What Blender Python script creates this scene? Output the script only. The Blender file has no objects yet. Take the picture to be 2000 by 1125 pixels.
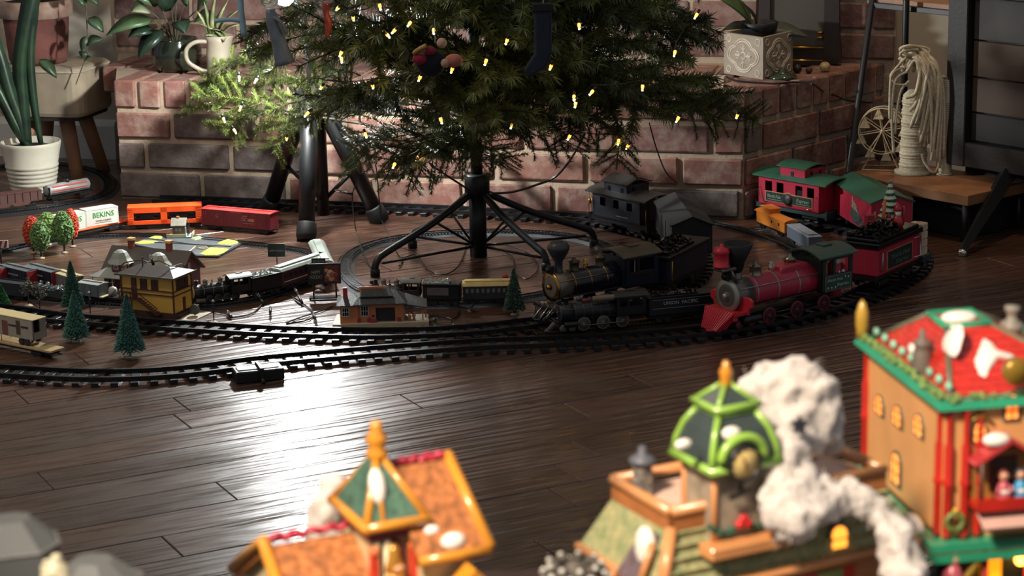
import bpy, bmesh, math, random
from mathutils import Vector, Matrix
random.seed(7)
SC = bpy.context.scene
COL = SC.collection
PI = math.pi
# ------------------------------------------------------------------ camera
F_PX, PITCH, ROLL, CAM_H = 4400.0, math.radians(14.0), -0.02, 1.05
FW = Vector((0, math.cos(PITCH), -math.sin(PITCH)))
_r = Vector((1, 0, 0)); _u = _r.cross(FW)
RT = _r*math.cos(ROLL) + _u*math.sin(ROLL)
UP = -_r*math.sin(ROLL) + _u*math.cos(ROLL)
CAM = Vector((0, 0, CAM_H))
cd = bpy.data.cameras.new('camera'); cam = bpy.data.objects.new('camera', cd); COL.objects.link(cam)
cam.matrix_world = Matrix(((RT.x, UP.x, -FW.x, CAM.x), (RT.y, UP.y, -FW.y, CAM.y), (RT.z, UP.z, -FW.z, CAM.z), (0, 0, 0, 1)))
cd.sensor_width = 36.0; cd.lens = 36.0*F_PX/2000; cd.clip_start = 0.05; cd.clip_end = 50
cd.dof.use_dof = True; cd.dof.focus_distance = 4.5; cd.dof.aperture_fstop = 17
SC.camera = cam
# ------------------------------------------------------------------ world, lamps, exposure
W = bpy.data.worlds.new('night_room'); SC.world = W; W.use_nodes = True
W.node_tree.nodes['Background'].inputs[0].default_value = (0.72, 0.75, 0.82, 1)
W.node_tree.nodes['Background'].inputs[1].default_value = 0.31
SC.view_settings.view_transform = 'Standard'; SC.view_settings.look = 'None'
SC.view_settings.exposure = 0.0; SC.view_settings.gamma = 1.0; SC.view_settings.use_curve_mapping = False
def lamp(name, kind, loc, energy, color, size=0.1, target=None, **kw):
    l = bpy.data.lights.new(name, kind); l.energy = energy; l.color = color
    if kind == 'AREA': l.size = size
    else: l.shadow_soft_size = size
    for k, v in kw.items(): setattr(l, k, v)
    o = bpy.data.objects.new(name, l); COL.objects.link(o); o.location = loc
    if target is not None:
        o.rotation_euler = (Vector(target)-Vector(loc)).to_track_quat('-Z', 'Y').to_euler()
    return o
# warm ceiling lamps of the room, high above and behind the photographer's left / above the right corner
lamp('ceiling_lamp_light', 'AREA', (-1.7, 3.3, 2.4), 15, (1.0, 0.78, 0.58), 0.35, (-0.2, 4.6, 0.0))
lamp('corner_lamp_light', 'SPOT', (0.9, 4.6, 2.4), 48, (1.0, 0.64, 0.34), 0.03, (0.78, 5.02, 0.2), spot_size=math.radians(46), spot_blend=0.6)
# added unseen spot light that brightens the village on the table
lamp('table_lamp_light', 'SPOT', (-0.42, 0.40, 1.62), 165, (1.0, 0.83, 0.66), 0.10, (0.13, 1.14, 0.64), spot_size=math.radians(38), spot_blend=0.5)

# ------------------------------------------------------------------ survey: where a line of sight meets a height or a depth
def ray(px, py): return FW + RT*((px-1000)/F_PX) + UP*((562.5-py)/F_PX)
def fl(px, py, z=0.0):
    d = ray(px, py); t = (z-CAM_H)/d.z
    return CAM + d*t
def at(px, py, Y):
    d = ray(px, py); return CAM + d*(Y/d.y)
def mpp(P): return (Vector(P)-CAM).dot(FW)/F_PX          # metres per pixel at P
def flat(v): return Vector((v.x, v.y, 0))
# ------------------------------------------------------------------ materials
def lin(h):
    if isinstance(h, str):
        h = h.lstrip('#'); c = [int(h[i:i+2], 16)/255 for i in (0, 2, 4)]
    else: c = list(h)
    return tuple(x/12.92 if x <= 0.04045 else ((x+0.055)/1.055)**2.4 for x in c) + (1.0,)
MATS = {}
def mat(name, col, rough=0.5, metal=0.0, var=0.12, vs=40.0, bump=0.0, bs=120.0, emit=0.0, coat=0.0, col2=None, trans=0.0, spec=0.5, ecol=None, alpha=1.0):
    if name in MATS: return MATS[name]
    m = bpy.data.materials.new(name); m.use_nodes = True; nt = m.node_tree; N = nt.nodes; L = nt.links
    b = N['Principled BSDF']
    b.inputs['Roughness'].default_value = rough; b.inputs['Metallic'].default_value = metal
    b.inputs['Specular IOR Level'].default_value = spec
    if coat: b.inputs['Coat Weight'].default_value = coat; b.inputs['Coat Roughness'].default_value = 0.12
    if trans: b.inputs['Transmission Weight'].default_value = trans
    if alpha < 1: b.inputs['Alpha'].default_value = alpha
    c = lin(col); c2 = lin(col2) if col2 else tuple(x*(1-2.2*var) for x in c[:3])+(1,)
    tc = N.new('ShaderNodeTexCoord'); ns = N.new('ShaderNodeTexNoise'); ns.inputs['Scale'].default_value = vs; ns.inputs['Detail'].default_value = 3
    L.new(tc.outputs['Object'], ns.inputs['Vector'])
    rp = N.new('ShaderNodeValToRGB'); rp.color_ramp.elements[0].position = 0.35; rp.color_ramp.elements[1].position = 0.65
    rp.color_ramp.elements[0].color = c2; rp.color_ramp.elements[1].color = c
    L.new(ns.outputs['Fac'], rp.inputs['Fac']); L.new(rp.outputs['Color'], b.inputs['Base Color'])
    if bump:
        n2 = N.new('ShaderNodeTexNoise'); n2.inputs['Scale'].default_value = bs; n2.inputs['Detail'].default_value = 2
        bp = N.new('ShaderNodeBump'); bp.inputs['Strength'].default_value = bump; bp.inputs['Distance'].default_value = 0.002
        L.new(tc.outputs['Object'], n2.inputs['Vector']); L.new(n2.outputs['Fac'], bp.inputs['Height']); L.new(bp.outputs['Normal'], b.inputs['Normal'])
    if emit:
        b.inputs['Emission Color'].default_value = lin(ecol or col); b.inputs['Emission Strength'].default_value = emit
    MATS[name] = m; return m
# ------------------------------------------------------------------ mesh builder
class MB:
    def __init__(s): s.v = []; s.f = []; s.m = []; s.mats = []; s.cur = 0; s.sm = []; s.smooth = False
    def use(s, m):
        if m not in s.mats: s.mats.append(m)
        s.cur = s.mats.index(m); return s
    def add(s, vs, fs, M=None):
        o = len(s.v)
        s.v += [tuple(M @ Vector(p)) if M is not None else tuple(p) for p in vs]
        for f in fs: s.f.append(tuple(o+i for i in f)); s.m.append(s.cur); s.sm.append(s.smooth)
        return s
    def box(s, c, d, rot=None):
        x, y, z = d[0]/2, d[1]/2, d[2]/2
        vs = [(-x, -y, -z), (x, -y, -z), (x, y, -z), (-x, y, -z), (-x, -y, z), (x, -y, z), (x, y, z), (-x, y, z)]
        M = Matrix.Translation(c)
        if rot: M = M @ Matrix.Rotation(rot[0], 4, 'X') @ Matrix.Rotation(rot[1], 4, 'Y') @ Matrix.Rotation(rot[2], 4, 'Z') if not isinstance(rot, Matrix) else M @ rot
        return s.add(vs, [(0, 3, 2, 1), (4, 5, 6, 7), (0, 1, 5, 4), (1, 2, 6, 5), (2, 3, 7, 6), (3, 0, 4, 7)], M)
    def bb(s, x0, x1, y0, y1, z0, z1): return s.box(((x0+x1)/2, (y0+y1)/2, (z0+z1)/2), (x1-x0, y1-y0, z1-z0))
    def cbox(s, c, d, b=None):                      # chamfered box
        b = b if b is not None else 0.12*min(d)
        x, y, z = d[0]/2, d[1]/2, d[2]/2
        P = []; 
        for sx in (-1, 1):
            for sy in (-1, 1):
                for sz in (-1, 1):
                    P += [(sx*x, sy*(y-b), sz*(z-b)), (sx*(x-b), sy*y, sz*(z-b)), (sx*(x-b), sy*(y-b), sz*z)]
        bm = bmesh.new()
        for p in P: bm.verts.new(p)
        bmesh.ops.convex_hull(bm, input=bm.verts)
        bm.verts.index_update()
        vs = [v.co.copy() for v in bm.verts]; fs = [[v.index for v in f.verts] for f in bm.faces]; bm.free()
        return s.add(vs, fs, Matrix.Translation(c))
    def tube(s, pts, r, n=8, cap=True, closed=False):
        pts = [Vector(p) for p in pts]; k = len(pts)
        rs = r if isinstance(r, (list, tuple)) else [r]*k
        vs = []; fs = []; prev = None
        for i, p in enumerate(pts):
            if closed: t = pts[(i+1) % k]-pts[i-1]
            else: t = (pts[min(i+1, k-1)]-pts[max(i-1, 0)])
            if t.length < 1e-9: t = Vector((0, 0, 1))
            t.normalize()
            if prev is None:
                a = Vector((0, 0, 1)) if abs(t.z) < 0.9 else Vector((1, 0, 0))
                a = (a - t*a.dot(t)).normalized()
            else:
                a = prev - t*prev.dot(t)
                a = a.normalized() if a.length > 1e-6 else t.orthogonal().normalized()
            prev = a; b = t.cross(a)
            for j in range(n):
                th = 2*PI*j/n; vs.append(p + (a*math.cos(th)+b*math.sin(th))*rs[i])
        for i in range(k-1 + (1 if closed else 0)):
            for j in range(n):
                i2 = (i+1) % k; j2 = (j+1) % n
                fs.append((i*n+j, i*n+j2, i2*n+j2, i2*n+j))
        if cap and not closed:
            fs.append(tuple(reversed(range(n)))); fs.append(tuple((k-1)*n+j for j in range(n)))
        sm = s.smooth; s.smooth = n > 5; s.add(vs, fs); s.smooth = sm; return s
    def cyl(s, p0, p1, r0, r1=None, n=16): return s.tube([p0, p1], [r0, r0 if r1 is None else r1], n)
    def lathe(s, prof, n=24, c=(0, 0, 0), axis='Z', rib=None, a0=0.0, sharp=False):
        vs = []; fs = []; k = len(prof)
        for r, z in prof:
            for j in range(n):
                th = 2*PI*j/n+a0; vs.append((r*math.cos(th), r*math.sin(th), z))
        for i in range(k-1):
            for j in range(n):
                j2 = (j+1) % n; fs.append((i*n+j, i*n+j2, (i+1)*n+j2, (i+1)*n+j))
        if prof[0][0] > 1e-6: fs.append(tuple(reversed(range(n))))
        if prof[-1][0] > 1e-6: fs.append(tuple((k-1)*n+j for j in range(n)))
        M = Matrix.Translation(c)
        if axis == 'X': M = M @ Matrix.Rotation(PI/2, 4, 'Y')
        if axis == 'Y': M = M @ Matrix.Rotation(-PI/2, 4, 'X')
        if isinstance(axis, Matrix): M = M @ axis
        sm = s.smooth; s.smooth = not sharp; s.add(vs, fs, M); s.smooth = sm; return s
    def sph(s, c, r, n=12, sc=(1, 1, 1), M=None):
        k = max(4, n//2); vs = []; fs = []
        for i in range(1, k):
            a = PI*i/k
            for j in range(n):
                th = 2*PI*j/n; vs.append((r*sc[0]*math.sin(a)*math.cos(th), r*sc[1]*math.sin(a)*math.sin(th), r*sc[2]*math.cos(a)))
        vs += [(0, 0, r*sc[2]), (0, 0, -r*sc[2])]; T = len(vs)-2; B = T+1
        for i in range(k-2):
            for j in range(n):
                j2 = (j+1) % n; fs.append((i*n+j, (i+1)*n+j, (i+1)*n+j2, i*n+j2))
        for j in range(n):
            j2 = (j+1) % n; fs.append((T, j, j2)); fs.append((B, (k-2)*n+j2, (k-2)*n+j))
        sm = s.smooth; s.smooth = True; s.add(vs, fs, Matrix.Translation(c) @ (M if M is not None else Matrix())); s.smooth = sm; return s
    def prism(s, poly, a, b, axis='Z'):
        # polygon in 2-D extruded from a to b along an axis: Z (x,y), Y (x,z), X (y,z)
        n = len(poly)
        def P(p, t): return {'Z': (p[0], p[1], t), 'Y': (p[0], t, p[1]), 'X': (t, p[0], p[1])}[axis]
        vs = [P(p, a) for p in poly]+[P(p, b) for p in poly]
        fs = [tuple(reversed(range(n))), tuple(range(n, 2*n))]
        for i in range(n): j = (i+1) % n; fs.append((i, j, n+j, n+i))
        return s.add(vs, fs)
    def slab(s, quad, t):                            # a thick sheet over 3 or 4 corner points
        q = [Vector(p) for p in quad]; nrm = (q[1]-q[0]).cross(q[2]-q[0]).normalized()*t
        n = len(q); vs = q+[p+nrm for p in q]
        fs = [tuple(reversed(range(n))), tuple(range(n, 2*n))]+[(i, (i+1) % n, n+(i+1) % n, n+i) for i in range(n)]
        return s.add(vs, fs)
    def mesh(s, name):
        me = bpy.data.meshes.new(name); me.from_pydata(s.v, [], s.f)
        for m in s.mats: me.materials.append(m)
        if s.m:
            me.polygons.foreach_set('material_index', s.m); me.polygons.foreach_set('use_smooth', s.sm)
        me.update()
        bm = bmesh.new(); bm.from_mesh(me); bmesh.ops.recalc_face_normals(bm, faces=bm.faces); bm.to_mesh(me); bm.free()
        return me
    def build(s, name, m=None, parent=None, loc=None, rz=0.0, bevel=0.0, label=None):
        if m is not None:
            if not s.mats: s.mats = [m]
        o = bpy.data.objects.new(name, s.mesh(name)); COL.objects.link(o)
        if parent is not None: o.parent = parent
        if loc is not None: o.location = loc
        if rz: o.rotation_euler.z = rz
        if bevel:
            md = o.modifiers.new('bevel', 'BEVEL'); md.width = bevel; md.segments = 2; md.limit_method = 'ANGLE'
        if label: o['label'] = label
        return o
def tag(o, label, cat, group=None):
    o['label'] = label; o['category'] = cat
    if group: o['group'] = group
    return o
def thing(name, label, cat, loc=(0, 0, 0), rz=0.0, group=None, sc=1.0):
    o = bpy.data.objects.new(name, None); o.empty_display_size = 0.02; COL.objects.link(o)
    o.location = loc; o.rotation_euler = (0, 0, rz); o.scale = (sc, sc, sc)
    return tag(o, label, cat, group)
def struct(o): o['kind'] = 'structure'; return o
def dup(o, parent=None):
    c = o.copy(); COL.objects.link(c)
    if parent is not None: c.parent = parent
    for ch in list(o.children): dup(ch, c)
    return c
def inst(src, name, parent, loc, rz=0.0, sc=None):   # another part sharing the mesh
    c = src.copy(); c.name = name; COL.objects.link(c); c.parent = parent; c.location = loc; c.rotation_euler.z = rz
    if sc: c.scale = sc
    return c
def text(name, s, size, m, parent, loc, rot=(PI/2, 0, 0), shear=0.0, ext=0.0002, align='CENTER', width=None, space=1.0):
    cu = bpy.data.curves.new('tmp', 'FONT'); cu.body = s; cu.size = size; cu.extrude = ext; cu.shear = shear
    cu.align_x = align; cu.align_y = 'CENTER'; cu.resolution_u = 2; cu.space_character = space
    o = bpy.data.objects.new('tmp', cu); COL.objects.link(o)
    me = bpy.data.meshes.new_from_object(o.evaluated_get(bpy.context.evaluated_depsgraph_get()))
    bpy.data.objects.remove(o); bpy.data.curves.remove(cu)
    me.materials.clear(); me.materials.append(m)
    o = bpy.data.objects.new(name, me); COL.objects.link(o); o.parent = parent; o.location = loc; o.rotation_euler = rot
    if width:
        xs = [v.co.x for v in me.vertices]; w = max(xs)-min(xs); k = width/w; o.scale = (k, o.scale[1], 1)
    return o
def frame(a, b):                                     # ground frame along two sighted floor points
    A, B = fl(*a), fl(*b); d = B-A
    return A, math.atan2(d.y, d.x), d.length
def spline(pts, n=12, closed=False):
    P = [Vector(p) for p in pts]; out = []; k = len(P)
    for i in range(k if closed else k-1):
        g = (lambda j: P[j % k]) if closed else (lambda j: P[max(0, min(k-1, j))])
        p0, p1, p2, p3 = g(i-1), g(i), g(i+1), g(i+2)
        for j in range(n):
            t = j/n
            out.append(0.5*((2*p1)+(p2-p0)*t+(2*p0-5*p1+4*p2-p3)*t*t+(3*p1-p0-3*p2+p3)*t*t*t))
    if not closed: out.append(P[-1])
    return out
def resample(pts, step):
    out = [pts[0].copy()]; acc = 0.0
    for a, b in zip(pts, pts[1:]):
        L = (b-a).length
        while L > 1e-9 and acc+L >= step:
            t = (step-acc)/L; a = a.lerp(b, t); out.append(a.copy()); L = (b-a).length; acc = 0.0
        acc += L
    return out
BLACK = mat('black_plastic', '#0b0d10', 0.42, var=0.1)
STEEL = mat('rail_metal', '#8a8c90', 0.28, 1.0)
CHROME = mat('chrome_trim', '#c8c4b8', 0.18, 1.0)
BRASS = mat('brass_trim', '#c8963c', 0.25, 1.0)
WHITE = mat('white_paint', '#d8d6cc', 0.5, var=0.05)
DARKWHEEL = mat('wheel_black', '#141414', 0.45)
SNOW = mat('painted_snow', '#f0e9de', 0.35, var=0.03)
# ================================================================== SETTING
PL_A = math.radians(27.0)
def floor_material():
    m = bpy.data.materials.new('espresso_floorboards'); m.use_nodes = True; nt = m.node_tree; N = nt.nodes; L = nt.links
    b = N['Principled BSDF']
    geo = N.new('ShaderNodeNewGeometry'); mp = N.new('ShaderNodeMapping'); mp.vector_type = 'TEXTURE'; mp.inputs['Rotation'].default_value = (0, 0, PL_A)
    L.new(geo.outputs['Position'], mp.inputs['Vector'])
    def noise(sc, stretch, det=3.0):
        q = N.new('ShaderNodeMapping'); q.inputs['Scale'].default_value = stretch; L.new(mp.outputs['Vector'], q.inputs['Vector'])
        n = N.new('ShaderNodeTexNoise'); n.inputs['Scale'].default_value = sc; n.inputs['Detail'].default_value = det; L.new(q.outputs['Vector'], n.inputs['Vector']); return n
    oi = N.new('ShaderNodeObjectInfo')
    grain = noise(14, (1, 14, 1)); blotch = noise(5, (1, 2, 1))
    r1 = N.new('ShaderNodeValToRGB'); e = r1.color_ramp.elements
    e[0].position = 0.0; e[0].color = lin('#4e382c'); e[1].position = 1.0; e[1].color = lin('#6a4a39')
    L.new(oi.outputs['Random'], r1.inputs['Fac'])
    r2 = N.new('ShaderNodeValToRGB'); e = r2.color_ramp.elements
    e[0].position = 0.35; e[0].color = (0.42, 0.38, 0.36, 1); e[1].position = 0.7; e[1].color = (1, 1, 1, 1)
    L.new(grain.outputs['Fac'], r2.inputs['Fac'])
    mx = N.new('ShaderNodeMix'); mx.data_type = 'RGBA'; mx.blend_type = 'MULTIPLY'; mx.inputs['Factor'].default_value = 0.8
    L.new(r1.outputs['Color'], mx.inputs['A']); L.new(r2.outputs['Color'], mx.inputs['B'])
    L.new(mx.outputs['Result'], b.inputs['Base Color'])
    rr = N.new('ShaderNodeMapRange'); rr.inputs['From Min'].default_value = 0.3; rr.inputs['From Max'].default_value = 0.7
    rr.inputs['To Min'].default_value = 0.26; rr.inputs['To Max'].default_value = 0.40
    L.new(blotch.outputs['Fac'], rr.inputs['Value']); L.new(rr.outputs['Result'], b.inputs['Roughness'])
    # hand-scraped ripples running along the boards
    rip = noise(9, (0.55, 7.0, 1), 1.5); fine = noise(60, (1, 5, 1), 2)
    b1 = N.new('ShaderNodeBump'); b1.inputs['Strength'].default_value = 1.0; b1.inputs['Distance'].default_value = 0.005
    b2 = N.new('ShaderNodeBump'); b2.inputs['Strength'].default_value = 0.22; b2.inputs['Distance'].default_value = 0.001
    L.new(rip.outputs['Fac'], b1.inputs['Height']); L.new(fine.outputs['Fac'], b2.inputs['Height']); L.new(b1.outputs['Normal'], b2.inputs['Normal'])
    L.new(b2.outputs['Normal'], b.inputs['Normal']); L.new(b2.outputs['Normal'], b.inputs['Coat Normal'])
    b.inputs['Coat Weight'].default_value = 0.45; b.inputs['Coat Roughness'].default_value = 0.11
    return m
FLOORM = floor_material()
floor = MB().bb(-4, 4, -1.5, 7.5, -0.03, -0.006).build('floor', FLOORM); struct(floor)
pu = Vector((math.cos(PL_A), math.sin(PL_A), 0)); pv = Vector((-pu.y, pu.x, 0))
plank_src = {}
PW = 0.088
def in_view(p, mrg=60):
    v = p-CAM; w = v.dot(FW)
    if w < 0.3: return False
    x = 1000+F_PX*v.dot(RT)/w; y = 562.5-F_PX*v.dot(UP)/w
    return -mrg < x < 2000+mrg and -mrg < y < 1125+mrg
rnd = random.Random(3)
n_pl = 0
hA, hB = fl(232, 388), fl(1455, 430); hd = (hB-hA).normalized(); hn = Vector((-hd.y, hd.x, 0)); HL = (hB-hA).length
for k in range(20, 72):
    v = k*PW; s = -3.0 + rnd.random()*0.8
    while s < 5.0:
        Ln = rnd.choice((0.6, 0.8, 1.0, 1.2))
        vis = False
        for i in range(9):
            for dv in (-0.5, 0.5):
                p = pu*(s+Ln*i/8)+pv*(v+PW*dv)
                if in_view(p) and (p-hA).dot(hn) < 0.62: vis = True
        if vis:
            if Ln not in plank_src:
                plank_src[Ln] = MB().cbox((0, 0, -0.003), (Ln-0.0014, PW-0.0016, 0.0062), 0.0009).build('plank', FLOORM, floor); o = plank_src[Ln]
            else:
                o = plank_src[Ln].copy(); o.name = 'plank'; COL.objects.link(o)
            o.location = pu*(s+Ln/2)+pv*v; o.location.z = rnd.uniform(-0.0004, 0.0002); o.rotation_euler.z = PL_A; n_pl += 1
        s += Ln
print('planks', n_pl)
# --- painted wall in one plane behind the brick chimney breast
def hp(u, n, z=0.0): p = hA+hd*u+hn*n; p.z = z; return p
HANG = math.atan2(hd.y, hd.x)
PLASTER = mat('beige_wall_paint', '#b5ab98', 0.85, var=0.04, vs=6, bump=0.1, bs=300)
wall_back = MB().bb(-2.2, 4.2, 0.475, 0.60, -0.03, 2.6).build('wall_back', PLASTER, loc=hA, rz=HANG); struct(wall_back)
BASEB = mat('white_baseboard_paint', '#c9c8c2', 0.4, var=0.03)
bl = MB().prism([(0.475, 0), (0.458, 0), (0.458, 0.085), (0.463, 0.094), (0.475, 0.10)], -2.2, -0.21, 'X').build('baseboard_left', BASEB, loc=hA, rz=HANG); struct(bl)
br_ = MB().prism([(0.475, 0), (0.458, 0), (0.458, 0.085), (0.463, 0.094), (0.475, 0.10)], 1.78, 4.2, 'X').build('baseboard_right', BASEB, loc=hA, rz=HANG); struct(br_)
# --- bricks
def brick_mat(name, cols, wash, wcol='#b8a794', whi=0.62):
    m = bpy.data.materials.new(name); m.use_nodes = True; nt = m.node_tree; N = nt.nodes; L = nt.links
    b = N['Principled BSDF']; b.inputs['Roughness'].default_value = 0.85
    oi = N.new('ShaderNodeObjectInfo'); tc = N.new('ShaderNodeTexCoord')
    ad = N.new('ShaderNodeVectorMath'); ad.operation = 'ADD'
    L.new(tc.outputs['Object'], ad.inputs[0])
    sc = N.new('ShaderNodeVectorMath'); sc.operation = 'SCALE'; sc.inputs['Scale'].default_value = 7.0
    L.new(oi.outputs['Location'], sc.inputs[0]); L.new(sc.outputs['Vector'], ad.inputs[1])
    rp = N.new('ShaderNodeValToRGB'); els = rp.color_ramp.elements
    els[0].position = 0; els[0].color = lin(cols[0]); els[1].position = 1; els[1].color = lin(cols[-1])
    for i, c in enumerate(cols[1:-1]):
        x = els.new((i+1)/(len(cols)-1)); x.color = lin(c)
    L.new(oi.outputs['Random'], rp.inputs['Fac'])
    n1 = N.new('ShaderNodeTexNoise'); n1.inputs['Scale'].default_value = 22; n1.inputs['Detail'].default_value = 6; n1.inputs['Roughness'].default_value = 0.65
    L.new(ad.outputs['Vector'], n1.inputs['Vector'])
    w = N.new('ShaderNodeValToRGB'); w.color_ramp.elements[0].position = whi-0.12; w.color_ramp.elements[1].position = whi+0.16
    w.color_ramp.elements[1].color = (wash, wash, wash, 1); w.color_ramp.elements[0].color = (0, 0, 0, 1); L.new(n1.outputs['Fac'], w.inputs['Fac'])
    mx = N.new('ShaderNodeMix'); mx.data_type = 'RGBA'; mx.inputs['B'].default_value = lin(wcol)
    L.new(w.outputs['Color'], mx.inputs['Factor']); L.new(rp.outputs['Color'], mx.inputs['A'])
    n2 = N.new('ShaderNodeTexNoise'); n2.inputs['Scale'].default_value = 9; n2.inputs['Detail'].default_value = 3; L.new(ad.outputs['Vector'], n2.inputs['Vector'])
    m2 = N.new('ShaderNodeMix'); m2.data_type = 'RGBA'; m2.blend_type = 'MULTIPLY'; m2.inputs['B'].default_value = (0.5, 0.48, 0.5, 1)
    L.new(n2.outputs['Fac'], m2.inputs['Factor']); L.new(mx.outputs['Result'], m2.inputs['A']); L.new(m2.outputs['Result'], b.inputs['Base Color'])
    n3 = N.new('ShaderNodeTexNoise'); n3.inputs['Scale'].default_value = 90; n3.inputs['Detail'].default_value = 4; L.new(ad.outputs['Vector'], n3.inputs['Vector'])
    bp = N.new('ShaderNodeBump'); bp.inputs['Strength'].default_value = 0.6; bp.inputs['Distance'].default_value = 0.003
    L.new(n3.outputs['Fac'], bp.inputs['Height']); L.new(bp.outputs['Normal'], b.inputs['Normal'])
    return m
BRICK = brick_mat('whitewashed_red_brick', ['#865a4e', '#946455', '#76504a', '#9a6c5c', '#865c54'], 0.8, whi=0.57)
BRICKD = brick_mat('charred_dark_brick', ['#5a4f4a', '#6a5a52', '#4c4644', '#6e5c54'], 0.8, '#8f867c', 0.55)
BRICKW = brick_mat('chimney_brick', ['#75524c', '#836055', '#6a4a44', '#644844'], 0.7, '#a8958a', 0.55)
MORTAR = mat('sand_mortar', '#a89680', 0.95, var=0.06, vs=60, bump=0.8, bs=160)
bsrc = {}
def brick(parent, loc, rz, dims, m, key=None):
    key = (round(dims[0], 3), round(dims[1], 3), round(dims[2], 3), m.name)
    if key not in bsrc:
        r2 = random.Random(str(key)); mb = MB(); mb.cbox((0, 0, 0), dims, 0.0035)
        mb.v = [(x+r2.uniform(-.0012, .0012), y+r2.uniform(-.0012, .0012), z+r2.uniform(-.0012, .0012)) for x, y, z in mb.v]
        o = mb.build('brick', m, parent); bsrc[key] = o
    else:
        o = bsrc[key].copy(); COL.objects.link(o); o.name = 'brick'; o.parent = parent
    o.location = loc; o.rotation_euler.z = rz; return o
rb = random.Random(11)
HH = 0.278; CH = 0.0705; MO = 0.0115
hearth = thing('hearth', 'raised brick fireplace hearth with whitewashed red bricks and sand coloured mortar', 'hearth', hA, HANG)
TA = math.radians(61.0)                     # splay of the angled ends
CL = 0.55
rc = Vector((HL, 0, 0)); rdir = Vector((math.cos(TA), math.sin(TA), 0)); rnrm = Vector((math.sin(TA), -math.cos(TA), 0))
ldir = Vector((-math.cos(TA), math.sin(TA), 0))
e = 0.007; bk = 0.4545
core = [(e, e), (HL-e, e), (HL+bk/math.tan(TA)-e, bk), (-0.185, bk)]
MB().prism(core, 0.0, HH-0.004, 'Z').build('mortar', MORTAR, hearth)
# stretcher courses on the front
BL = 0.2; pitch = 0.2085
for row in range(3):
    z = MO*0.35+row*CH+0.029; u = 0.006
    first = [0.197, 0.063, 0.13][row]
    k = 0
    while u < HL-0.012:
        Ln = first if k == 0 else 0.197
        Ln = min(Ln, HL-0.006-u)
        if Ln > 0.02:
            m = BRICKD if (row < 2 and u < 0.3) or (row == 0 and 1.18 < u < 1.35) or rb.random() < 0.05 else BRICK
            brick(hearth, (u+Ln/2, 0.045+rb.uniform(-.0015, .0015), z), 0, (Ln, 0.09, 0.058), m)
        u += Ln+MO; k += 1
# rowlock course on top: front row shows its ends, a second row behind
RP = 0.0612
n_r = int(HL/RP)
for k in range(n_r+1):
    u = 0.03+k*(HL-0.055)/n_r
    brick(hearth, (u, 0.1+rb.uniform(-.002, .002), HH-0.031+rb.uniform(-.001, .001)), 0, (0.0505, 0.2, 0.062), BRICK)
for k in range(-2, n_r+1):
    u = 0.03+k*(HL-0.055)/n_r
    brick(hearth, (u, 0.31, HH-0.031+rb.uniform(-.0015, .0005)), 0, (0.0505, 0.2, 0.062), BRICK)
# right splayed end
for row in range(3):
    z = MO*0.35+row*CH+0.029; s = 0.008; k = 0
    while s < CL-0.03:
        Ln = ([0.09, 0.16, 0.05][row] if k == 0 else 0.197); Ln = min(Ln, CL-s)
        if Ln > 0.02:
            c = rc+rdir*(s+Ln/2)-rnrm*0.045
            brick(hearth, (c.x, c.y, z), TA, (Ln, 0.09, 0.058), BRICKD if rb.random() < 0.15 else BRICK)
        s += Ln+MO; k += 1
for k in range(9):
    c = rc+rdir*(0.035+k*RP)-rnrm*0.06
    brick(hearth, (c.x, c.y, HH-0.0300), TA, (0.0505, 0.12, 0.063), BRICK)
# chimney breast: brick face on the back wall
breast = MB().bb(-0.19, 1.745, 0.456, 0.476, 0.0, 1.05).build('wall_chimney', MORTAR, loc=hA, rz=HANG); struct(breast)
for row in range(5):
    z = HH+0.012+0.029+row*CH; u = -0.186; k = 0
    while u < 1.74:
        Ln = ([0.11, 0.197, 0.05, 0.16, 0.197][row] if k == 0 else 0.197); Ln = min(Ln, 1.742-u)
        if Ln > 0.02: brick(breast, (u+Ln/2, 0.458, z), 0, (Ln, 0.02, 0.058), BRICKW)
        u += Ln+MO; k += 1
# ================================================================== WORK LIGHT TRIPOD
BLKTUBE = mat('satin_black_tube', '#0d1013', 0.46, var=0.08, vs=12)
RUBBER = mat('black_rubber', '#101112', 0.6)
f1, f2, f3 = fl(598, 470), fl(524, 410), fl(745, 434)
apex = at(607, 185, 4.80)
tri = thing('tripod', 'black work light tripod standing behind the train loop under the left side of the tree', 'tripod', flat((f1+f2+f3)/3))
tb = flat((f1+f2+f3)/3)
for f in (f1, f2, f3):
    d = (apex-f).normalized(); a = apex+Vector((f.x-apex.x, f.y-apex.y, 0))*0.10
    mb = MB().tube([f+d*0.03-tb, f.lerp(a, 0.5)-tb, a-tb], [0.0175, 0.0185, 0.0200], 12)
    mb.build('leg', BLKTUBE, tri)
    mb = MB().tube([f-tb+Vector((0, 0, .001)), f+d*0.012-tb, f+d*0.036-tb, f+d*0.040-tb], [0.0195, 0.0225, 0.021, 0.0185], 12); mb.build('rubber_foot', RUBBER, tri)
    mid = f.lerp(a, 0.42); cb = tb+Vector((0.012, 0.0, 0.05))
    MB().tube([mid-tb, cb-tb], 0.0045, 6).build('brace', BLKTUBE, tri)
MB().tube([Vector((0.012, 0, 0.02)), Vector((0.012, 0, 0.2)), apex-tb+Vector((0, 0, 0.02))], 0.0135, 12).build('centre_column', BLKTUBE, tri)
MB().lathe([(0.0, -0.03), (0.026, -0.03), (0.03, 0.0), (0.022, 0.02), (0.0, 0.024)], 16, apex-tb).build('hub', BLKTUBE, tri)
LP = at(555, -6, 4.70)
MB().tube([apex-tb, at(600, 110, 4.81)-tb, at(580, 10, 4.80)-tb, LP-tb+Vector((0.0, 0.05, 0.03)), LP-tb+Vector((0, .03, .012))], 0.005, 10).build('mast', BLKTUBE, tri)
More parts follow.
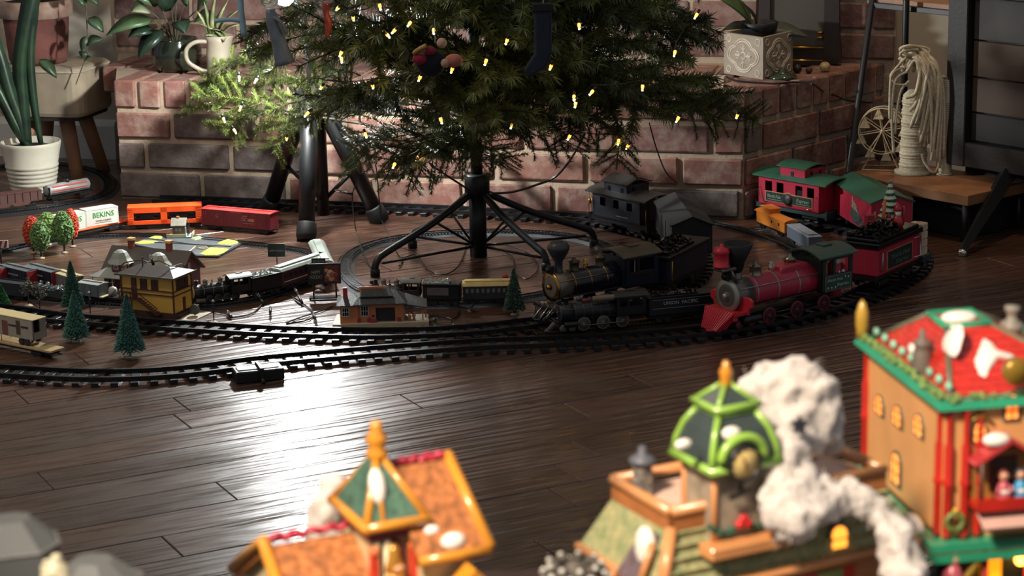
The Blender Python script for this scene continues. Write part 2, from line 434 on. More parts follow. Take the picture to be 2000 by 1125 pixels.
wl = thing('work_light', 'bright white round lamp glowing on the tripod mast inside the tree', 'lamp', LP)
LAMPM = bpy.data.materials.new('lamp_glow'); LAMPM.use_nodes = True
_b = LAMPM.node_tree.nodes['Principled BSDF']; _b.inputs['Emission Color'].default_value = (0.97, 0.98, 0.97, 1); _b.inputs['Emission Strength'].default_value = 3300
MB().sph((0, 0, 0), 0.020, 12).build('bulb', LAMPM, wl)
MB().lathe([(0.0, 0.040), (0.016, 0.040), (0.016, 0.018), (0.013, 0.016), (0, 0.016)], 14, (0, 0.0, 0.0), Matrix.Rotation(-PI/2.6, 4, 'X')).build('lamp_socket', BLKTUBE, wl)
# ================================================================== TREE STAND
T = flat(fl(935, 500)); TZ = 0.0
ts = thing('tree_stand', 'black steel folding tree stand with four bent legs holding the tree', 'tree stand', T)
MB().lathe([(0.0, 0.0), (0.0175, 0.0), (0.0175, 0.135), (0.0, 0.135)], 20).build('socket_tube', BLKTUBE, ts)
MB().lathe([(0.0, 0.128), (0.021, 0.128), (0.0255, 0.134), (0.0255, 0.168), (0.022, 0.172), (0.0, 0.172)], 20).build('collar', BLKTUBE, ts)
feet = [fl(733, 540), fl(806, 484), fl(1067, 528), fl(1160, 482)]
for i, f in enumerate(feet):
    v = flat(f)-T; L_ = v.length; d = v/L_
    pts = [d*0.016+Vector((0, 0, 0.132)), d*(L_*0.45)+Vector((0, 0, 0.085)), d*(L_-0.03)+Vector((0, 0, 0.045)), d*(L_-0.008)+Vector((0, 0, 0.034)), d*L_+Vector((0, 0, 0.018)), d*L_+Vector((0, 0, 0.004))]
    MB().tube(spline(pts, 5), 0.0072, 10).build('leg', BLKTUBE, ts)
    MB().lathe([(0, 0.0), (0.0095, 0.0), (0.0095, 0.014), (0.0072, 0.016), (0, 0.016)], 12, d*L_).build('rubber_foot', RUBBER, ts)
    MB().tube([d*0.017+Vector((0, 0, 0.022)), d*(L_*0.93)+Vector((0, 0, 0.024))], 0.0028, 6).build('cross_bar', BLKTUBE, ts)
    MB().tube([d*0.018+Vector((0, 0, 0.030)), d*(L_*0.42)+Vector((0, 0, 0.088))], 0.0026, 6).build('brace', BLKTUBE, ts)
# ================================================================== CHRISTMAS TREE
def needle_mat():
    m = bpy.data.materials.new('pvc_needles'); m.use_nodes = True; nt = m.node_tree; N = nt.nodes; L = nt.links
    b = N['Principled BSDF']; b.inputs['Roughness'].default_value = 0.33; b.inputs['Specular IOR Level'].default_value = 0.55
    oi = N.new('ShaderNodeObjectInfo'); tc = N.new('ShaderNodeTexCoord')
    n = N.new('ShaderNodeTexNoise'); n.inputs['Scale'].default_value = 30; L.new(tc.outputs['Object'], n.inputs['Vector'])
    ad = N.new('ShaderNodeMath'); ad.operation = 'MULTIPLY_ADD'; ad.inputs[1].default_value = 0.35; L.new(oi.outputs['Random'], ad.inputs[0]); L.new(n.outputs['Fac'], ad.inputs[2])
    r = N.new('ShaderNodeValToRGB'); e = r.color_ramp.elements
    e[0].position = 0.45; e[0].color = lin('#202c18'); e[1].position = 0.85; e[1].color = lin('#5c6832')
    L.new(ad.outputs['Value'], r.inputs['Fac']); L.new(r.outputs['Color'], b.inputs['Base Color'])
    b.inputs['Subsurface Weight'].default_value = 0.0
    return m
NEEDLE = needle_mat(); STEM = mat('branch_wire', '#3a3126', 0.8)
def branch_mesh(seed, L=0.45, dens=1.0):
    r = random.Random(seed); vs = []; fs = []
    stems = MB()
    def twig(p0, d0, ln, droop, nd):
        n = max(3, int(ln/0.02)); pts = []; p = p0.copy(); d = d0.copy()
        for i in range(n+1):
            pts.append(p.copy()); d = (d+Vector((0, 0, -droop/n))+Vector((r.uniform(-.05, .05), r.uniform(-.05, .05), r.uniform(-.04, .04)))).normalized(); p = p+d*(ln/n)
        stems.tube(pts, [0.0022*(1-0.7*i/n) for i in range(n+1)], 4, cap=False)
        cnt = int(ln/0.00072*nd)
        for k in range(cnt):
            t = r.random()*n; i = min(int(t), n-1); q = pts[i].lerp(pts[i+1], t-i); ax = (pts[i+1]-pts[i]).normalized()
            o = ax.orthogonal().normalized(); o.rotate(Matrix.Rotation(r.random()*2*PI, 3, ax)); 
            nl = r.uniform(0.015, 0.024); dirn = (ax*r.uniform(0.25, 0.8)+o).normalized()
            w = ax.cross(dirn).normalized()*0.0011
            a = len(vs); vs.extend([q-w, q+w, q+dirn*nl*0.6+w*0.8+Vector((0, 0, -.001)), q+dirn*nl+Vector((0, 0, -.003)), q+dirn*nl*0.6-w*0.8+Vector((0, 0, -.001))])
            fs.append((a, a+1, a+2, a+3, a+4))
        return pts
    main = twig(Vector((0, 0, 0)), Vector((1, 0, 0.12)).normalized(), L, 0.25, 0.75*dens)
    k = len(main)
    for s in (-1, 1):
        for j in range(5):
            i = int(k*(0.22+0.15*j+r.uniform(-.04, .04))); i = min(max(i, 1), k-2)
            ln = (0.15-0.012*j)*r.uniform(0.75, 1.15)
            an = s*math.radians(r.uniform(32, 62)); t = (main[i+1]-main[i]).normalized()
            d = Vector((t.x*math.cos(an)-t.y*math.sin(an), t.x*math.sin(an)+t.y*math.cos(an), t.z+r.uniform(-.25, .35))).normalized()
            twig(main[i], d, ln, 0.18, dens)
    me = bpy.data.meshes.new('branch'); v0 = [tuple(v) for v in vs]; o = len(v0)
    me.from_pydata(v0+stems.v, [], fs+[tuple(o+i for i in f) for f in stems.f]); me.materials.append(NEEDLE); me.materials.append(STEM)
    me.polygons.foreach_set('material_index', [0]*len(fs)+[1]*len(stems.f)); me.update(); return me
BM = [branch_mesh(100+i) for i in range(6)]
SM = [branch_mesh(200+i, 0.2, 1.5) for i in range(2)]
tree = thing('christmas_tree', 'big artificial green Christmas tree with drooping branches over the train layout', 'christmas tree', T)
MB().tube([(0, 0, 0.10), (0, 0, 0.6), (0, 0, 1.5)], [0.012, 0.012, 0.012], 12).build('trunk', BLKTUBE, tree)
tips = []
def row(y0, lst): tips.extend([(x, y, Y, y0) for x, y, Y in lst])
row(255, [(620, 232, 4.15), (710, 296, 4.28), (790, 318, 4.22), (860, 292, 4.12), (930, 285, 4.10), (985, 300, 4.2), (1090, 252, 4.3), (1000, 262, 4.85), (1200, 240, 4.3), (860, 270, 4.85)])
row(190, [(640, 215, 4.05), (720, 215, 4.0), (800, 238, 3.98), (870, 225, 3.95), (945, 235, 3.95), (1030, 232, 4.0), (1110, 225, 4.05), (1190, 222, 4.1), (1270, 226, 4.15), (1360, 222, 4.22), (1475, 228, 4.40), (1440, 205, 4.5), (1330, 200, 4.6)])
row(120, [(600, 160, 4.05), (680, 150, 4.0), (760, 165, 3.95), (830, 165, 3.92), (1010, 150, 3.92), (930, 160, 3.9), (1080, 165, 3.97), (1150, 160, 4.02), (1290, 170, 4.15), (1385, 168, 4.25), (1430, 165, 4.4), (1220, 185, 4.1), (1300, 150, 4.7), (1050, 190, 4.85)])
row(40, [(500, 110, 4.2), (580, 100, 4.1), (660, 95, 4.03), (740, 100, 3.98), (820, 90, 3.95), (900, 95, 3.93), (985, 90, 3.93), (1060, 95, 3.97), (1120, 100, 4.02), (1220, 60, 4.1), (1330, 110, 4.2), (1405, 118, 4.35), (1400, 85, 4.5), (1360, 120, 4.3), (1180, 120, 4.12)])
row(-40, [(470, 98, 4.22), (640, 45, 4.05), (720, 40, 4.0), (800, 45, 3.97), (880, 40, 3.95), (960, 42, 3.95), (1040, 40, 3.97), (1130, 45, 4.03), (1230, 30, 4.1), (1310, 50, 4.18), (1390, 60, 4.35), (1385, 30, 4.5)])
row(-130, [(690, 0, 4.03), (780, -8, 3.98), (870, 0, 3.96), (960, -8, 3.96), (1050, 0, 3.98), (1150, -5, 4.05), (1250, 0, 4.12), (1330, 5, 4.22), (1385, 0, 4.4), (1300, -20, 4.7)])
row(-240, [(440, -90, 4.5), (700, -75, 4.05), (840, -80, 4.0), (980, -80, 3.98), (1120, -75, 4.05), (1250, -75, 4.15), (1370, -70, 4.4)])
rt = random.Random(5)
for i, (x, y, Y, y0) in enumerate(tips):
    tip = at(x, y, Y); root = at(935, y0, 4.46)-Vector((0, 0, 0)); root.x = T.x; root.y = T.y
    v = tip-root; L_ = v.length
    o = bpy.data.objects.new('branch', BM[i % 6]); COL.objects.link(o); o.parent = tree
    xa = v.normalized(); xa = (xa+Vector((0, 0, 0.07))).normalized(); za = Vector((0, 0, 1)); ya = za.cross(xa).normalized(); za = xa.cross(ya)
    k = L_/0.455
    M = Matrix((xa, ya, za)).transposed() @ Matrix.Rotation(rt.uniform(-.5, .5), 3, 'X')
    o.matrix_local = Matrix.Translation(root-T) @ M.to_4x4() @ Matrix.Diagonal((k, max(0.75, min(1.05, k)), max(0.75, min(1.05, k)), 1))
# left lobe: needled ends carried on bare stems that reach past the work light
for i, (x, y, x2, y2, Y) in enumerate([(545, 190, 356, 222, 4.90), (540, 178, 370, 204, 4.94), (545, 160, 394, 182, 4.92), (540, 205, 380, 236, 4.84), (560, 215, 438, 256, 4.84), (600, 212, 490, 250, 4.82), (640, 205, 560, 262, 4.80), (560, 150, 430, 140, 4.93), (600, 160, 520, 176, 4.88), (610, 228, 540, 284, 4.82), (690, 170, 600, 205, 4.84), (500, 120, 405, 128, 4.95), (590, 190, 470, 206, 4.86), (570, 165, 480, 165, 4.9), (705, 168, 575, 176, 4.62), (695, 192, 555, 206, 4.64), (685, 210, 585, 246, 4.60), (705, 148, 598, 138, 4.62), (650, 188, 515, 214, 4.70), (705, 214, 560, 236, 4.52), (725, 232, 610, 228, 4.46), (715, 196, 622, 182, 4.56), (480, 180, 375, 196, 4.9), (470, 150, 385, 160, 4.96), (500, 215, 405, 240, 4.88)]):
    a, b = at(x, y, Y-.02), at(x2, y2, Y); v = b-a; k = v.length/.455
    o = bpy.data.objects.new('branch', BM[(i*5+2) % 6]); COL.objects.link(o); o.parent = tree
    xa = (v.normalized()+Vector((0, 0, .1))).normalized(); ya = Vector((0, 0, 1)).cross(xa).normalized(); za = xa.cross(ya)
    o.matrix_local = Matrix.Translation(a-T) @ (Matrix((xa, ya, za)).transposed() @ Matrix.Rotation(rt.uniform(-.5, .5), 3, 'X')).to_4x4() @ Matrix.Diagonal((k, max(k, .62), max(k, .62), 1))
    if i % 3 == 0:
        r0 = at(935, 150+i*6, 4.46); r0.x, r0.y = T.x, T.y
        MB().tube(spline([r0-T, r0.lerp(a, .5)-T+Vector((0, 0, .01)), a-T], 4), .003, 6).build('bare_stem', STEM, tree)
# short hanging sprays under the lower branches
for i, (x, y, x2, y2, Y) in enumerate([(1214, 232, 1203, 330, 4.3), (815, 285, 800, 352, 4.25), (1112, 236, 1108, 296, 4.3), (560, 240, 538, 300, 4.8), (470, 225, 440, 262, 4.8), (950, 275, 935, 318, 4.2), (985, 285, 975, 322, 4.25), (720, 275, 690, 300, 4.25), (1440, 215, 1478, 238, 4.4), (870, 262, 700, 302, 4.25), (880, 272, 742, 322, 4.25), (930, 265, 862, 312, 4.15), (940, 265, 992, 320, 4.2), (890, 285, 802, 338, 4.25), (1010, 240, 1112, 284, 4.3), (800, 262, 690, 285, 4.3), (900, 255, 930, 322, 4.12), (1120, 225, 1185, 262, 4.25), (1330, 205, 1420, 236, 4.3)]):
    a, b = at(x, y, Y), at(x2, y2, Y); v = b-a
    o = bpy.data.objects.new('spray', SM[i % 2]); COL.objects.link(o); o.parent = tree
    xa = v.normalized(); ya = Vector((0, 1, 0)).cross(xa).normalized() if abs(xa.y) < .9 else Vector((1, 0, 0)); za = xa.cross(ya).normalized(); ya = za.cross(xa)
    k = v.length/0.2; o.matrix_local = Matrix.Translation(a-T) @ Matrix((xa, ya, za)).transposed().to_4x4() @ Matrix.Diagonal((k, .48, .48, 1))
# ------------------------------------------------------------------ fairy lights in the tree
GREENWIRE = mat('dark_green_wire', '#10160f', 0.5)
BULBM = bpy.data.materials.new('warm_fairy_bulb'); BULBM.use_nodes = True
_b = BULBM.node_tree.nodes['Principled BSDF']; _b.inputs['Emission Color'].default_value = (1.0, 0.36, 0.03, 1); _b.inputs['Emission Strength'].default_value = 2.6
bulbs = [(742, 12), (800, 46), (847, 60), (757, 69), (770, 60), (666, 104), (667, 116), (500, 157), (467, 152), (628, 170), (728, 168), (470, 210), (437, 233), (458, 255), (600, 222), (560, 270), (861, 234), (714, 263), (816, 308), (770, 322), (883, 136), (820, 152), (949, 120), (1131, 50), (1076, 130), (1156, 180), (1124, 203), (1121, 190), (1318, 103), (1324, 232), (1112, 267), (1208, 276), (1226, 286), (1360, 30), (1440, 226), (660, 16), (1255, 170), (1000, 245), (690, 35), (990, 80)]
fs_ = thing('fairy_light_string', 'string of warm yellow fairy lights wound through the green tree', 'string lights', T)
HOT = bpy.data.materials.new('hot_filament_tip'); HOT.use_nodes = True
_b = HOT.node_tree.nodes['Principled BSDF']; _b.inputs['Emission Color'].default_value = (1.0, 0.66, 0.25, 1); _b.inputs['Emission Strength'].default_value = 160
BU = MB().use(BULBM).lathe([(0, -0.007), (0.0016, -0.005), (0.0030, 0.0), (0.0026, 0.004), (0.0, 0.0055)], 8).use(HOT).sph((0, 0, -0.0060), 0.0017, 8).mesh('bulb')
BS = MB().use(GREENWIRE).lathe([(0.0, 0.0045), (0.0024, 0.0045), (0.0028, 0.012), (0.0, 0.0135)], 8).mesh('socket')
def bY(x, y):
    u = abs(x-935)/560
    base = 3.86+0.40*u*u if y < 240 else 4.12+0.12*u
    return 4.76 if x < 600 and y > 90 else base
bp_ = []
for i, (x, y) in enumerate(bulbs):
    p = at(x, y, bY(x, y)); bp_.append(p)
    o = bpy.data.objects.new('bulb', BU); COL.objects.link(o); o.parent = fs_; o.location = p-T; o.rotation_euler = (rt.uniform(-.8, .8), rt.uniform(-.8, .8), 0)
    s = bpy.data.objects.new('socket', BS); COL.objects.link(s); s.parent = o
order = sorted(range(len(bulbs)), key=lambda i: (bulbs[i][1]//70, bulbs[i][0] if (bulbs[i][1]//70) % 2 == 0 else -bulbs[i][0]))
for i, j in zip(order, order[1:]):
    p, q = [bp_[k]-T+Vector((0, 0.006, 0.012)) for k in (i, j)]
    if (p-q).length < .16: MB().tube(spline([p, (p+q)/2+Vector((0, 0.05, -0.012)), q], 4), 0.0009, 4).build('wire', GREENWIRE, fs_)
# ------------------------------------------------------------------ ornaments
GLASS = mat('clear_ornament_glass', '#e8eef2', 0.04, var=0.0, trans=1.0)
GREYCL = mat('grey_resin_robe', '#6f7a84', 0.45, var=0.15)
REDRIB = mat('red_satin_ribbon', '#9c3a2c', 0.4)
def ornament(px, py, Y, name, label):
    return thing(name, label, 'ornament', at(px, py, Y))
o = ornament(527, 10, 3.98, 'angel_ornament', 'grey robed figure ornament with clear glass ball hanging under the bright lamp')
MB().sph((0, 0, 0.01), 0.017, 16).build('glass_ball', GLASS, o)
MB().tube(spline([(0, 0, -0.008), (0.004, 0, -0.03), (0.012, 0, -0.06), (0.022, 0, -0.105)], 4), [0.008, 0.009, 0.010, 0.0115, 0.012, 0.012, 0.012, 0.013, 0.013, 0.014, 0.0155, 0.017, 0.019], 10).build('robe', GREYCL, o)
MB().tube(spline([(0.004, -0.006, -0.02), (0.02, -0.012, -0.03), (0.028, -0.01, -0.05)], 4), 0.0035, 6).build('arm', GREYCL, o)
MB().tube([(0, 0, 0.027), (0.002, 0.01, 0.06)], 0.0006, 4).build('hanger', CHROME, o)
o = ornament(632, 5, 4.0, 'ribbon_ornament', 'clear glass ball ornament with twisted red ribbon tail')
MB().sph((0, 0, 0), 0.0165, 16).build('glass_ball', GLASS, o)
MB().tube(spline([(0.006, 0, 0.0), (0.004, 0, -0.02), (0.008, 0, -0.04), (0.003, 0, -0.062)], 4), [0.009, 0.008, 0.007, 0.006, 0.005, 0.006, 0.007, 0.007, 0.006, 0.006, 0.005, 0.004, 0.003], 8).build('ribbon', REDRIB, o)
MB().tube([(0, 0, 0.0165), (0.0, 0.01, 0.05)], 0.0006, 4).build('hanger', CHROME, o)
ICE = mat('pale_blue_frosted_plastic', '#8fb4c8', 0.3, var=0.1)
o = ornament(470, 8, 4.18, 'branching_ornament', 'pale blue frosted twig shaped ornament at the left tree edge')
MB().tube(spline([(0.0, 0, 0.03), (0.0, 0, -0.01), (0.004, 0, -0.06)], 4), [0.006]*9, 8).build('body', ICE, o)
MB().tube(spline([(0.0, 0, -0.032), (-0.02, -0.004, -0.028), (-0.05, -0.004, -0.030)], 4), 0.0042, 8).build('arm', ICE, o)
MB().tube([(0, 0, 0.03), (0.002, 0.01, 0.07)], 0.0006, 4).build('hanger', CHROME, o)
FELTR = mat('red_felt', '#8e1f35', 0.9); FELTC = mat('cream_pompom_wool', '#c9a286', 0.95, bump=0.6, bs=400); FELTB = mat('black_felt', '#14151c', 0.9); FELTG = mat('gold_braid', '#b08a48', 0.5)
o = ornament(850, 108, 3.84, 'plush_ornament', 'red and black felt ornament with cream pompoms in the tree middle')
MB().sph((-0.008, 0, -0.012), 0.024, 14, (1.1, 0.7, 1)).build('body', FELTB, o)
MB().sph((-0.026, -0.012, -0.004), 0.013, 12, (1, .8, .8)).build('red_patch', FELTR, o)
MB().sph((-0.008, -0.014, 0.010), 0.010, 12, (1, .8, .8)).build('red_patch', FELTR, o)
MB().tube(spline([(-0.036, -0.014, 0.006), (-0.026, -0.02, 0.014), (-0.014, -0.02, 0.020)], 3), 0.004, 6).build('gold_band', FELTG, o)
MB().sph((0.012, -0.008, 0.022), 0.009, 12).build('pompom', FELTC, o); MB().sph((0.017, -0.014, -0.012), 0.008, 12).build('pompom', FELTC, o)
MB().sph((0.032, -0.01, -0.008), 0.013, 12, (1.2, .8, .9)).build('mitten', mat('salmon_felt', '#b8705c', 0.9), o)
MB().tube([(0, 0.01, 0.02), (0, 0.02, 0.06)], 0.0006, 4).build('hanger', CHROME, o)
NAVY = mat('navy_felt', '#1a2436', 0.9)
o = ornament(1062, 80, 3.86, 'stocking_ornament', 'dark navy felt stocking ornament hanging right of the tree middle')
MB().prism([(-0.016, 0.055), (0.014, 0.055), (0.014, -0.02), (0.004, -0.045), (-0.026, -0.062), (-0.036, -0.05), (-0.016, -0.02)], -0.006, 0.006, 'Y').build('body', NAVY, o, bevel=0.004)
MB().cbox((-0.001, 0, 0.058), (0.036, 0.016, 0.014)).build('cuff', FELTB, o)
MB().tube([(0, 0, 0.06), (0, 0.01, 0.10)], 0.0006, 4).build('hanger', CHROME, o)
# ------------------------------------------------------------------ loose cables
def cable(name, label, pts, r=0.0018, m=GREENWIRE, ends=True, bulb=()):
    t = thing(name, label, 'cable', pts[0]); z = pts[0]
    MB().tube(spline([p-z for p in pts], 6), r, 5).build('wire', m, t)
    for p, q in bulb:
        d = (q-p).normalized()
        MB().tube([p-z, p.lerp(q, .5)-z], 0.0028, 6).build('socket', GREENWIRE, t)
        MB().tube([p.lerp(q, .5)-z, p.lerp(q, .85)-z, q-z], [0.003, 0.0028, 0.0006], 8).build('clear_bulb', GLASS, t)
    return t
cable('power_cord', 'grey black power cord curving from the stand collar up to the right branches', [at(958, 378, 4.44), at(1000, 375, 4.5), at(1045, 362, 4.55), at(1085, 345, 4.55), at(1115, 310, 4.5), at(1142, 262, 4.4)], 0.0026, mat('grey_cord', '#2a2c2c', 0.4))
cable('power_cord', 'dark cord sloping from the left branches down to the stand collar', [at(838, 318, 4.40), at(862, 336, 4.42), at(890, 354, 4.43), at(916, 371, 4.44)], 0.0022, mat('grey_cord', '#2a2c2c'))
cable('light_wire', 'thin wire loop hanging under the tree left of the trunk', [at(830, 296, 4.4), at(842, 324, 4.4), at(866, 334, 4.4), at(884, 322, 4.4), at(892, 292, 4.4)], 0.001)
cable('light_wire', 'thin dark wire hanging below the right branches against the brick hearth', [at(1268, 240, 4.55), at(1282, 290, 4.6), at(1300, 335, 4.62), at(1322, 357, 4.62)], 0.0014)
cable('light_wire', 'dangling fairy light wire beside the right tripod leg with clear bulb', [at(697, 300, 4.62), at(692, 330, 4.62), at(696, 355, 4.62), at(688, 382, 4.62), at(692, 430, 4.6), at(698, 462, 4.58)] + [fl(712, 500, .004), fl(728, 528, .004)], 0.0013, bulb=[(at(688, 379, 4.62), at(652, 371, 4.62))])
cable('light_wire', 'fairy light wire trailing from the tree to the floor behind the stand legs', [at(734, 322, 4.66), at(737, 350, 4.66), at(742, 402, 4.66), at(748, 436, 4.66), fl(768, 478, .003), fl(784, 503, .003), fl(812, 498, .003), fl(838, 528, .003), fl(862, 536, .003), fl(884, 530, .003), fl(902, 508, .003), fl(912, 470, .003)], 0.0013, bulb=[(at(738, 336, 4.66), at(765, 338, 4.66)), (fl(786, 505, .004), fl(780, 520, .004))])
cable('light_wire', 'tangled fairy light wire under the stand right of its tube', [fl(958, 482, .003), fl(1000, 500, .003), fl(1008, 530, .003), fl(1030, 545, .003), fl(1052, 520, .003), fl(1028, 492, .003), fl(985, 478, .003)], 0.0013)
cable('light_wire', 'tangled fairy light string on the glossy floor in front of the small black locomotive', [fl(405, 606, .003), fl(440, 612, .003), fl(452, 620, .003), fl(492, 612, .003), fl(515, 592, .003), fl(555, 575, .003), fl(590, 592, .003), fl(612, 612, .003), fl(600, 625, .003), fl(560, 632, .003), fl(575, 624, .003), fl(618, 610, .003), fl(650, 598, .003)], 0.0014,
      bulb=[(fl(452, 620, .004), fl(444, 606, .010)), (fl(515, 594, .004), fl(500, 570, .02)), (fl(590, 592, .005), fl(575, 562, .02)), (fl(612, 612, .004), fl(618, 632, .005)), (fl(528, 600, .004), fl(528, 622, .005)), (fl(635, 572, .004), fl(628, 556, .02))])
cable('light_wire', 'short fairy light string on the floor right of the peach station', [fl(828, 632, .004), fl(842, 618, .006), fl(868, 620, .003), fl(885, 622, .003), fl(897, 610, .003), fl(893, 600, .008), fl(910, 602, .003), fl(928, 608, .003)], 0.0014,
      bulb=[(fl(848, 628, .005), fl(853, 618, .012)), (fl(925, 592, .016), fl(914, 610, .004)), (fl(880, 628, .004), fl(884, 634, .004)), (fl(835, 622, .004), fl(822, 644, .004)), (fl(848, 622, .006), fl(852, 640, .004))])
# ================================================================== TRACKS
def offset_path(P, d, z):
    out = []; n = len(P)
    for i, p in enumerate(P):
        t = (P[min(i+1, n-1)]-P[max(i-1, 0)]); t.z = 0; t.normalize(); out.append(Vector((p.x-t.y*d, p.y+t.x*d, z)))
    return out
def ribbon(mb, P, off, w, z0, z1, closed=False, inset=0.0):
    A = offset_path(P, off-w/2, z0); B = offset_path(P, off+w/2, z0); C = offset_path(P, off+w/2-inset, z1); D = offset_path(P, off-w/2+inset, z1)
    n = len(P); vs = []; fs = []
    for i in range(n): vs += [A[i], B[i], C[i], D[i]]
    for i in range(n-1):
        for j in range(4):
            j2 = (j+1) % 4; fs.append((i*4+j, i*4+j2, (i+1)*4+j2, (i+1)*4+j))
    fs += [(0, 1, 2, 3), tuple((n-1)*4+j for j in (3, 2, 1, 0))]
    mb.add(vs, fs)
def track(name, label, pts, gauge, rail, tie, railm, tiem, road=None, parts=True, closed=False, z=0.0):
    P = [flat(fl(*p)) for p in pts]; P = resample(spline(P, 14, closed), 0.008)
    t = thing(name, label, 'train track', P[0]); Q = [p-P[0] for p in P]
    zb = z
    if road:
        mb = MB(); ribbon(mb, Q, 0, road[0], zb, zb+road[1], inset=road[1]*1.2); mb.build('roadbed', road[2], t); zb += road[1]
    tl, tw, th, tp = tie
    R = resample(P, tp); joined = MB(); src = None
    for i, p in enumerate(R[:-1]):
        d = R[i+1]-p; a = math.atan2(d.y, d.x); q = p-P[0]; q.z = zb+th/2
        if parts:
            if src is None: src = MB().cbox((0, 0, 0), (tw, tl, th), 0.0006).build('tie', tiem, t); o = src
            else: o = src.copy(); o.name = 'tie'; COL.objects.link(o)
            o.location = q; o.rotation_euler.z = a
        else: joined.box(q, (tw, tl, th), (0, 0, a))
    if not parts: o = joined.build('ties', tiem, t); o['kind'] = 'stuff'
    for s in (-1, 1):
        mb = MB(); ribbon(mb, Q, s*gauge/2, rail[0], zb+th*0.6, zb+th*0.6+rail[1]); mb.build('rail', railm, t)
    return t
GPL = mat('black_track_plastic', '#0a0c10', 0.4, var=0.1)
HORAIL = mat('nickel_rail', '#77797c', 0.3, 1.0)
HOTIE = mat('black_ho_ties', '#0d0e10', 0.4)
BRAIL = mat('brass_rail', '#9a7a3c', 0.3, 1.0)
GT = (0.088, 0.013, 0.008, 0.0295); GR = (0.0055, 0.0085)
track('train_track', 'large black plastic track curving along the front under the red locomotive', [(-60, 733), (0, 734), (100, 740), (200, 743), (300, 740), (400, 731), (510, 716), (650, 703), (800, 691), (950, 681), (1100, 676), (1250, 668), (1400, 653), (1540, 627), (1660, 592), (1745, 553), (1780, 515), (1755, 482), (1690, 458), (1610, 442), (1540, 430), (1470, 418)], 0.048, GR, GT, GPL, GPL)
track('train_track', 'large black plastic oval track under the black locomotive and along the hearth', [(-60, 606), (20, 616), (110, 629), (250, 640), (400, 649), (550, 657), (700, 661), (800, 660), (900, 655), (1000, 645), (1100, 630), (1210, 606), (1300, 575), (1345, 540), (1345, 500), (1310, 470), (1230, 447), (1140, 433), (1000, 424), (850, 416), (700, 410), (530, 404), (400, 399), (300, 396)], 0.048, GR, GT, GPL, GPL)
HR = (0.0013, 0.0026); HT = (0.029, 0.0034, 0.0022, 0.0075)
track('train_track', 'thin black track loop around the small station and level crossing on the left', [(-40, 574), (40, 581), (130, 590), (230, 597), (330, 601), (430, 597), (530, 578), (600, 551), (634, 522), (612, 498), (540, 485), (430, 473), (330, 464), (240, 462), (150, 467), (60, 481), (-40, 503)], 0.0165, HR, HT, HORAIL, HOTIE, road=(0.036, 0.003, mat('black_roadbed', '#111214', 0.5)), parts=False)
track('train_track', 'grey roadbed track loop curving around the tree stand', [(770, 592), (712, 573), (684, 552), (672, 530), (680, 507), (712, 487), (770, 471), (860, 460), (960, 457), (1080, 462), (1165, 478), (1195, 505), (1170, 540), (1090, 572), (980, 592), (860, 598), (770, 592)], 0.0165, HR, HT, HORAIL, mat('dark_grey_tie', '#3a3e42', 0.5), road=(0.040, 0.006, mat('grey_roadbed', '#5d6468', 0.55, bump=0.3, bs=500)), parts=False)
track('train_track', 'black roadbed track circling behind the white plant pot', [(-40, 338), (40, 326), (120, 326), (190, 340), (216, 363), (196, 388), (120, 405), (40, 416), (-40, 424)], 0.0165, HR, HT, HORAIL, HOTIE, road=(0.046, 0.006, mat('black_roadbed', '#111214', 0.5)), parts=False)
track('train_track', 'short small scale track beneath the little orange caboose beside the hearth corner', [(1362, 432), (1440, 449), (1520, 474), (1580, 505)], 0.0165, HR, HT, HORAIL, HOTIE, road=(0.034, 0.003, mat('black_roadbed', '#111214', 0.5)), parts=False)
track('train_track', 'straight brass railed track under the long black lettered locomotive', [(1046, 656), (1140, 647), (1240, 637), (1340, 627), (1420, 619)], 0.0165, HR, HT, BRAIL, HOTIE, road=(0.034, 0.004, mat('black_roadbed', '#111214', 0.5)), parts=False)
# track switch motor with its throw lever
A, rz, L_ = frame((462, 752), (557, 742))
sw = thing('track_switch', 'black manual switch box with upright lever beside the front track', 'track switch', A, rz)
MB().cbox((L_/2, 0.022, 0.010), (L_, 0.040, 0.020), 0.002).build('housing', GPL, sw)
MB().cbox((L_*0.27, 0.022, 0.0205), (L_*0.40, 0.022, 0.002), 0.0005).build('slot_plate', mat('grey_green_plate', '#7d8a80', 0.4), sw); MB().cbox((L_*0.73, 0.022, 0.0205), (L_*0.36, 0.022, 0.002), 0.0005).build('slot_plate', mat('grey_green_plate', '#7d8a80', 0.4), sw)
MB().cbox((L_*0.53, 0.020, 0.013), (0.007, 0.046, 0.024), 0.001).build('lever', BLACK, sw); MB().tube([(L_*0.53, -0.002, 0.008), (L_*0.53, -0.012, 0.002)], 0.0035, 8).build('lever_tip', BLACK, sw)
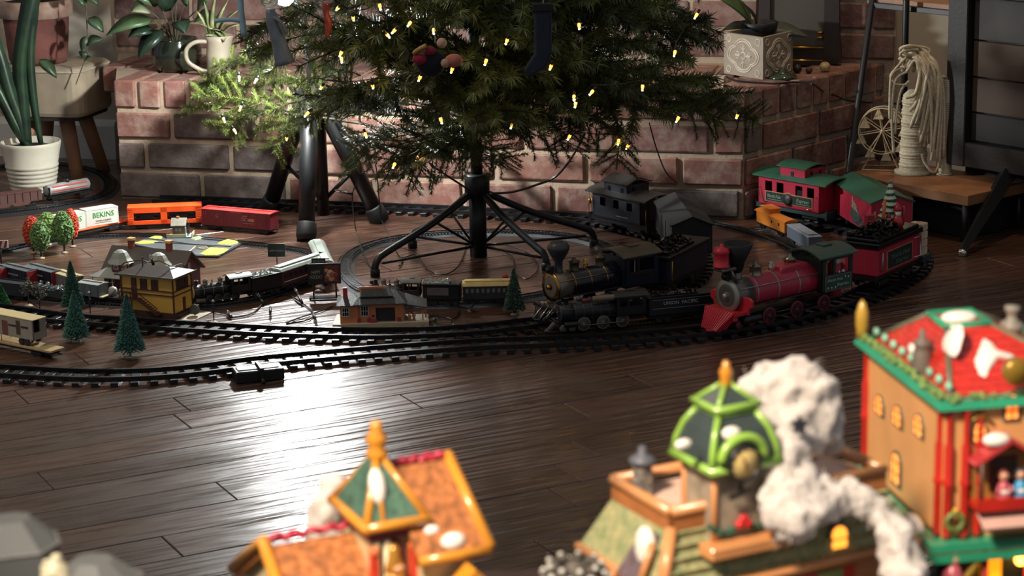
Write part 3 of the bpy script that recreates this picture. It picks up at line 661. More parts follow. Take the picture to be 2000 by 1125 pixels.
# ================================================================== SMALL SCALE ROLLING STOCK
def put(name, label, cat, a, b, Wd, group=None, z=0.0):
    A, B = fl(*a), fl(*b); d = (B-A); L = d.length; d.normalize(); n = Vector((-d.y, d.x, 0)); c = (A+B)/2+n*Wd/2; c.z = z
    return thing(name, label, cat, c, math.atan2(d.y, d.x), group), L
def trucks(t, L, W, wr=0.0055, inset=0.18, m=DARKWHEEL, g=None):
    g = g or W*0.30
    for s in (-1, 1):
        x = s*(L/2-inset*L)
        tr = MB().cbox((x, -g*1.25, wr*1.05), (wr*4.6, 0.18*W*0.4, wr*1.0)).cbox((x, g*1.25, wr*1.05), (wr*4.6, 0.18*W*0.4, wr*1.0)).cbox((x, 0, wr*1.2), (wr*1.6, g*2.5, wr*0.8)).build('truck', m, t)
        for dx in (-1.2, 1.2):
            for dy in (-1, 1):
                MB().lathe([(0, -0.0012), (wr*0.55, -0.0012), (wr*0.6, -0.0006), (wr*0.85, -0.0006), (wr*0.9, -0.0012), (wr, -0.0012), (wr, 0.0012), (0, 0.0012)], 14, (x+dx*wr, dy*g, wr), 'Y').build('wheel', m, tr)
def couplers(t, L, z, m=DARKWHEEL):
    for s in (-1, 1): MB().cbox((s*(L/2+0.003), 0, z), (0.008, 0.004, 0.003), 0.0008).cbox((s*(L/2+0.007), 0.0, z), (0.003, 0.006, 0.004), 0.0008).build('coupler', m, t)
def boxcar(t, L, W, z0, z1, body, roof, endm=None, ribs=True, rise=0.004):
    MB().cbox((0, 0, z0-0.002), (L*0.98, W*0.8, 0.004), 0.0006).build('underframe', DARKWHEEL, t)
    b = MB().cbox((0, 0, (z0+z1)/2), (L, W, z1-z0), 0.0008).build('body', body, t)
    MB().prism([(-W/2-0.0008, z1), (-W/2-0.0008, z1+0.0008), (0, z1+rise), (W/2+0.0008, z1+0.0008), (W/2+0.0008, z1)], -L/2-0.001, L/2+0.001, 'X').build('roof', roof, t)
    MB().cbox((0, 0, z1+rise+0.0008), (L*0.96, W*0.18, 0.0012), 0.0003).build('roof_walk', roof, t)
    for s in (-1, 1):
        MB().cbox((0, s*(W/2+0.0004), (z0+z1)/2), (L*0.2, 0.0016, (z1-z0)*0.9), 0.0004).build('door', body, t)
        if endm: MB().cbox((s*(L/2+0.0004), 0, (z0+z1)/2), (0.0014, W*0.96, (z1-z0)*0.96), 0.0003).build('end_panel', endm, t, label='coloured end panel')
    if ribs:
        mb = MB()
        for i in range(8):
            x = -L/2+L*(i+0.5)/8
            if abs(x) > L*0.12: mb.cbox((x, -W/2-0.0003, (z0+z1)/2), (0.0012, 0.001, (z1-z0)*0.92), 0.0002)
        mb.build('side_ribs', body, t)
    for s in (-1, 1):
        MB().tube([(s*L*0.46, -W/2-0.0015, z0+0.004), (s*L*0.46, -W/2-0.0015, z1-0.004)], 0.0004, 4).tube([(s*L*0.43, -W/2-0.0015, z0+0.004), (s*L*0.43, -W/2-0.0015, z1-0.004)], 0.0004, 4).build('grab_iron', body, t)
# -- orange flatcar with white containers
ORG = mat('bright_orange_plastic', '#ff5a1e', 0.4, var=0.03); ORG2 = mat('orange_car_plastic', '#f2551c', 0.42, var=0.04)
t, L = put('flatcar', 'orange decked flatcar carrying white containers behind the toy trees', 'train car', (98, 478), (252, 446), 0.032)
MB().cbox((0, 0, 0.012), (L*0.98, 0.024, 0.007), 0.001).build('underframe', mat('grey_green_frame', '#4d5b52', 0.5), t)
MB().cbox((0, 0, 0.0172), (L, 0.033, 0.003), 0.0006).build('deck', ORG, t); trucks(t, L, 0.032); couplers(t, L, 0.011)
fcz, fcA = t.location.copy(), t.rotation_euler.z
CONT = mat('white_container_plastic', '#c9ccc0', 0.45, var=0.02); CGREEN = mat('green_lettering', '#3f9a4c', 0.5); CTAN = mat('tan_lettering', '#a98a78', 0.5)
fd = Vector((math.cos(fcA), math.sin(fcA), 0))
for (s, lab) in ((0.060, 'white shipping container with green lettering on the right end of the orange flatcar'), (-0.024, 'white shipping container half hidden by the red and green toy trees')):
    LL = 0.076
    c = thing('shipping_container', lab, 'container', fcz+fd*(s-0.022)+Vector((0, 0, 0.0188)), fcA-0.16 if s > 0 else fcA-0.02, 'containers on the orange flatcar')
    MB().cbox((0, 0, 0.0185), (LL, 0.032, 0.037), 0.0012).build('body', CONT, c)
    for k in (-1, 1): MB().cbox((k*LL*0.49, 0, 0.0185), (0.0022, 0.033, 0.037), 0.0005).build('corner_frame', CONT, c)
    MB().cbox((0, 0, 0.0364), (LL, 0.033, 0.0018), 0.0004).build('top_rail', CONT, c)
    text('lettering', 'BEKINS', 0.016, CGREEN, c, (0.002, -0.0165, 0.0235), width=0.050)
    text('lettering', 'MOVING & STORAGE', 0.005, CTAN, c, (0.002, -0.0165, 0.0110), width=0.036)
    MB().cbox((0.002, -0.0163, 0.0068), (0.040, 0.0006, 0.0010), 0.0001).build('lettering_line', CTAN, c)
# -- orange automobile carrier
t, L = put('auto_carrier_car', 'orange open sided car with dark load showing through two long windows', 'train car', (251, 450), (395, 444), 0.034)
W_ = 0.034; z0, z1 = 0.012, 0.049
MB().cbox((0, 0, 0.009), (L*0.97, 0.026, 0.006), 0.001).build('underframe', mat('dark_green_frame', '#222c28', 0.5), t)
mb = MB().use(ORG2)
for s in (-1, 1):
    y = s*W_/2
    mb.cbox((0, y, z0+0.004), (L, 0.0016, 0.009), 0.0004).cbox((0, y, z1-0.006), (L, 0.0016, 0.012), 0.0004)
    mb.cbox((-L*0.46, y, (z0+z1)/2), (L*0.08, 0.0016, z1-z0), 0.0004).cbox((L*0.46, y, (z0+z1)/2), (L*0.08, 0.0016, z1-z0), 0.0004).cbox((-L*0.01, y, (z0+z1)/2), (L*0.09, 0.0016, z1-z0), 0.0004)
for s in (-1, 1): mb.cbox((s*L/2, 0, (z0+z1)/2), (0.0016, W_, z1-z0), 0.0004)
mb.cbox((0, 0, z0), (L, W_, 0.0016), 0.0004)
mb.build('body', None, t)
mb = MB().use(ORG2)
for k in range(7):
    for s in (-1, 1): mb.cbox((s*L*0.465, -W_/2-0.0006, z0+0.004+k*0.005), (L*0.07, 0.0012, 0.0012), 0.0002)
mb.build('side_ribs', None, t)
MB().prism([(-W_/2-0.001, z1), (-W_/2+0.004, z1+0.003), (W_/2-0.004, z1+0.003), (W_/2+0.001, z1)], -L/2, L/2, 'X').build('roof', ORG2, t)
AUTO = mat('dark_model_autos', '#232a3a', 0.3)
for s in (-1, 1):
    x = s*L*0.235
    MB().prism([(-0.026, 0), (-0.026, 0.006), (-0.016, 0.008), (-0.010, 0.013), (0.008, 0.013), (0.014, 0.008), (0.027, 0.006), (0.027, 0)], -0.008, 0.008, 'Y').build('model_auto', AUTO, t, loc=(x, 0, z0+0.006)); MB().cbox((x, 0.004, z0+0.005), (L*0.36, 0.02, 0.003), 0.0005).build('inner_deck', AUTO, t)
    MB().cbox((x, 0.005, z0+0.019), (L*0.36, 0.022, 0.008), 0.001).build('upper_load', AUTO, t)
trucks(t, L, W_); couplers(t, L, 0.010)
# -- red boxcar
RBOX = mat('oxide_red_boxcar', '#7a2430', 0.5, var=0.08); RROOF = mat('bright_red_roof', '#e0403c', 0.45, var=0.04)  # one red car: side colour darkened as shade, roof colour brightened as lamp light
t, L = put('boxcar', 'red boxcar coloured with shaded sides and a lit roof beside the left tripod leg', 'train car', (395, 448), (529, 460), 0.035)
boxcar(t, L, 0.035, 0.011, 0.046, RBOX, RROOF, rise=0.003); trucks(t, L, 0.035, inset=0.13); couplers(t, L, 0.010)
PALE = mat('faded_pale_lettering', '#b98a84', 0.5)
text('lettering', 'DC', 0.011, PALE, t, (0.022, -0.0188, 0.030), width=0.012); MB().cbox((0.039, -0.0180, 0.0295), (0.016, 0.0008, 0.006), 0.0002).build('gold_patch', mat('gold_patch_paint', '#b9754e', 0.5), t)
MB().cbox((0.02, -0.0180, 0.0375), (0.018, 0.0006, 0.0012), 0.0001).cbox((0.03, -0.0180, 0.022), (0.03, 0.0006, 0.0008), 0.0001).build('lettering_line', PALE, t)
text('lettering', 'G', 0.010, PALE, t, (-0.047, -0.0188, 0.033))
# -- silver tank car and brown hopper on the circle behind the pot
SILV = mat('silver_tank_paint', '#b4b2b0', 0.35, 0.3, var=0.1); REDST = mat('red_stripe_paint', '#b4503e', 0.45)
t, L = put('tank_car', 'silver tank car with red stripe beside the white plant pot', 'train car', (98, 402), (182, 386), 0.03, z=0.006)
MB().cbox((0, 0, 0.011), (L, 0.018, 0.004), 0.0006).build('underframe', DARKWHEEL, t)
MB().lathe([(0, -L*0.49), (0.010, -L*0.485), (0.0135, -L*0.46), (0.0135, L*0.46), (0.010, L*0.485), (0, L*0.49)], 20, (0, 0, 0.0265), 'X').build('tank', SILV, t)
MB().lathe([(0.0137, -L*0.42), (0.0140, -L*0.42), (0.0140, L*0.42), (0.0137, L*0.42)], 20, (0, 0, 0), 'X').build('tmp', REDST, t); st = COL.objects['tmp']; bpy.data.objects.remove(st)
for za in (-0.35, 0.45): MB().slab([(-L*0.40, -0.0139*math.cos(za), 0.0265+0.0139*math.sin(za)), (L*0.40, -0.0139*math.cos(za), 0.0265+0.0139*math.sin(za)), (L*0.40, -0.0139*math.cos(za+0.3), 0.0265+0.0139*math.sin(za+0.3)), (-L*0.40, -0.0139*math.cos(za+0.3), 0.0265+0.0139*math.sin(za+0.3))], 0.0006).build('stripe', REDST, t, label='red painted stripe')
MB().lathe([(0, 0.036), (0.006, 0.036), (0.006, 0.045), (0.0045, 0.0465), (0, 0.0468)], 14).build('dome', DARKWHEEL, t)
MB().tube([(-L*0.42, -0.0145, 0.022), (L*0.42, -0.0145, 0.022)], 0.0006, 5).build('hand_rail', SILV, t)
MB().cbox((-L*0.47, 0, 0.024), (0.003, 0.026, 0.022), 0.0006).build('end_ladder', DARKWHEEL, t)
trucks(t, L, 0.03); couplers(t, L, 0.011)
BRN = mat('rust_brown_car', '#5b3a33', 0.6, var=0.1)
t, L = put('hopper_car', 'rust brown hopper car in front of the white plant pot', 'train car', (-35, 424), (84, 408), 0.032, z=0.006)
MB().prism([(-L/2, 0.016), (-L/2, 0.038), (L/2, 0.038), (L/2, 0.016), (L*0.34, 0.016), (L*0.26, 0.008), (L*0.05, 0.008), (0, 0.013), (-L*0.05, 0.008), (-L*0.26, 0.008), (-L*0.34, 0.016)], -0.015, 0.015, 'Y').build('body', BRN, t)
mb = MB()
for i in range(8): mb.cbox((-L/2+L*(i+.5)/8, -0.0158, 0.027), (0.0014, 0.0018, 0.021), 0.0003)
mb.build('side_ribs', BRN, t)
MB().cbox((0, 0, 0.0385), (L*1.0, 0.033, 0.002), 0.0004).build('top_rim', BRN, t); trucks(t, L, 0.032); couplers(t, L, 0.012)
# -- chunky dark cars at the left front
NVY = mat('blue_black_car', '#20262e', 0.5, var=0.12); REDEND = mat('red_car_end', '#b23038', 0.5); GRYROOF = mat('grey_car_roof', '#6a7274', 0.5, var=0.1)
for k, (a, b, lab) in enumerate([((-46, 553), (2, 563), 'black boxcar with red end cut off by the left picture edge'), ((4, 557), (54, 569), 'black boxcar with red end, second from the left in the rear row'), ((50, 557), (102, 571), 'black boxcar with red end next to the cream boxcar')]):
    t, L = put('boxcar', lab, 'train car', a, b, 0.028, 'dark boxcars with red ends')
    boxcar(t, L, 0.028, 0.010, 0.039, NVY, GRYROOF, REDEND, rise=0.003); trucks(t, L, 0.028, wr=0.005); couplers(t, L, 0.009)
    MB().cbox((0.0, -0.0150, 0.028), (L*0.4, 0.0006, 0.003), 0.0001).build('lettering_line', mat('grey_lettering', '#8a9094', 0.5), t)
CRM = mat('cream_car_paint', '#c9bd92', 0.5, var=0.08)
t, L = put('boxcar', 'cream boxcar with pale yellow roof behind the tall toy fir', 'train car', (100, 566), (142, 579), 0.028)
boxcar(t, L, 0.028, 0.010, 0.036, mat('grey_tan_car', '#7d746c', 0.55, var=0.1), CRM, rise=0.003); trucks(t, L, 0.028, wr=0.005); couplers(t, L, 0.009)
t, L = put('baggage_car', 'pale grey car with whitish roof between the toy firs and the red station', 'train car', (154, 588), (194, 594), 0.028)
boxcar(t, L, 0.028, 0.012, 0.036, mat('steel_grey_car', '#6d757a', 0.45, var=0.1), mat('white_grey_roof', '#b5beb8', 0.4), rise=0.003); trucks(t, L, 0.028, wr=0.005); couplers(t, L, 0.009)
MB().cbox((L*0.55, 0, 0.013), (0.012, 0.026, 0.003), 0.0005).build('end_platform', CRM, t)
t, L = put('tank_flatcar', 'small flatcar carrying two whitish capped tanks in front of the red station', 'train car', (203, 593), (243, 598), 0.028)
MB().cbox((0, 0, 0.011), (L, 0.026, 0.006), 0.001).build('underframe', DARKWHEEL, t)
for s in (-1, 1): MB().lathe([(0, 0.014), (0.0085, 0.014), (0.0085, 0.026), (0.006, 0.030), (0.003, 0.031), (0, 0.033)], 14, (s*L*0.25, 0, 0)).build('tank', mat('white_tank', '#b9bab4', 0.4), t)
MB().tube([(-0.012, -0.011, 0.012), (0.004, -0.012, 0.030)], 0.0009, 6).build('brace', STEEL, t); trucks(t, L, 0.028, wr=0.005)
t, L = put('gondola_car', 'black open car at the left edge in the front row of dark cars', 'train car', (-24, 580), (48, 589), 0.028)
MB().bb(-L/2, L/2, -0.014, 0.014, 0.009, 0.012).bb(-L/2, L/2, -0.014, -0.0128, 0.012, 0.033).bb(-L/2, L/2, 0.0128, 0.014, 0.012, 0.033).bb(-L/2, -L/2+0.0012, -0.014, 0.014, 0.012, 0.033).bb(L/2-0.0012, L/2, -0.014, 0.014, 0.012, 0.033).build('body', NVY, t)
MB().cbox((0, 0, 0.028), (L*0.97, 0.026, 0.006), 0.001).build('cover', mat('dark_cover', '#2a3038', 0.5), t); trucks(t, L, 0.028, wr=0.005)
t, L = put('gondola_car', 'low gondola heaped with grey scrap next to the bare toy trees', 'train car', (58, 582), (120, 593), 0.028)
MB().bb(-L/2, L/2, -0.014, 0.014, 0.009, 0.022).build('body', mat('dark_grey_gondola', '#2c3438', 0.5), t); trucks(t, L, 0.028, wr=0.005)
rg = random.Random(4); mb = MB()
for i in range(46):
    mb.box((rg.uniform(-.46, .46)*L, rg.uniform(-.011, .011), 0.0235+rg.uniform(0, .004)), (rg.uniform(.004, .010), rg.uniform(.002, .005), rg.uniform(.002, .004)), (rg.uniform(-1, 1), rg.uniform(-1, 1), rg.uniform(0, 3)))
o = mb.build('scrap_load', mat('grey_scrap', '#7c8684', 0.5, var=0.2), t); o['kind'] = 'stuff'
# -- flatcar with cream trailer in the left foreground
t, L = put('flatcar', 'cream decked flatcar carrying a semi trailer in the left foreground', 'train car', (-75, 668), (100, 704), 0.032)
CRD = mat('cream_deck', '#c2a877', 0.5, var=0.06)
MB().cbox((0, 0, 0.0145), (L, 0.034, 0.004), 0.0006).build('deck', CRD, t); MB().cbox((0, 0, 0.010), (L*0.96, 0.022, 0.006), 0.001).build('underframe', DARKWHEEL, t); trucks(t, L, 0.032); couplers(t, L, 0.009)
z_ = Vector((0, 0, 0.0166)); fd = Vector((math.cos(t.rotation_euler.z), math.sin(t.rotation_euler.z), 0))
s = thing('semi_trailer', 'cream semi trailer with open rear door and painted side patches', 'trailer', t.location+fd*0.006+z_, t.rotation_euler.z)
TRC = mat('cream_trailer_side', '#b0a694', 0.5, var=0.04); TRR = mat('yellow_cream_trailer_roof', '#d9c58e', 0.5, var=0.03)
LT = 0.135; zt0, zt1 = 0.013, 0.048; wt = 0.016
MB().bb(-LT/2, LT/2, -wt, -wt+0.001, zt0, zt1).bb(-LT/2, LT/2, wt-0.001, wt, zt0, zt1).bb(-LT/2, LT/2, -wt, wt, zt0, zt0+0.0015).bb(-LT/2, -LT/2+0.001, -wt, wt, zt0, zt1).build('body', TRC, s)
MB().cbox((0, 0, zt1+0.0006), (LT+0.001, wt*2+0.0012, 0.0018), 0.0005).build('roof', TRR, s)
MB().bb(LT/2-0.0012, LT/2, 0.001, wt, zt0, zt1).bb(LT/2-0.0012, LT/2, -wt, 0.001, zt0, zt0+0.013).bb(LT/2-0.0012, LT/2, -wt, -wt+0.0022, zt0, zt1).build('rear_door', mat('tan_grey_door', '#8f8a80', 0.55), s)
MB().bb(LT/2-0.02, LT/2-0.019, -wt+0.002, wt-0.002, zt0+0.002, zt1).build('inner_wall', mat('dark_interior', '#3a3a44', 0.7), s)
for x in (0.034, 0.048):
    for y in (-1, 1): MB().lathe([(0, -0.002), (0.0035, -0.0022), (0.0062, -0.002), (0.0068, -0.001), (0.0068, 0.001), (0.0062, 0.002), (0, 0.002)], 16, (x, y*0.0125, 0.0068), 'Y').build('wheel', mat('trailer_tyre', '#3c2c30', 0.6), s)
MB().tube([(LT/2, -0.013, 0.008), (LT/2, 0.013, 0.008)], 0.0009, 6).tube([(LT/2-0.006, -0.008, 0.013), (LT/2, -0.008, 0.008)], 0.0008, 5).tube([(LT/2-0.006, 0.008, 0.013), (LT/2, 0.008, 0.008)], 0.0008, 5).build('rear_bumper', TRC, s)
for y in (-1, 1): MB().tube([(-0.020, y*0.011, 0.014), (-0.020, y*0.011, 0.0005)], 0.0009, 6).build('landing_leg', TRC, s)
MB().bb(-0.010, 0.004, -wt-0.0006, -wt, zt0+0.001, zt1-0.008).build('side_patch', mat('faded_red_panel', '#8c5a54', 0.55), s, label='faded red painted panel')
MB().bb(0.026, 0.036, -wt-0.0006, -wt, zt0+0.006, zt1-0.004).build('side_patch', mat('brown_crest', '#5e5236', 0.55), s, label='brown crest')
MB().bb(0.006, 0.026, -wt-0.0005, -wt, zt0+0.019, zt0+0.022).bb(0.038, 0.056, -wt-0.0005, -wt, zt0+0.019, zt0+0.0225).build('lettering_line', mat('dark_lettering', '#3a3430', 0.5), s)
# ------------------------------------------------------------------ steam locomotives
def coal(t, x0, x1, hw, z, h, m, seed=1, n=90, s=0.004):
    r = random.Random(seed); mb = MB()
    for i in range(n):
        x = r.uniform(x0, x1); y = r.uniform(-hw, hw); k = 1-(abs(y)/hw)**2*0.7
        sz = s*r.uniform(.6, 1.3)
        mb.box((x, y, z+h*k*r.uniform(.1, 1)), (sz, sz, sz*.8), (r.uniform(0, 3), r.uniform(0, 3), r.uniform(0, 3)))
    mb.cbox(((x0+x1)/2, 0, z+h*0.2), (x1-x0, hw*2, h*0.5), h*0.1)
    o = mb.build('coal_load', m, t); o['kind'] = 'stuff'; return o
def loco(t, L, R, zb, W, m, stack='straight', nd=3, wr=0.012, hz=None, fx=0.0, cabx=0.68, roofover=0.03, bands=3, sticks=True):
    """front at x=0, cab end at x=L"""
    hz = hz or zb+R*1.25; smx = 0.23*L; cx0 = cabx*L; f0 = 0.09*L
    MB().cbox(((f0+L)/2, 0, wr*1.15), (L-f0, W*0.42, wr*0.5), 0.1*wr).build('chassis', m['frame'], t)
    MB().lathe([(R*0.96, smx), (R, smx+0.002), (R, cx0-0.1*L), (R*1.08, cx0)], 28, (0, 0, zb), 'X').build('boiler', m['boiler'], t)
    sb = MB().lathe([(0, f0), (R*0.5, f0-R*0.1), (R*0.93, f0), (R, f0+0.03*R), (R, smx)], 28, (0, 0, zb), 'X').build('smokebox', m['smoke'], t)
    MB().lathe([(R*0.70, f0-0.05*R), (R*1.04, f0-0.02*R), (R*1.06, f0+0.08*R), (R*1.0, f0+0.1*R)], 28, (0, 0, zb), 'X').build('front_ring', m['trim'], sb)
    MB().lathe([(0, f0-R*0.32), (R*0.16, f0-R*0.3), (R*0.2, f0-0.08*R)], 14, (0, 0, zb), 'X').build('door_knob', m['trim'], sb)
    for i in range(bands):
        x = smx+(cx0-smx)*(i+0.15)/bands
        MB().lathe([(R*1.0, x-R*0.05), (R*1.03, x-R*0.04), (R*1.03, x+R*0.04), (R*1.0, x+R*0.05)], 28, (0, 0, zb), 'X').build('boiler_band', m['trim'], t)
    sx = f0+0.075*L; zt = zb+R
    if stack == 'straight': prof = [(R*.3, -R*.15), (R*.26, R*.1), (R*.26, R*.55), (R*.34, R*.6), (R*.34, R*.7), (R*.2, R*.7), (R*.2, R*.4)]
    elif stack == 'balloon': prof = [(R*.42, -R*.15), (R*.30, R*.05), (R*.30, R*.75), (R*.62, R*1.25), (R*.80, R*1.65), (R*.80, R*1.85), (R*.66, R*2.05), (R*.6, R*2.15), (R*.45, R*2.15), (R*.4, R*1.9)]
    else: prof = [(R*.34, -R*.15), (R*.26, R*.05), (R*.26, R*.35), (R*.38, R*.5), (R*.50, R*1.0), (R*1.02, R*2.15), (R*.95, R*2.2), (R*.5, R*1.4)]
    MB().lathe(prof, 24, (sx, 0, zt)).build('smoke_stack', m['stack'], t)
    if stack != 'straight': MB().lathe([(R*.40, -R*.12), (R*.28, R*.05), (R*.28, R*.34), (R*.24, R*.36)], 20, (sx, 0, zt+R*0.01)).build('stack_base', m['smoke'], t)
    for i, x in enumerate((smx+0.10*(cx0-smx)+0.035*L, smx+0.72*(cx0-smx))):
        MB().lathe([(R*.48, -R*.2), (R*.40, R*.0), (R*.36, R*.1), (R*.36, R*.42), (R*.42, R*.48), (R*.42, R*.56), (R*.18, R*.66), (R*.12, R*.8), (0, R*.85)], 20, (x, 0, zt)).build('sand_dome' if i == 0 else 'steam_dome', m['dome'], t)
    bx = smx+0.42*(cx0-smx)
    MB().lathe([(0, R*.62), (R*.05, R*.6), (R*.10, R*.5), (R*.17, R*.22), (R*.2, R*.18)], 14, (bx, 0, zt)).tube([(bx, -R*.22, zt-R*.05), (bx, -R*.22, zt+R*.5), (bx, R*.22, zt+R*.5), (bx, R*.22, zt-R*.05)], R*.04, 6).build('bell', m['trim'], t)
    MB().tube([(f0+0.02*L, -R*0.96, zb+R*.52), (cx0, -R*1.04, zb+R*.52)], R*.035, 6).tube([(f0+0.02*L, R*0.96, zb+R*.52), (cx0, R*1.04, zb+R*.52)], R*.035, 6).build('hand_rail', m['trim'], t)
    # headlamp on the smokebox top
    MB().cbox((f0+0.0*L, 0, zb+R*1.25), (R*.45, R*.5, R*.55), R*.06).lathe([(0, -R*.34), (R*.2, -R*.33), (R*.22, -R*.2)], 14, (f0, 0, zb+R*1.25), 'X').build('headlamp', m['lamp'], t)
    # running boards
    MB().cbox(((smx+cx0)/2, 0, zb-R*.62), (cx0-smx+0.1*L, W*0.86, R*.09), R*.03).build('running_board', m['frame'], t)
    # cab: lower panels, posts, open windows, roof
    cl = L-cx0; zc0 = zb-R*.75; zs = zb+R*.35; zr = zb+R*1.45
    cab = MB().use(m['cab'])
    for s in (-1, 1):
        y = s*W/2
        cab.bb(cx0, L, y-s*0.0, y-s*R*.08, zc0, zs).bb(cx0, L, y, y-s*R*.08, zr-R*.18, zr)
        for fx_, wd in ((0.0, .12), (.36, .08), (.88, .12)): cab.bb(cx0+cl*fx_, cx0+cl*(fx_+wd), y, y-s*R*.08, zs, zr)
    cab.bb(cx0, cx0+R*.08, -W/2, W/2, zc0, zr).bb(cx0, L, -W/2, W/2, zc0, zc0+R*.1)
    cb = cab.build('cab', None, t)
    n = 8; rp = [(-(W/2+R*.16)+(W+R*.32)*i/n, zr+R*.42*(1-(2*i/n-1)**2)) for i in range(n+1)]
    rp2 = [(p[0], p[1]+R*.09) for p in reversed(rp)]
    MB().prism(rp+rp2, cx0-roofover*L, L+roofover*L, 'X').build('cab_roof', m['roof'], t)
    MB().cbox((cx0+cl*.55, 0, zr+R*.55), (cl*.3, W*.28, R*.1), R*.03).build('roof_hatch', m['roof'], t)
    # wheels and rods
    span = (cx0+cl*.35)-(smx+0.05*L); 
    for s in (-1, 1):
        y = s*W*0.40; ws = None
        for i in range(nd):
            x = smx+0.10*L+span*0.82*i/max(1, nd-1)
            w = MB().use(m['wheel']).lathe([(wr*.82, -R*.06), (wr, -R*.07), (wr, R*.07), (wr*.82, R*.06), (wr*.82, -R*.06)], 24, (0, 0, 0), 'Y').lathe([(0, -R*.09), (wr*.22, -R*.09), (wr*.24, R*.05), (0, R*.05)], 12, (0, 0, 0), 'Y')
            for k in range(10):
                a = 2*PI*k/10; w.tube([(wr*.15*math.cos(a), 0, wr*.15*math.sin(a)), (wr*.88*math.cos(a), 0, wr*.88*math.sin(a))], wr*.05, 4)
            w.build('drive_wheel', None, t, loc=(x, y, wr))
        x0 = smx+0.10*L; x1 = x0+span*0.82
        MB().cbox(((x0+x1)/2, y+s*R*.12, wr*.8), (x1-x0+wr*.3, R*.06, wr*.16), R*.02).build('side_rod', m['rod'], t)
        MB().lathe([(0, -0.07*L), (wr*.42, -0.07*L), (wr*.46, -.06*L), (wr*.46, .06*L), (wr*.42, .07*L), (0, .07*L)], 16, (f0+0.10*L, y, wr*1.1), 'X').build('cylinder', m['cyl'], t)
        for i in range(2):
            MB().lathe([(0, -R*.05), (wr*.55, -R*.05), (wr*.55, R*.05), (0, R*.05)], 16, (f0+0.02*L+i*0.10*L, s*W*.32, wr*.55), 'Y').build('pilot_wheel', m['wheel'], t)
    # pilot beam and cowcatcher
    MB().cbox((0.045*L, 0, wr*1.55), (R*.35, W*0.98, R*.3), R*.05).build('pilot_beam', m['pilot'], t)
    cc = MB().use(m['pilot'])
    for i in range(9):
        y = -W*.42+W*.84*i/8
        cc.tube([(0.045*L, y, wr*1.4), (-0.02*L-0.05*L*(1-abs(2*i/8-1)), y*.55, wr*.2)], R*.045, 5)
    cc.tube([(-0.02*L, -W*.42*.6, wr*.18), (-0.07*L, 0, wr*.18), (-0.02*L, W*.42*.6, wr*.18)], R*.06, 5)
    cc.build('cowcatcher', None, t)
def tender(t, L, W, z0, z1, body, trim, wr, coalm, seed=1, cn=90, cs=0.004, lip=BLACK):
    MB().cbox((L/2, 0, z0-0.1*(z1-z0)), (L, W*.8, 0.16*(z1-z0)), 0.001).build('underframe', DARKWHEEL, t)
    MB().cbox((L/2, 0, (z0+z1)/2), (L, W, z1-z0), W*0.05).build('body', body, t)
    MB().cbox((L/2, 0, z1+0.03*W), (L*1.03, W*1.08, 0.10*W), W*0.02).build('top_rim', lip, t)
    coal(t, L*0.06, L*0.72, W*.40, z1+0.06*W, 0.22*W, coalm, seed, cn, cs)
    e = bpy.data.objects.new('truck_frame', None); bpy.data.objects.remove(e)
    for x in (L*.22, L*.78):
        tr = MB().cbox((x, 0, wr*1.1), (wr*3.6, W*.72, wr*.8), wr*.1).build('truck', DARKWHEEL, t)
        for dx in (-1.15, 1.15):
            for s in (-1, 1): MB().lathe([(0, -W*.03), (wr*.5, -W*.035), (wr*.6, -W*.02), (wr*.85, -W*.02), (wr, -W*.03), (wr, W*.03), (0, W*.03)], 18, (x+dx*wr, s*W*.34, wr), 'Y').build('wheel', trim['wheel'], tr)
COALG = mat('glossy_coal', '#1a1a1a', 0.12, 0.6, var=0.3, vs=300); COALW = mat('pale_coal_top', '#a9b5ae', 0.5, var=0.2, vs=300)  # pale coal colour stands in for white light on the heap
DK = mat('loco_black', '#0d0f12', 0.4); DKW = mat('loco_wheel_grey', '#2a2c2e', 0.4)
MH = dict(frame=DK, boiler=DK, smoke=mat('graphite_smokebox', '#2c2e30', 0.4), trim=mat('pale_grey_trim', '#7c807c', 0.4), stack=DK, dome=mat('grey_dome', '#6f756f', 0.4), lamp=DK, cab=DK, roof=mat('grey_green_cab_roof', '#5c6660', 0.4), wheel=DKW, rod=STEEL, cyl=mat('tan_cylinder', '#6b6050', 0.4), pilot=DK)
def lput(name, label, a, b, W, z=0.0):
    A, B = fl(*a), fl(*b); d = B-A; L = d.length; d.normalize(); n = Vector((-d.y, d.x, 0)); A = A+n*W/2; A.z = z
    return thing(name, label, 'locomotive' if 'loco' in name else 'train car', A, math.atan2(d.y, d.x)), L
ZT = 0.006
t, L = lput('steam_locomotive', 'small black steam locomotive right of the yellow signal tower', (371, 607), (492, 589), 0.030, ZT)
loco(t, L, 0.0125, 0.025, 0.030, MH, 'straight', 4, 0.0085)
t, L = lput('tender', 'small black coal tender with coal coloured as lit in front of the maroon coach', (496, 590), (553, 577), 0.030, ZT)
tender(t, L, 0.030, 0.012, 0.038, DK, dict(wheel=DKW), 0.0055, COALW, 2, 110, 0.003, DK)
t, L = lput('steam_locomotive', 'small black steam locomotive just behind the peach station roof', (716, 602), (820, 603), 0.030, ZT)
loco(t, L, 0.0125, 0.025, 0.030, MH, 'straight', 3, 0.0085)
t, L = lput('tender', 'small black tender with grey side panel and white flecked coal', (826, 604), (898, 605), 0.030, ZT)
tender(t, L, 0.030, 0.012, 0.040, DK, dict(wheel=DKW), 0.0055, COALW, 3, 110, 0.003, DK)
MB().cbox((L*.42, -0.0155, 0.028), (L*.58, 0.0012, 0.014), 0.0003).build('side_panel', mat('grey_panel', '#5a5658', 0.5), t, label='grey side panel')
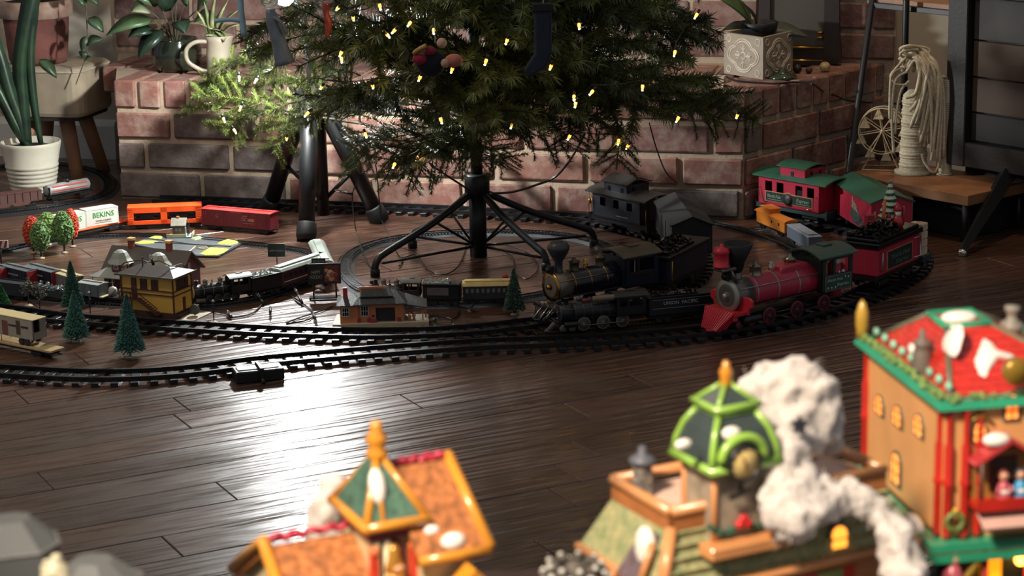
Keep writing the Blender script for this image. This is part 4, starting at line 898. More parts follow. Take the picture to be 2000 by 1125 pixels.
def coach(t, L, W, z1, side, roof, strip=None, nwin=9, wmat=BLACK):
    z0 = 0.010
    MB().cbox((0, 0, z0-0.002), (L*.98, W*.8, 0.004), 0.0006).build('underframe', DARKWHEEL, t)
    MB().cbox((0, 0, (z0+z1)/2), (L, W, z1-z0), 0.001).build('body', side, t)
    n = 8; pr = [(-(W/2+.0006)+(W+.0012)*i/n, z1+0.006*(1-(2*i/n-1)**4)) for i in range(n+1)]
    MB().prism([(pr[0][0], z1-0.001)]+pr+[(pr[-1][0], z1-0.001)], -L/2-0.001, L/2+0.001, 'X').build('roof', roof, t)
    MB().cbox((0, 0, z1+0.0068), (L*.94, W*.5, 0.003), 0.001).build('clerestory', roof, t)
    for s in (-1, 1):
        for i in range(nwin): MB().cbox((-L*.42+L*.84*i/(nwin-1), s*(W/2+.0001), z0+(z1-z0)*.64), (L*.055, 0.0008, (z1-z0)*.3), 0.0002).build('window', wmat, t)
        if strip: MB().cbox((0, s*(W/2+.0002), z0+(z1-z0)*.28), (L*.9, 0.0008, 0.0016), 0.0002).build('trim_strip', strip, t)
    trucks(t, L, W); couplers(t, L, 0.009)
MAR = mat('maroon_coach', '#4c1f28', 0.45, var=0.06); GRF = mat('pale_grey_green_roof', '#9aa79c', 0.4, var=0.04)
t, L = put('passenger_coach', 'maroon passenger coach with pale grey roof behind the small coal tender', 'train car', (552, 577), (645, 545), 0.032, z=ZT)
coach(t, L, 0.032, 0.040, MAR, GRF, WHITE)
a_, b_ = fl(618, 474, .045), fl(636, 515, .045); d = b_-a_; c_ = (a_+b_)/2; c_.z = ZT
t = thing('passenger_coach', 'maroon passenger coach with pale roof rounding the loop by the tripod foot', 'train car', c_, math.atan2(d.y, d.x))
coach(t, d.length, 0.032, 0.040, mat('red_tan_coach', '#8a5248', 0.45), GRF, WHITE)
t, L = put('passenger_coach', 'passenger coach with cream yellow roof behind the small flecked tender', 'train car', (905, 602), (1004, 600), 0.032, z=ZT)
coach(t, L, 0.032, 0.036, mat('dark_grey_coach', '#26282c', 0.5), mat('cream_yellow_roof', '#cdb878', 0.45), None, 9, mat('grey_window', '#6a6e70', 0.3))
# long black locomotive lettered on its tender
MU = dict(MH); MU.update(boiler=mat('soft_black_boiler', '#1c1d20', 0.5), smoke=mat('soft_black_boiler', '#1c1d20', 0.5), trim=mat('dull_grey_pipe', '#3c3e40', 0.4), dome=mat('dull_grey_pipe', '#3c3e40', 0.4), roof=mat('soft_black_boiler', '#1c1d20', 0.5), wheel=mat('tan_rimmed_wheel', '#6b665c', 0.4), cyl=DK)
t, L = lput('steam_locomotive', 'long black steam locomotive with tan wheel rims in front of the big black locomotive', (1082, 660), (1262, 643), 0.034, 0.007)
loco(t, L, 0.0155, 0.033, 0.034, MU, 'straight', 3, 0.0125, bands=5)
MB().lathe([(0, -0.02), (0.005, -0.02), (0.0055, -0.018), (0.0055, 0.018), (0.005, 0.02), (0, 0.02)], 12, (L*.55, -0.012, 0.056), 'X').build('air_tank', mat('tan_grey_tank', '#7a6a58', 0.5), t)
t, L = lput('tender', 'long black tender with pale lettering just left of the red cowcatcher', (1268, 641), (1402, 628), 0.034, 0.007)
tender(t, L, 0.034, 0.014, 0.046, mat('soft_black_boiler', '#1c1d20', 0.5), dict(wheel=DKW), 0.007, COALG, 4, 90, 0.003, DK)
text('lettering', 'UNION  PACIFIC', 0.009, mat('white_lettering', '#b8bcc0', 0.5), t, (L*.46, -0.0178, 0.036), width=0.066)
for z in (0.043, 0.027): MB().cbox((L*.5, -0.0172, z), (L*.9, 0.0006, 0.0009), 0.0001).build('pin_stripe', mat('grey_lettering', '#8a9094', 0.5), t)
# orange caboose and grey hopper on the short track at the hearth corner
ORC = mat('pumpkin_orange_caboose', '#e8892c', 0.5, var=0.04)
a_, b_ = fl(1476, 447), fl(1531, 471); d = (b_-a_); L = d.length
t = thing('caboose', 'little orange caboose between the hearth corner and the red locomotive', 'train car', (a_+b_)/2+Vector((-d.y, d.x, 0)).normalized()*0.015+Vector((0, 0, .005)), math.atan2(d.y, d.x))
MB().cbox((0, 0, 0.023), (L, 0.028, 0.024), 0.001).build('body', ORC, t)
pr = [(-0.016+.032*i/6, 0.036+0.004*(1-(2*i/6-1)**2)) for i in range(7)]
MB().prism([(-0.016, .035)]+pr+[(0.016, .035)], -L/2-0.006, L/2+0.006, 'X').build('roof', ORC, t)
MB().cbox((-L*.2, 0, 0.043), (L*.3, 0.024, 0.010), 0.001).build('cupola', ORC, t)
MB().cbox((-L*.2, 0, 0.0488), (L*.36, 0.029, 0.002), 0.0006).build('cupola_roof', ORC, t)
for x in (.05, .3): MB().cbox((x*L, -0.0142, 0.025), (0.005, 0.0008, 0.006), 0.0002).build('window', BLACK, t)
MB().cbox((0, 0, 0.009), (L, .024, .004), .0006).build('underframe', DARKWHEEL, t); trucks(t, L, 0.03, wr=.005)
a_, b_ = fl(1536, 476), fl(1578, 502); d = (b_-a_); L = d.length
t = thing('hopper_car', 'grey sloped hopper car coupled behind the little orange caboose', 'train car', (a_+b_)/2+Vector((-d.y, d.x, 0)).normalized()*0.015+Vector((0, 0, .005)), math.atan2(d.y, d.x))
GRH = mat('slate_grey_hopper', '#5c6472', 0.45, var=.08)
MB().prism([(-L/2, 0.010), (-L/2, 0.034), (L/2, 0.034), (L/2, 0.010)], -0.014, 0.014, 'Y').build('body', GRH, t)
MB().cbox((0, 0, 0.035), (L*1.02, .030, .003), .0006).build('top_rim', mat('pale_slate', '#8a94a0', .4), t); MB().slab([(-L*.4, -.011, .037), (L*.4, -.011, .0375), (L*.4, .011, .0375), (-L*.4, .011, .037)], .001).build('hatch', mat('pale_slate', '#8a94a0', .4), t); trucks(t, L, .03, wr=.005)
# ================================================================== TOY TREES
def ball_tree(px, py, hpx, wpx, col, col2, label, trunk=True, seed=1, skirt=0.0):
    p = fl(px, py); k = mpp(p); h = hpx*k*1.03; r = wpx*k/2
    t = thing('toy_tree', label, 'toy tree', p, 0, None)
    th = h*0.22
    MB().lathe([(0, 0), (0.007, 0), (0.0075, 0.0015), (0.0035, 0.003), (0.002, 0.004), (0, 0.004)], 10).build('base', mat('cream_tree_base', '#b5a888', 0.6), t)
    MB().tube([(0, 0, 0.003), (0.0005, 0, th), (0, 0, th*1.5)], [0.0022, 0.0018, 0.0016], 7).build('trunk', mat('dark_toy_trunk', '#231c1a', 0.6), t)
    rr = random.Random(seed); mb = MB(); cz = (th*0.75+h)/2; hz = (h-th*0.75)/2
    m1 = mat(label.split()[0]+'_foam_foliage', col, 0.9, var=0.25, vs=300, col2=col2)
    mb.use(m1); mb.sph((0, 0, cz), 1, 12, (r*.82, r*.82, hz*.88))
    for i in range(430):
        a = rr.random()*2*PI; u = rr.uniform(-1, 1); s = math.sqrt(1-u*u)
        taper = 1.0 if u < 0.2 else 1.0-0.15*(u-.2)
        c = Vector((r*.86*s*math.cos(a)*taper, r*.86*s*math.sin(a)*taper, cz+hz*.92*u)); q = rr.uniform(.06, .12)*r
        mb.box(c, (q*1.6, q*1.6, q*1.6), (rr.uniform(0, 3), rr.uniform(0, 3), rr.uniform(0, 3)))
    o = mb.build('foliage', None, t); return t
ball_tree(66, 494, 72, 40, '#d9603f', '#a83c2c', 'orange red puffy toy tree, leftmost of the clump by the container car', seed=1)
ball_tree(95, 478, 64, 42, '#86a45c', '#56763e', 'light green puffy toy tree standing at the back of the clump', seed=2)
ball_tree(142, 482, 75, 32, '#d85a3c', '#a04028', 'orange red puffy toy tree in front of the half hidden container', seed=3)
ball_tree(126, 494, 82, 45, '#78985a', '#46683e', 'green puffy toy tree on the right of the clump', seed=4)
ball_tree(81, 505, 74, 42, '#6f9258', '#406244', 'green puffy toy tree at the front of the clump', seed=5)
def fir(px, py, hpx, wpx, col, label, seed=1, dens=1.0):
    p = fl(px, py); k = mpp(p); h = hpx*k*1.03; r = wpx*k/2
    t = thing('toy_fir', label, 'toy fir', p)
    MB().lathe([(0, 0), (0.008, 0), (0.008, 0.0015), (0.003, 0.0032), (0, 0.0035)], 10).build('base', mat('white_tree_base', '#c9c2b0', 0.6), t)
    MB().tube([(0, 0, 0.003), (0, 0, h*.16), (0, 0, h*.9)], [0.0022, 0.002, 0.0008], 7).build('trunk', mat('brown_toy_trunk', '#3a2a22', 0.7), t)
    rr = random.Random(seed); m = mat('bottlebrush_'+col[1:], col, 0.75, var=0.22, vs=250); vs = []; fs = []
    n = int(1500*dens)
    for i in range(n):
        u = rr.random()**1.25; z = h*(0.15+0.85*u); a = rr.random()*2*PI; R = r*(1-u)**0.85*rr.uniform(.75, 1.05)+0.0012
        d = Vector((math.cos(a), math.sin(a), 0.0)); tip = d*R+Vector((0, 0, z-R*.22)); w = Vector((-d.y, d.x, 0))*0.0011
        b = len(vs); vs += [Vector((0, 0, z))-w*.4, Vector((0, 0, z))+w*.4, tip+w, tip+Vector((0, 0, .0012)), tip-w]; fs.append((b, b+1, b+2, b+3, b+4))
    mb = MB().use(m); mb.add(vs, fs)
    mb.lathe([(r*.55, h*.16), (r*.5, h*.3), (r*.3, h*.6), (r*.1, h*.9), (0, h*.95)], 10)
    mb.build('foliage', None, t); return t
FIRC = '#558a7c'
fir(143, 606, 96, 46, '#44705f', 'dark green toy fir, tall one standing behind the smaller fir', 1)
fir(150, 667, 100, 54, FIRC, 'blue green toy fir beside the trailer', 2)
fir(254, 698, 124, 62, FIRC, 'tallest blue green toy fir in front of the yellow signal tower', 3, 1.2)
fir(4, 600, 44, 36, '#3f8a50', 'bright green toy fir cut by the left picture edge', 4)
fir(1005, 614, 90, 44, '#3d5a48', 'thin dark green toy fir left of the black locomotive cowcatcher', 5, .6)
def bare(px, py, hpx, label, seed):
    p = fl(px, py); h = hpx*mpp(p)*1.03; t = thing('bare_toy_tree', label, 'toy tree', p, 0, None)
    MB().lathe([(0, 0), (0.009, 0), (0.007, 0.002), (0.0025, 0.0045), (0, 0.006)], 10).build('base', mat('cream_tree_base', '#b5a888', 0.6), t)
    m = mat('grey_bare_bark', '#4c4a42', 0.8, var=.2); mb = MB(); rr = random.Random(seed)
    mb.tube([(0, 0, .003), (0.001, 0, h*.5), (0, 0, h*.95)], [.0016, .0014, .0006], 6); lf = MB()
    for i in range(22):
        z = h*rr.uniform(.35, .95); a = rr.random()*2*PI; l = h*rr.uniform(.08, .2); e = Vector((math.cos(a)*l, math.sin(a)*l, z+l*.5))
        mb.tube([(0, 0, z), e], [.0007, .0003], 4)
        for k in range(4):
            q = rr.uniform(.0015, .003); lf.box(e+Vector((rr.uniform(-.004, .004), rr.uniform(-.004, .004), rr.uniform(-.004, .004))), (q, q, q), (rr.random()*3, rr.random()*3, 0))
    mb.build('branches', m, t); lf.build('foliage', mat('sparse_grey_foliage', '#6b6a58', 0.8, var=.3, vs=200), t)
bare(56, 598, 58, 'sparse bare toy tree on the left, behind its twin', 1); bare(78, 610, 62, 'sparse bare toy tree nearer the trailer roof', 2)
# ================================================================== SIGNS AND LAMPS
def post(t, h, r=0.0016, m=BLACK, base=True):
    if base: MB().lathe([(0, 0), (0.009, 0), (0.008, 0.002), (0.003, 0.004), (0, 0.005)], 12).build('base', mat('white_tree_base', '#c9c2b0', 0.6), t)
    MB().tube([(0, 0, 0.003), (0, 0, h)], r, 8).build('post', m, t)
p = fl(3, 520); t = thing('barrier_sign', 'red and white striped barrier board on a post at the left edge', 'sign', p, -0.05)
post(t, 0.040, base=False, r=.0018)
mb = MB().cbox((0, 0, 0.046), (0.034, 0.002, 0.016), 0.0004); mb.build('board', mat('barrier_white', '#d9d2c6', 0.5), t)
for i in range(3): MB().prism([(-0.015+i*.011, .0385), (-0.010+i*.011, .0385), (-0.005+i*.011, .0535), (-0.010+i*.011, .0535)], -0.0015, -0.0010, 'Y').build('stripe', mat('barrier_red', '#8c3228', 0.5), t, label='red diagonal stripe')
SIGNG = mat('dark_green_sign', '#1f2b26', 0.35); SIGNT = mat('sign_silver_letters', '#8d978e', 0.4)
p = fl(543, 556); t = thing('sign', 'small dark green holiday sign on a thin post behind the coal tender', 'sign', p, -0.08)
post(t, 0.060, .0012)
MB().cbox((0, 0, 0.069), (0.034, 0.0016, 0.026), 0.0006).build('board', SIGNG, t); text('lettering', 'HAPPY HOLIDAY', 0.0055, SIGNT, t, (0, -0.0011, 0.068), width=0.029)
MB().tube([(-.017, -.001, .056), (.017, -.001, .056), (.017, -.001, .082), (-.017, -.001, .082)], .0004, 4, closed=True).build('border', SIGNT, t)
A, rz, L_ = frame((606, 588), (664, 586))
t = thing('billboard', 'black billboard with holiday greeting and red picture before the maroon coach', 'billboard', A, rz)
MB().cbox((L_/2, 0.012, 0.003), (L_*1.06, 0.020, 0.004), 0.0012).build('base', mat('glossy_black_base', '#141618', 0.2), t)
MB().cbox((L_*.5, 0.010, -0.0+0.0015), (L_*.95, 0.024, 0.003), 0.001).build('base_plate', mat('dark_grey_base', '#33363a', 0.4), t)
for x in (.12, .88): MB().tube([(L_*x, .012, .004), (L_*x, .012, .030)], .0016, 8).build('leg', BLACK, t)
MB().cbox((L_*.5, 0.011, 0.050), (L_*1.12, 0.003, 0.040), 0.0006).build('board', mat('billboard_black', '#1b1a1e', 0.35), t)
MB().tube([(-.05*L_, .009, .031), (1.05*L_, .009, .031), (1.05*L_, .009, .069), (-.05*L_, .009, .069)], .0008, 5, closed=True).build('frame', mat('dark_frame', '#26262c', .3), t)
text('lettering', 'HAPPY', 0.010, SIGNT, t, (L_*.22, 0.0090, 0.053), width=L_*.30); text('lettering', 'HOLIDAY', 0.010, SIGNT, t, (L_*.22, 0.0090, 0.044), width=L_*.40)
MB().bb(L_*.50, L_*.98, .0088, .0094, .034, .066).build('picture_panel', mat('picture_dark_red', '#6a2c2c', .5, var=.3, vs=120, col2='#3a1c1e'), t, label='dark red picture panel')
for (x, z, r, c) in ((.70, .052, .006, '#c9a487'), (.66, .046, .005, '#c9b083'), (.78, .048, .0065, '#b06a5c'), (.58, .056, .004, '#a98f6c'), (.86, .047, .005, '#a83a36'), (.74, .041, .006, '#b99268'), (.60, .043, .004, '#8c5a44')):
    MB().lathe([(0, 0), (r, 0), (r*.9, .0003), (0, .0003)], 12, (L_*x, .0088, z), Matrix.Rotation(PI/2, 4, 'X')).build('picture_patch', mat('pic_'+c[1:], c, .5), t)
p = fl(624, 560); t = thing('sign', 'small black north pole sign standing behind the billboard', 'sign', p, -0.02)
post(t, 0.034, .0014, base=True); MB().cbox((0, 0, 0.046), (0.027, 0.0018, 0.022), 0.0006).build('board', SIGNG, t)
text('lettering', 'NORTH', 0.0075, SIGNT, t, (0, -0.0012, 0.0505), width=0.021); text('lettering', 'POLE', 0.0075, SIGNT, t, (0, -0.0012, 0.0430), width=0.018)
for (px, py, h, lab) in ((418, 631, .040, 'thin toy street lamp right of the yellow signal tower'), (177, 620, .046, 'thin toy street lamp between the two front toy firs')):
    p = fl(px, py); t = thing('toy_street_lamp', lab, 'street lamp', p); post(t, h, .0011)
    MB().sph((0.000, 0, h+.002), .0024, 10).build('lamp_globe', mat('lamp_globe_white', '#c9ccd0', .3), t)
    MB().tube([(-.004, 0, h-.001), (.004, 0, h-.001)], .0008, 5).build('cross_arm', BLACK, t)
p = fl(992, 600); t = thing('round_sign', 'small round red sign peeping over the cream coach roof', 'sign', p+Vector((-.004, .04, 0))); post(t, .044, .001)
MB().lathe([(0, -.0008), (.0065, -.0008), (.0065, .0008), (0, .0008)], 16, (0, 0, .048), 'Y').build('disc', mat('red_sign_disc', '#a03a3c', .5), t); MB().cbox((0, -.0012, .048), (.008, .0006, .0022), .0002).build('bar', mat('dark_sign_bar', '#5a1c22', .5), t)
p = fl(381, 618); t = thing('signal_disc', 'grey round crossing signal disc beside the yellow signal tower', 'signal', p, -.3)
post(t, .016, .0014, base=False); MB().lathe([(0, -.0016), (.0095, -.0016), (.0100, -.0008), (.0100, .0008), (.0095, .0016), (0, .0016)], 20, (0, 0, .0135), 'Y').build('disc', mat('grey_disc', '#65635c', .45), t)
# ================================================================== BUILDINGS
def hip(mb, x0, x1, y0, y1, z, h, inset, ov=0.0):
    xm0, xm1 = x0+inset, x1-inset; ym = (y0+y1)/2
    vs = [(x0, y0, z), (x1, y0, z), (x1, y1, z), (x0, y1, z), (xm0, ym, z+h), (xm1, ym, z+h), (x0, y0, z-.0015), (x1, y0, z-.0015), (x1, y1, z-.0015), (x0, y1, z-.0015)]
    return mb.add(vs, [(0, 1, 5, 4), (1, 2, 5), (2, 3, 4, 5), (3, 0, 4), (6, 9, 8, 7), (0, 6, 7, 1), (1, 7, 8, 2), (2, 8, 9, 3), (3, 9, 6, 0)])
def window(t, x, z, w, h, y=0.0, frame_m=WHITE, pane=None, ny=2, nx=2, axis='Y', ft=0.0011, out=-1):
    """a framed window with bars on the y = const face"""
    pane = pane or mat('dark_pane', '#14161a', .15)
    def B(mb, a, b, c, d, e0, e1): return mb.bb(a, b, y+min(e0, e1), y+max(e0, e1), c, d) if axis == 'Y' else mb.bb(y+min(e0, e1), y+max(e0, e1), a, b, c, d)
    f = MB(); e = out*.0012
    B(f, x-w/2, x+w/2, z-h/2, z-h/2+ft, 0, e); B(f, x-w/2, x+w/2, z+h/2-ft, z+h/2, 0, e); B(f, x-w/2, x-w/2+ft, z-h/2, z+h/2, 0, e); B(f, x+w/2-ft, x+w/2, z-h/2, z+h/2, 0, e)
    for i in range(1, nx): xx = x-w/2+w*i/nx; B(f, xx-ft*.3, xx+ft*.3, z-h/2, z+h/2, 0, e*.8)
    for i in range(1, ny): zz = z-h/2+h*i/ny; B(f, x-w/2, x+w/2, zz-ft*.3, zz+ft*.3, 0, e*.8)
    fo = f.build('window', frame_m, t); g = MB(); B(g, x-w/2, x+w/2, z-h/2, z+h/2, 0, e*.35); g.build('pane', pane, fo); return fo
# -- peach freight station
PEACH = mat('peach_orange_wall', '#c77848', 0.55, var=0.05); PROOF = mat('charcoal_shingle_roof', '#3c4142', 0.6, var=0.2, vs=200, bump=.5, bs=600)
PBASE = mat('tan_platform', '#b3a488', 0.6, var=.06); PRED = mat('magenta_red_plastic', '#8e2440', .5)
A, rz, L = frame((650, 646), (838, 640))
t = thing('freight_station', 'peach toy freight station with charcoal roof and red chimney at the front track', 'toy station', A, rz)
MB().prism([(0, 0), (L, 0), (L, .055), (L*.2, .075), (0.006, .075)], 0, .011, 'Z').build('platform', PBASE, t)
bx0, bx1, by0, by1, z0, z1 = .014, .128, .012, .068, .011, .046
MB().bb(bx0, bx0+.032, by0-.005, by1, z0, z1-.001).build('bay_wall', PEACH, t)
w_ = MB().use(PEACH).bb(bx0+.032, .078, by0, by1, z0, z1).bb(.113, bx1, by0, by1, z0, z1).bb(.078, .113, by0, by1, z0+.026, z1).bb(.078, .113, by0+.006, by1, z0, z1); w_.build('wall', None, t)
MB().bb(.079, .112, by0+.004, by0+.0062, z0, z0+.026).build('loading_door', mat('dark_loading_door', '#2a2226', .6), t)
window(t, bx0+.010, z0+.021, .013, .017, by0-.005, WHITE, ny=2, nx=3); window(t, .058, z0+.021, .014, .020, by0, WHITE, ny=2, nx=3)
for x in (.047, .066, .120): MB().cbox((x, by0-.003, z0+.004), (.006, .004, .008), .0006).build('crate', PRED, t)
MB().cbox((.074, by0-.004, z0+.003), (.012, .006, .005), .0006).build('luggage', PRED, t); MB().cbox((.0735, by0-.0005, z0+.011), (.003, .002, .004), .0004).build('mail_box', BLACK, t)
r_ = MB().use(PROOF); hip(r_, bx0+.024, bx1+.006, by0-.010, by1+.006, z1, .020, .022); r_.build('roof', None, t)
r_ = MB().use(PROOF); hip(r_, bx0-.006, bx0+.040, by0-.011, by1+.004, z1-.001, .010, .012); r_.build('bay_roof', None, t)
r_ = MB().use(PROOF); hip(r_, bx0+.036, bx1-.018, by0+.002, by1-.004, z1+.012, .014, .010); r_.build('upper_roof', None, t)
MB().slab([(bx1+.003, by0-.006, z1-.004), (L*.985, by0-.002, z1-.012), (L*.985, by1-.012, z1-.008), (bx1+.003, by1, z1+.002)], .0018).build('canopy_roof', PROOF, t)
for (x, y) in ((L*.94, by0+.002), (L*.97, by0+.022), (L*.97, by0+.040)): MB().tube([(x, y, z0), (x, y, z1-.010)], .0011, 6).build('canopy_post', PEACH, t)
MB().cbox((bx1+.0005, by0+.016, z0+.015), (.0012, .013, .028), .0003).build('side_door', mat('dark_door', '#1c1a1e', .5), t); MB().tube([(bx1+.001, by0+.009, z0), (bx1+.001, by0+.009, z0+.029), (bx1+.001, by0+.023, z0+.029), (bx1+.001, by0+.023, z0)], .0007, 5).build('door_frame', WHITE, t)
MB().bb(.050, .098, .030, .032, z1+.016, z1+.0265).build('sign_board', mat('peach_sign', '#d98a5a', .5), t); text('lettering', 'FREIGHT STATION', 0.006, mat('brown_letters', '#7a3c20', .5), t, (.074, .0297, z1+.0212), width=.042)
MB().bb(.020, .028, .026, .034, z1, z1+.026).build('chimney', mat('red_chimney', '#a23038', .6), t)
for i, (x, y) in enumerate(((.139, .010), (.147, .014))):
    f = thing('toy_figure', ['tan toy figure standing by the peach station canopy', 'second tan toy figure bending beside the canopy post'][i], 'toy figure', A+Matrix.Rotation(rz, 3, 'Z') @ Vector((x, y, .011)), rz)
    TANF = mat('tan_figure', '#c08a58', .6)
    MB().tube([(-.0012, 0, 0), (-.001, 0, .006), (0, 0, .007)], [.0010, .0012, .0016], 6).tube([(.0014, 0, 0), (.001, 0, .006), (0, 0, .007)], [.0010, .0012, .0016], 6).tube([(0, 0, .0065), (0, -.0008*i*3, .010), (0, -.001-.002*i, .0125)], [.0018, .0022, .0012], 8).tube([(-.002, 0, .012), (-.003, -.001, .009), (-.0025, -.002, .007)], .0007, 5).tube([(.002, 0, .012), (.003, -.001, .009), (.0025, -.003, .008)], .0007, 5).build('body', TANF, f)
    MB().sph((0, -.001-.0025*i, .0148), .0016, 10, (1, 1, 1.2)).build('head', TANF, f)
# -- yellow signal tower
YEL = mat('mustard_yellow_wall', '#d4a648', 0.5, var=0.04); BRT = mat('brown_timber_trim', '#4c2a24', .55, var=.08); TROOF = mat('slate_brown_roof', '#524b47', .5, var=.12, vs=120, bump=.3, bs=500)
A, rz, L = frame((238, 614), (343, 625))
t = thing('signal_tower', 'mustard yellow two storey signal tower with brown trim and outside staircase', 'toy building', A, rz)
D = .062; H = .080
MB().prism([(-.002, -.002), (L+.003, -.002), (L+.003, D+.004), (-.002, D+.004)], 0, .009, 'Z').build('skirt', mat('brown_stone_skirt', '#3f2a26', .7, var=.15, vs=200, bump=.4, bs=500), t)
MB().bb(.002, L-.002, .001, D, .009, H).build('wall', YEL, t)
tr = MB().use(BRT)
for z in (.043, .051): tr.bb(0, L, -.001, .0012, z, z+.0018).bb(L-.0028, L-.0006, 0, D, z, z+.0018)
for x in (.001, L-.0035): tr.bb(x, x+.0026, -.001, .0012, .009, H)
tr.bb(L-.003, L-.0006, D-.002, D+.0005, .009, H).bb(0, L, -.001, .0012, .0085, .0115).bb(L-.003, L-.0006, 0, D, .0085, .0115).bb(0, L, -.001, .0012, H-.002, H).bb(L-.003, L-.0006, 0, D, H-.002, H)
tr.build('timber_trim', None, t)
window(t, .052, .062, .015, .021, .001, BRT, mat('brown_pane', '#4a3030', .2), 2, 2); window(t, .076, .062, .015, .021, .001, BRT, mat('brown_pane', '#4a3030', .2), 2, 2)
MB().bb(.025, .036, -.0008, .0012, .036, .073).build('upper_door', BRT, t); MB().bb(.0255, .0355, -.0012, .0, .060, .071).build('door_pane', mat('brown_pane', '#4a3030', .2), t)
window(t, .030, .062, .040, .022, L-.002, BRT, mat('dark_brown_pane', '#3a2626', .15), 2, 4, 'X', out=1); MB().bb(L-.003, L-.0012, .030, .039, .009, .036).build('lower_door', BRT, t)
for x in (.045, .058): pass
# landing and stair
MB().bb(.004, .046, -.012, .0, .0335, .036).build('landing', BRT, t)
rl = MB()
for i in range(6): rl.bb(.005+i*.0078, .0062+i*.0078, -.0118, -.0106, .036, .048)
rl.bb(.004, .046, -.012, -.0104, .047, .0488).build('landing_railing', BRT, t)
st = MB()
for i in range(9):
    f = i/8; st.bb(.046+f*.040-.001, .046+f*.040+.0045, -.012, -.002, .034-f*.024, .0352-f*.024)
st.build('stair_treads', BRT, t)
MB().slab([(.046, -.0128, .036), (.088, -.0128, .010), (.088, -.0128, .0065), (.046, -.0128, .0325)], .0012).slab([(.046, -.0128, .049), (.088, -.0128, .022), (.088, -.0128, .0205), (.046, -.0128, .0475)], .0012).build('stair_rails', BRT, t)
for x in (.012, .030): MB().bb(x, x+.0016, -.011, -.0094, .009, .034).build('landing_post', BRT, t)
MB().tube([(.012, -.010, .033), (.020, -.0, .022)], .0008, 5).build('landing_brace', BRT, t)
r_ = MB().use(TROOF); hip(r_, -.004, L+.004, -.006, D+.006, H, .013, .032); r_.build('roof', None, t)
MB().bb(-.006, L+.006, -.0085, -.0065, H-.003, H+.0005).bb(L+.005, L+.0065, -.0085, D+.0085, H-.003, H+.0005).build('eave_board', mat('olive_grey_eave', '#5a5648', .5), t)
MB().lathe([(0, H+.010), (.0012, H+.010), (.0012, H+.024), (.0020, H+.025), (.0022, H+.027), (.0014, H+.029), (0, H+.0292)], 10, (.038, .022, 0)).build('vent_pipe', STEEL, t)
c_ = cable('light_wire', 'dark wire with clear bulb draped over the signal tower roof', [fl(238, 612)+Vector((.002, .0, .081)), fl(248, 612)+Vector((0, -.0, .096)), fl(282, 615)+Vector((.0, .0, .104)), fl(300, 615)+Vector((0, .0, .100)), fl(318, 615)+Vector((0, .0, .103)), fl(340, 616)+Vector((.0, .0, .094)), fl(356, 612)+Vector((.004, .02, .088)), fl(375, 606)+Vector((.004, .0, .050))], .0011, bulb=[(fl(306, 618)+Vector((0, 0, .098)), fl(300, 618)+Vector((0, 0, .120)))])
A2, rz2, L2 = frame((348, 628), (398, 624))
t2 = thing('pad', 'cream yard pad beside the yellow signal tower', 'base plate', A2, rz2)
MB().prism([(0, 0), (.030, -.006), (.068, .045), (.050, .062), (.022, .055)], 0, .0018, 'Z').build('plate', mat('cream_yard_pad', '#b7ab92', .7, var=.08), t2)
# -- red turreted station
DRED = mat('barn_red_wall', '#5c2a30', .6, var=.08); GROOF = mat('brown_grey_roof', '#574f49', .6, var=.05); DOME = mat('pale_grey_dome', '#979b91', .5, var=.05); WTRIM = mat('white_window_trim', '#cfc8bc', .5)
A, rz, L = frame((205, 571), (347, 583))
t = thing('turret_station', 'barn red toy station with grey gable roof and two domed turrets', 'toy station', A, rz)
D = .090; H = .038
MB().bb(0, L, 0, D, 0, H).build('wall', DRED, t)
MB().prism([(-.004, H+.004), (D*.5, H+.046), (D+.004, H+.004), (D+.003, H+.0015), (D*.5, H+.0435), (-.003, H+.0015)], -.006, L+.010, 'X').build('roof', GROOF, t)
MB().prism([(0, H), (D*.5, H+.0435), (D, H)], L-.0005, L+.002, 'X').build('gable_wall', DRED, t)
window(t, D*.5, H+.016, .007, .012, L+.002, WTRIM, None, 2, 2, 'X', .0009, 1)
aw = MB().use(mat('pale_grey_awning', '#a7aaa0', .5, var=.08)); hip(aw, -.020, L+.008, -.022, D*.3, H-.002, .014, .026); aw.build('awning_roof', None, t)
for x in (-.014, .030, .075, L): MB().tube([(x, -.018, 0), (x, -.018, H-.003)], .0012, 6).build('awning_post', mat('tan_post', '#b0a084', .5), t)
window(t, .016, .026, .014, .012, 0, WTRIM, None, 1, 2); window(t, .060, .022, .014, .016, 0, WTRIM, None, 2, 2)
